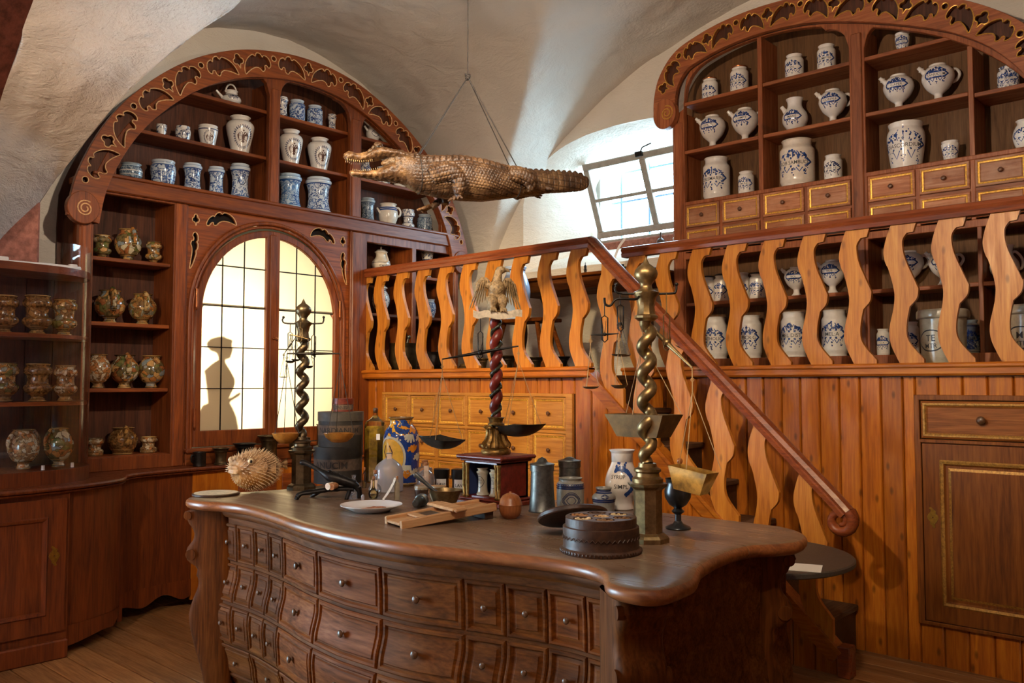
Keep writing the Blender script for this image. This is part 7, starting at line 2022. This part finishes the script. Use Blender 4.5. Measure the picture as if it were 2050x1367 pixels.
def remeshed(m_, voxel, smooth_it=2):
    me = m_.mesh('raw', []) if False else bpy.data.meshes.new('raw')
    me.from_pydata(m_.v, [], m_.f)
    bm = bmesh.new(); bm.from_mesh(me); bmesh.ops.recalc_face_normals(bm, faces=bm.faces); bm.to_mesh(me); bm.free()
    o = bpy.data.objects.new('raw', me); COL.objects.link(o)
    md = o.modifiers.new('r', 'REMESH'); md.mode = 'VOXEL'; md.voxel_size = voxel
    if smooth_it: sm_ = o.modifiers.new('s', 'SMOOTH'); sm_.iterations = smooth_it; sm_.factor = .5
    dg = bpy.context.evaluated_depsgraph_get()
    out_ = bpy.data.meshes.new_from_object(o.evaluated_get(dg))
    bpy.data.objects.remove(o); bpy.data.meshes.remove(me)
    out_.polygons.foreach_set('use_smooth', [True] * len(out_.polygons))
    return out_
# ---- crocodile: snout at x 0, tail at x 1.45
BODY = [(.27, .118, -.035, .062), (.31, .116, -.050, .075), (.353, .106, -.080, .085), (.413, .092, -.108, .095), (.525, .090, -.131, .115), (.654, .092, -.148, .128), (.783, .072, -.153, .124), (.912, .040, -.139, .105), (.998, .030, -.128, .085), (1.084, .021, -.120, .062), (1.17, .017, -.108, .046), (1.30, .012, -.102, .036), (1.385, .006, -.096, .030), (1.425, -.010, -.088, .024), (1.447, -.035, -.070, .014)]
UPPER = [(.0, .104, .084, .018), (.012, .115, .072, .030), (.04, .116, .064, .034), (.075, .110, .060, .032), (.12, .116, .060, .042), (.155, .132, .066, .054), (.18, .148, .072, .060), (.21, .144, .078, .064), (.26, .132, .076, .072), (.32, .120, .060, .078)]
LOWER = [(.024, .012, -.006, .014), (.035, .014, -.016, .026), (.07, .010, -.022, .028), (.12, .012, -.028, .036), (.17, .018, -.036, .046), (.21, .034, -.042, .056), (.25, .064, -.048, .064), (.29, .092, -.054, .070), (.33, .10, -.066, .078)]
MEMB = [(.205, .062, .046, .014), (.225, .084, .034, .030), (.26, .093, .034, .048), (.31, .10, .02, .06)]
cm_ = MB(); loft_x(cm_, BODY, 36, 90, .9); loft_x(cm_, UPPER, 22, 40); loft_x(cm_, LOWER, 22, 40); loft_x(cm_, MEMB, 18, 20)
for sg in (-1, 1):
    cm_.ell((.185, sg * .034, .147), .026, .018, .018, 12, 8); cm_.ell((.030, sg * .012, .112), .012, .009, .007, 10, 6); cm_.ell((.145, sg * .03, .118), .02, .012, .012, 10, 6)
    # front leg
    cm_.tube(crom([(.47, sg * .085, -.03), (.52, sg * .125, -.015), (.575, sg * .140, -.03), (.600, sg * .142, -.075), (.588, sg * .135, -.145)], 4), [.048] * 5 + [.043] * 5 + [.036] * 5 + [.028, .024], 12)
    if sg > 0: cm_.tube(crom([(.55, .09, -.13), (.52, .085, -.155), (.49, .08, -.175)], 4), .016, 8)
    hx, hy, hz = (.588, sg * .135, -.155) if sg < 0 else (.485, .08, -.178)
    for q in range(4):
        dx = -.03 - .012 * q if sg > 0 else .012 - .016 * q
        cm_.tube([(hx, hy, hz + .01), (hx + dx * .6, hy + sg * (.012 - .012 * q) , hz - .004), (hx + dx * 1.3, hy + sg * (.03 - .022 * q), hz - .018)], [.010, .007, .004], 7)
    # hind leg folded back
    cm_.tube(crom([(.93, sg * .085, -.02), (.99, sg * .115, -.035), (1.04, sg * .115, -.075), (1.02, sg * .10, -.105)], 4), [.046] * 4 + [.040] * 4 + [.030] * 5, 12)
    cm_.tube(crom([(1.02, sg * .10, -.10), (1.07, sg * .09, -.098), (1.13, sg * .075, -.092)], 4), [.022] * 4 + [.018] * 5, 10)
    for q in range(4): cm_.tube([(1.12, sg * .078, -.092), (1.15, sg * (.065 + .012 * q), -.086 - .006 * q), (1.185, sg * (.055 + .02 * q), -.086 - .010 * q)], [.009, .007, .004], 7)
crme = remeshed(cm_, .0042, 2)
nv = len(crme.vertices)
co_ = np.empty(nv * 3); crme.vertices.foreach_get('co', co_); co_ = co_.reshape(-1, 3)
nn_ = np.empty(nv * 3); crme.vertices.foreach_get('normal', nn_); nn_ = nn_.reshape(-1, 3)
x, y, z = co_.T
xs = [r[0] for r in BODY]
zc = np.interp(x, xs, [(r[1] + r[2]) / 2 for r in BODY]); hz = np.interp(x, xs, [(r[1] - r[2]) / 2 for r in BODY]); hw = np.interp(x, xs, [r[3] for r in BODY])
th = np.arctan2(y / hw, (z - zc) / hz)              # 0 = along the back
arc = th * (hw + hz) * .5
def cell(u): return np.abs(u - np.round(u)) * 2     # 0 at centres, 1 at edges
def scute(a_, b_, pa, pb, k=4.0):
    d = np.maximum(cell(a_ / pa), cell(b_ / pb)); return np.clip((1 - d) * k, 0, 1)
body = np.clip((x - .34) / .05, 0, 1)
back = np.clip((1.05 - np.abs(th)) * 4, 0, 1)
side = np.clip((np.abs(th) - .95) * 4, 0, 1) * np.clip((2.35 - np.abs(th)) * 4, 0, 1)
belly = np.clip((np.abs(th) - 2.25) * 4, 0, 1)
rowj = np.round(arc / .030)
disp = body * (back * (.0085 * scute(x + .008 * np.mod(rowj, 2), arc, .036, .030, 3) + .0065 * np.clip(1 - cell(arc / .030) * 1.8, 0, 1) * np.clip(cell(x / .036 + .5), 0, 1))
     + side * .0058 * scute(x + .009 * np.mod(np.round(arc / .017), 2), arc, .018, .017, 2.5) + belly * .0042 * scute(x, arc, .034, .036, 5))
tail = np.clip((x - 1.06) / .06, 0, 1)
disp = disp * (1 - tail) + tail * (.005 * scute(x, arc, .036, .030, 4)) + tail * np.clip((.42 - np.abs(th)) * 6, 0, 1) * .010 * np.clip(1.2 - cell(x / .036) * 1.3, 0, 1)
head = np.clip((.34 - x) / .05, 0, 1)
nz_ = np.array([noise.noise(Vector((p[0] * 60, p[1] * 60, p[2] * 60))) for p in co_])
nz2 = np.array([noise.noise(Vector((p[0] * 160, p[1] * 160, p[2] * 160))) for p in co_])
disp = disp + head * .0045 * nz_ + .0012 * nz2
nk = np.clip((x - .29) / .03, 0, 1) * np.clip((.43 - x) / .03, 0, 1) * np.clip((.8 - np.abs(th)) * 4, 0, 1)
disp = disp + nk * .008 * scute(x, arc, .028, .026, 2)
co_ = co_ + nn_ * disp[:, None]
crme.vertices.foreach_set('co', co_.reshape(-1)); crme.update()
mt_, nt, b = new_mat('dried_crocodile_skin')
cc = coords(nt, False)
n1 = N(nt, 'ShaderNodeTexNoise', i_Scale=9.0, i_Detail=8.0, i_Roughness=.7); nt.links.new(cc, n1.inputs['Vector'])
r_ = ramp(nt, [(.30, lin(40, 27, 16)), (.5, lin(84, 58, 36)), (.7, lin(146, 112, 76))]); nt.links.new(n1.outputs[0], r_.inputs[0])
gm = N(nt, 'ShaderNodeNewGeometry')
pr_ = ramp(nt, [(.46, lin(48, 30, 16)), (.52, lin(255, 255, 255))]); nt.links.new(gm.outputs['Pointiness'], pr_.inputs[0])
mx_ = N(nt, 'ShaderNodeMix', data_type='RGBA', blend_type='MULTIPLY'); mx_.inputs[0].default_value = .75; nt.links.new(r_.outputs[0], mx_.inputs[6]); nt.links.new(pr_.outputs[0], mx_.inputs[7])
nt.links.new(mx_.outputs[2], b.inputs['Base Color']); b.inputs['Roughness'].default_value = .42; b.inputs['Specular IOR Level'].default_value = .5
n2 = N(nt, 'ShaderNodeTexVoronoi', i_Scale=140.0); nt.links.new(cc, n2.inputs['Vector']); bump(nt, b, n2.outputs['Distance'], .35, .004)
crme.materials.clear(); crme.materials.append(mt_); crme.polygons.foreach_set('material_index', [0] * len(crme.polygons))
CR = thing('crocodile', 'stuffed brown crocodile with open jaws hanging on cords under the vault', 'stuffed crocodile', (-3.774, 2.78, 2.742), math.atan2(.889, .458))
CR.rotation_euler = (0, -.079, math.atan2(.889, .458))
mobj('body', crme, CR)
tm = MB(); rg = random.Random(5)
for sg in (-1, 1):
    for k in range(13):
        xx = .012 + .011 * k + .002 * rg.random(); zt, zb, hw_ = interp_rows(UPPER, xx)
        tm.lathe([(.0024, 0), (.0014, -.005), (.0001, -.008 - .006 * rg.random())], 5, (xx, sg * hw_ * .86, zb + .003))
        xx = .04 + .011 * k; zt, zb, hw_ = interp_rows(LOWER, xx)
        tm.lathe([(.0022, 0), (.0013, .004), (.0001, .006 + .005 * rg.random())], 5, (xx, sg * hw_ * .86, zt - .003))
o = tm.build('teeth', plain('ivory_teeth', (176, 146, 104), .5), CR); o['kind'] = 'stuff'
for sg in (-1, 1):
    e = MB(); e.ell((.180, sg * .046, .136), .010, .006, .008, 10, 8); e.build('eye', M['black'], CR, 60)
# cords
CD = thing('hanging_cord', 'dark cord with a knot and four strands holding the crocodile', 'cord', (-3.46, 3.40, 3.36))
def cw_(xl, yl, zl): 
    return Vector((-3.774, 2.78, 2.742)) + CR.rotation_euler.to_matrix() @ Vector((xl, yl, zl))
kp = Vector((-3.46, 3.40, 3.36))
def strand(pts): 
    m_ = MB(); m_.tube([Vector(p) - kp for p in pts], .0032, 6); m_.build('strand', M['wire'], CD, 60)
strand([kp, Vector((-3.46, 3.40, vz(-3.46, 3.40) + .02))])
def around(xl, a0, a1, n=10):
    zt, zb, hw_ = interp_rows(BODY, xl)
    return [cw_(xl, (hw_ + .007) * sin(a0 + (a1 - a0) * k / n), (zt + zb) / 2 + ((zt - zb) / 2 + .008) * cos(a0 + (a1 - a0) * k / n)) for k in range(n + 1)]
for xl in (.405, .985):
    strand([kp] + around(xl, -.5, -3.14)); strand([kp] + around(xl, .5, 3.14))
m_ = MB()
for k in range(5): m_.tube([(.010 * cos(q * .7 + k), .010 * sin(q * .7 + k * 1.3), -.012 + .006 * k + .004 * sin(q)) for q in range(9)], .0045, 6, closed=True)
m_.build('knot', M['wire'], CD, 60)

# ---- pufferfish
PF = thing('pufferfish', 'inflated dried pufferfish bristling with spines at the table corner', 'stuffed fish', (-4.32, 2.59, 1.0), math.atan2(-.98, .14))
pm = MB(); PR = .112; PZ = .122
pm.ell((0, 0, PZ), .135, .118, .108, 40, 28)
pm.ell((.085, 0, PZ + .028), .062, .085, .060, 24, 16)            # blunt face
pm.ell((.125, 0, PZ + .020), .030, .052, .026, 20, 12)           # muzzle
pm.tube([(.142, -.040, PZ + .024), (.155, 0, PZ + .030), (.142, .040, PZ + .024)], .011, 10)
pm.tube([(.140, -.038, PZ + .002), (.150, 0, PZ - .002), (.140, .038, PZ + .002)], .012, 10)
for sg in (-1, 1):
    pm.ell((.086, sg * .070, PZ + .058), .026, .022, .024, 14, 10)
    pm.ell((.02, sg * .118, PZ + .02), .010, .014, .030, 10, 8)     # pectoral root
pm.tube(crom([(-.12, 0, PZ + .01), (-.16, 0, PZ + .01), (-.185, 0, PZ + .02)], 3), [.03, .027, .024, .020, .016, .014, .012], 10)
pme = remeshed(pm, .0045, 3)
pco = np.empty(len(pme.vertices) * 3); pme.vertices.foreach_get('co', pco); pco = pco.reshape(-1, 3)
pno = np.empty(len(pme.vertices) * 3); pme.vertices.foreach_get('normal', pno); pno = pno.reshape(-1, 3)
dd_ = np.array([.0035 * noise.noise(Vector((p[0] * 45, p[1] * 45, p[2] * 45))) + .002 * noise.noise(Vector((p[0] * 110, p[1] * 110, p[2] * 110))) for p in pco])
pco2 = pco + pno * dd_[:, None]; pme.vertices.foreach_set('co', pco2.reshape(-1)); pme.update()
mt_, nt, b = new_mat('dried_pufferfish_skin')
cc = coords(nt, False); sp_ = N(nt, 'ShaderNodeSeparateXYZ'); nt.links.new(cc, sp_.inputs[0])
n1 = N(nt, 'ShaderNodeTexNoise', i_Scale=24.0, i_Detail=7.0, i_Roughness=.7); nt.links.new(cc, n1.inputs['Vector'])
r1 = ramp(nt, [(.34, lin(112, 78, 52)), (.6, lin(204, 160, 112))]); nt.links.new(n1.outputs[0], r1.inputs[0])
r2 = ramp(nt, [(.36, lin(152, 98, 40)), (.62, lin(206, 152, 74))]); nt.links.new(n1.outputs[0], r2.inputs[0])
mr_ = N(nt, 'ShaderNodeMapRange'); mr_.inputs[1].default_value = .07; mr_.inputs[2].default_value = .14; nt.links.new(sp_.outputs[2], mr_.inputs[0])
mx_ = N(nt, 'ShaderNodeMix', data_type='RGBA'); nt.links.new(mr_.outputs[0], mx_.inputs[0]); nt.links.new(r2.outputs[0], mx_.inputs[6]); nt.links.new(r1.outputs[0], mx_.inputs[7])
nt.links.new(mx_.outputs[2], b.inputs['Base Color']); b.inputs['Roughness'].default_value = .45; bump(nt, b, n1.outputs[0], .4, .006)
pme.materials.clear(); pme.materials.append(mt_); pme.polygons.foreach_set('material_index', [0] * len(pme.polygons))
mobj('body', pme, PF)
spm = MB(); rg = random.Random(11); ga = pi * (3 - sqrt(5)); NS = 620
for k in range(NS):
    zz = 1 - 2 * (k + .5) / NS; rr = sqrt(1 - zz * zz); a_ = ga * k
    d = Vector((rr * cos(a_), rr * sin(a_), zz))
    if d.x > .78 and abs(d.y) < .5 and -.25 < d.z < .6: continue
    p = Vector((d.x * .133, d.y * .116, PZ + d.z * .106))
    if d.x > .3 and d.z > -.1: p += Vector((.03, 0, .008)) * min(1, (d.x - .3) * 2)
    nrm = (d + Vector((-.75, 0, -.10 + .25 * (d.z > .3)))).normalized() if d.x > -.6 else (d + Vector((-.2, 0, -.05))).normalized()
    ln = rg.uniform(.018, .034) * (.55 if d.x > .5 else 1) * (.7 if d.z < -.6 else 1)
    q = nrm.to_track_quat('Z', 'Y').to_matrix(); b0 = len(spm.v)
    spm.lathe([(.0024, -.006), (.0015, ln * .5), (.0001, ln)], 5, capb=False)
    spm.v[b0:] = [tuple(p + q @ Vector(v)) for v in spm.v[b0:]]
spm.v = [(v[0], v[1], max(v[2], .0005)) for v in spm.v]
o = spm.build('spines', plain('pale_spine', (216, 184, 142), .5, 0, 60, .2), PF, 60); o['kind'] = 'stuff'
for sg in (-1, 1):
    e = MB(); e.ell((.096, sg * .084, PZ + .060), .018, .012, .018, 14, 10); e.build('eye', plain('glass_eye', (214, 190, 150), .15), PF, 60)
    e = MB(); e.ell((.103, sg * .094, PZ + .060), .008, .004, .009, 10, 8); e.build('pupil', M['black'], PF, 60)
    fm = MB()
    fm.grid(lambda u, v: (.0 - .035 * v, sg * (.112 + .018 * v), PZ + .015 + (u - .5) * .040 * (.5 + v) + .004 * sin(u * 18)), 12, 4); fm.grid(lambda u, v: (-.002 - .035 * v, sg * (.113 + .018 * v), PZ + .015 + (u - .5) * .040 * (.5 + v) + .004 * sin(u * 18)), 12, 4)
    fm.build('pectoral_fin', mt_, PF, 60)
fm = MB()
for dx in (0, .002): fm.grid(lambda u, v: (-.18 - .05 * v, dx + .003 * sin(u * 14), PZ + .02 + (u - .5) * (.022 + .05 * v)), 10, 4)
fm.build('tail_fin', mt_, PF, 60)

# ---- carved eagle on the red column (local to the stand: base at z 1.0)
EG = thing('carved_eagle', 'carved gilded eagle with half spread wings above the red column', 'eagle carving', (-3.015, 3.17, 1.952), math.atan2(-.737, .676) + .25)
em = MB()      # faces local +x
em.ell((.0, 0, .110), .040, .044, .070, 24, 18); em.ell((.012, 0, .135), .038, .040, .045, 20, 14)
em.tube(crom([(.01, 0, .16), (.016, .004, .195), (.012, .012, .225)], 4), [.028, .027, .025, .023, .021, .020, .019, .019, .019], 14)
em.ell((.014, .022, .232), .020, .026, .018, 16, 12)
em.tube([(.016, .042, .232), (.018, .060, .230), (.018, .068, .220)], [.010, .007, .002], 10)
for sg in (-1, 1):
    em.tube(crom([(.01, sg * .022, .085), (.03, sg * .026, .062), (.034, sg * .026, .035)], 4), [.028, .029, .029, .028, .026, .022, .018, .016, .014], 12)
    for q in range(3): em.tube([(.034, sg * .026, .036), (.052, sg * .026 + (q - 1) * .012, .026), (.060, sg * .026 + (q - 1) * .016, .012)], [.008, .006, .003], 7)
    em.tube([(.0, sg * .035, .15), (-.008, sg * .062, .165), (-.012, sg * .082, .150)], [.020, .018, .014], 10)
em.tube([(-.03, 0, .06), (-.05, 0, .03), (-.058, 0, .0)], [.022, .022, .016], 10, flat=1.6)
eme = remeshed(em, .0035, 2)
ev = np.empty(len(eme.vertices) * 3); eme.vertices.foreach_get('co', ev); ev = ev.reshape(-1, 3); en = np.empty(len(eme.vertices) * 3); eme.vertices.foreach_get('normal', en); en = en.reshape(-1, 3)
fe = np.array([.0022 * max(0, 1 - 2 * abs((p[2] * 70 + .5 * round(math.atan2(p[1], p[0]) * 5)) % 1 - .5)) for p in ev])
eme.vertices.foreach_set('co', (ev + en * fe[:, None]).reshape(-1)); eme.update()
eme.materials.clear(); eme.materials.append(M['eagle']); eme.polygons.foreach_set('material_index', [0] * len(eme.polygons))
mobj('body', eme, EG)
for sg in (-1, 1):
    wg = MB()
    for row, (cnt, ln, zr) in enumerate(((6, .125, .0), (6, .085, .010), (5, .05, .018))):
        for k in range(cnt):
            u = k / (cnt - 1)
            r0 = Vector((-.012 + zr * .5, sg * (.045 + .048 * u), .172 - .020 * u + .006 * row))
            dirv = Vector((-.05, sg * (.10 + .22 * u), -1 + .10 * u)).normalized()
            L_ = ln * (.78 + .30 * u); P_ = [r0 + dirv * L_ * q + Vector((zr * (1 - q), 0, 0)) for q in (0, .2, .5, .8, .95, 1)]
            wg.tube(P_, [.006, .0095, .0105, .0095, .006, .002], 8, flat=.34)
    wg.tube(crom([(.0, sg * .036, .150), (-.004, sg * .055, .180), (-.008, sg * .080, .176), (-.01, sg * .098, .152)], 4), [.014] * 8 + [.010] * 5, 10)
    o = wg.build('wing', M['eagle'], EG, 60)
rb = MB()
rbp = crom([(.03, -.125, .008), (.035, -.10, -.002), (.042, -.06, .006), (.048, 0, -.004), (.044, .06, .004), (.038, .10, .014), (.03, .13, .012)], 6)
n_r = len(rbp) - 1
for dx in (0, -.004): rb.grid(lambda u, v: tuple(rbp[int(round(u * n_r))] + Vector((dx, 0, -.020 + .036 * v))), n_r, 2)
rb.build('ribbon', M['scroll'], EG, 50)
bs = MB(); bs.ell((0, 0, .008), .048, .075, .020, 24, 10); bs.build('mound', M['oldgold'], EG, 60)
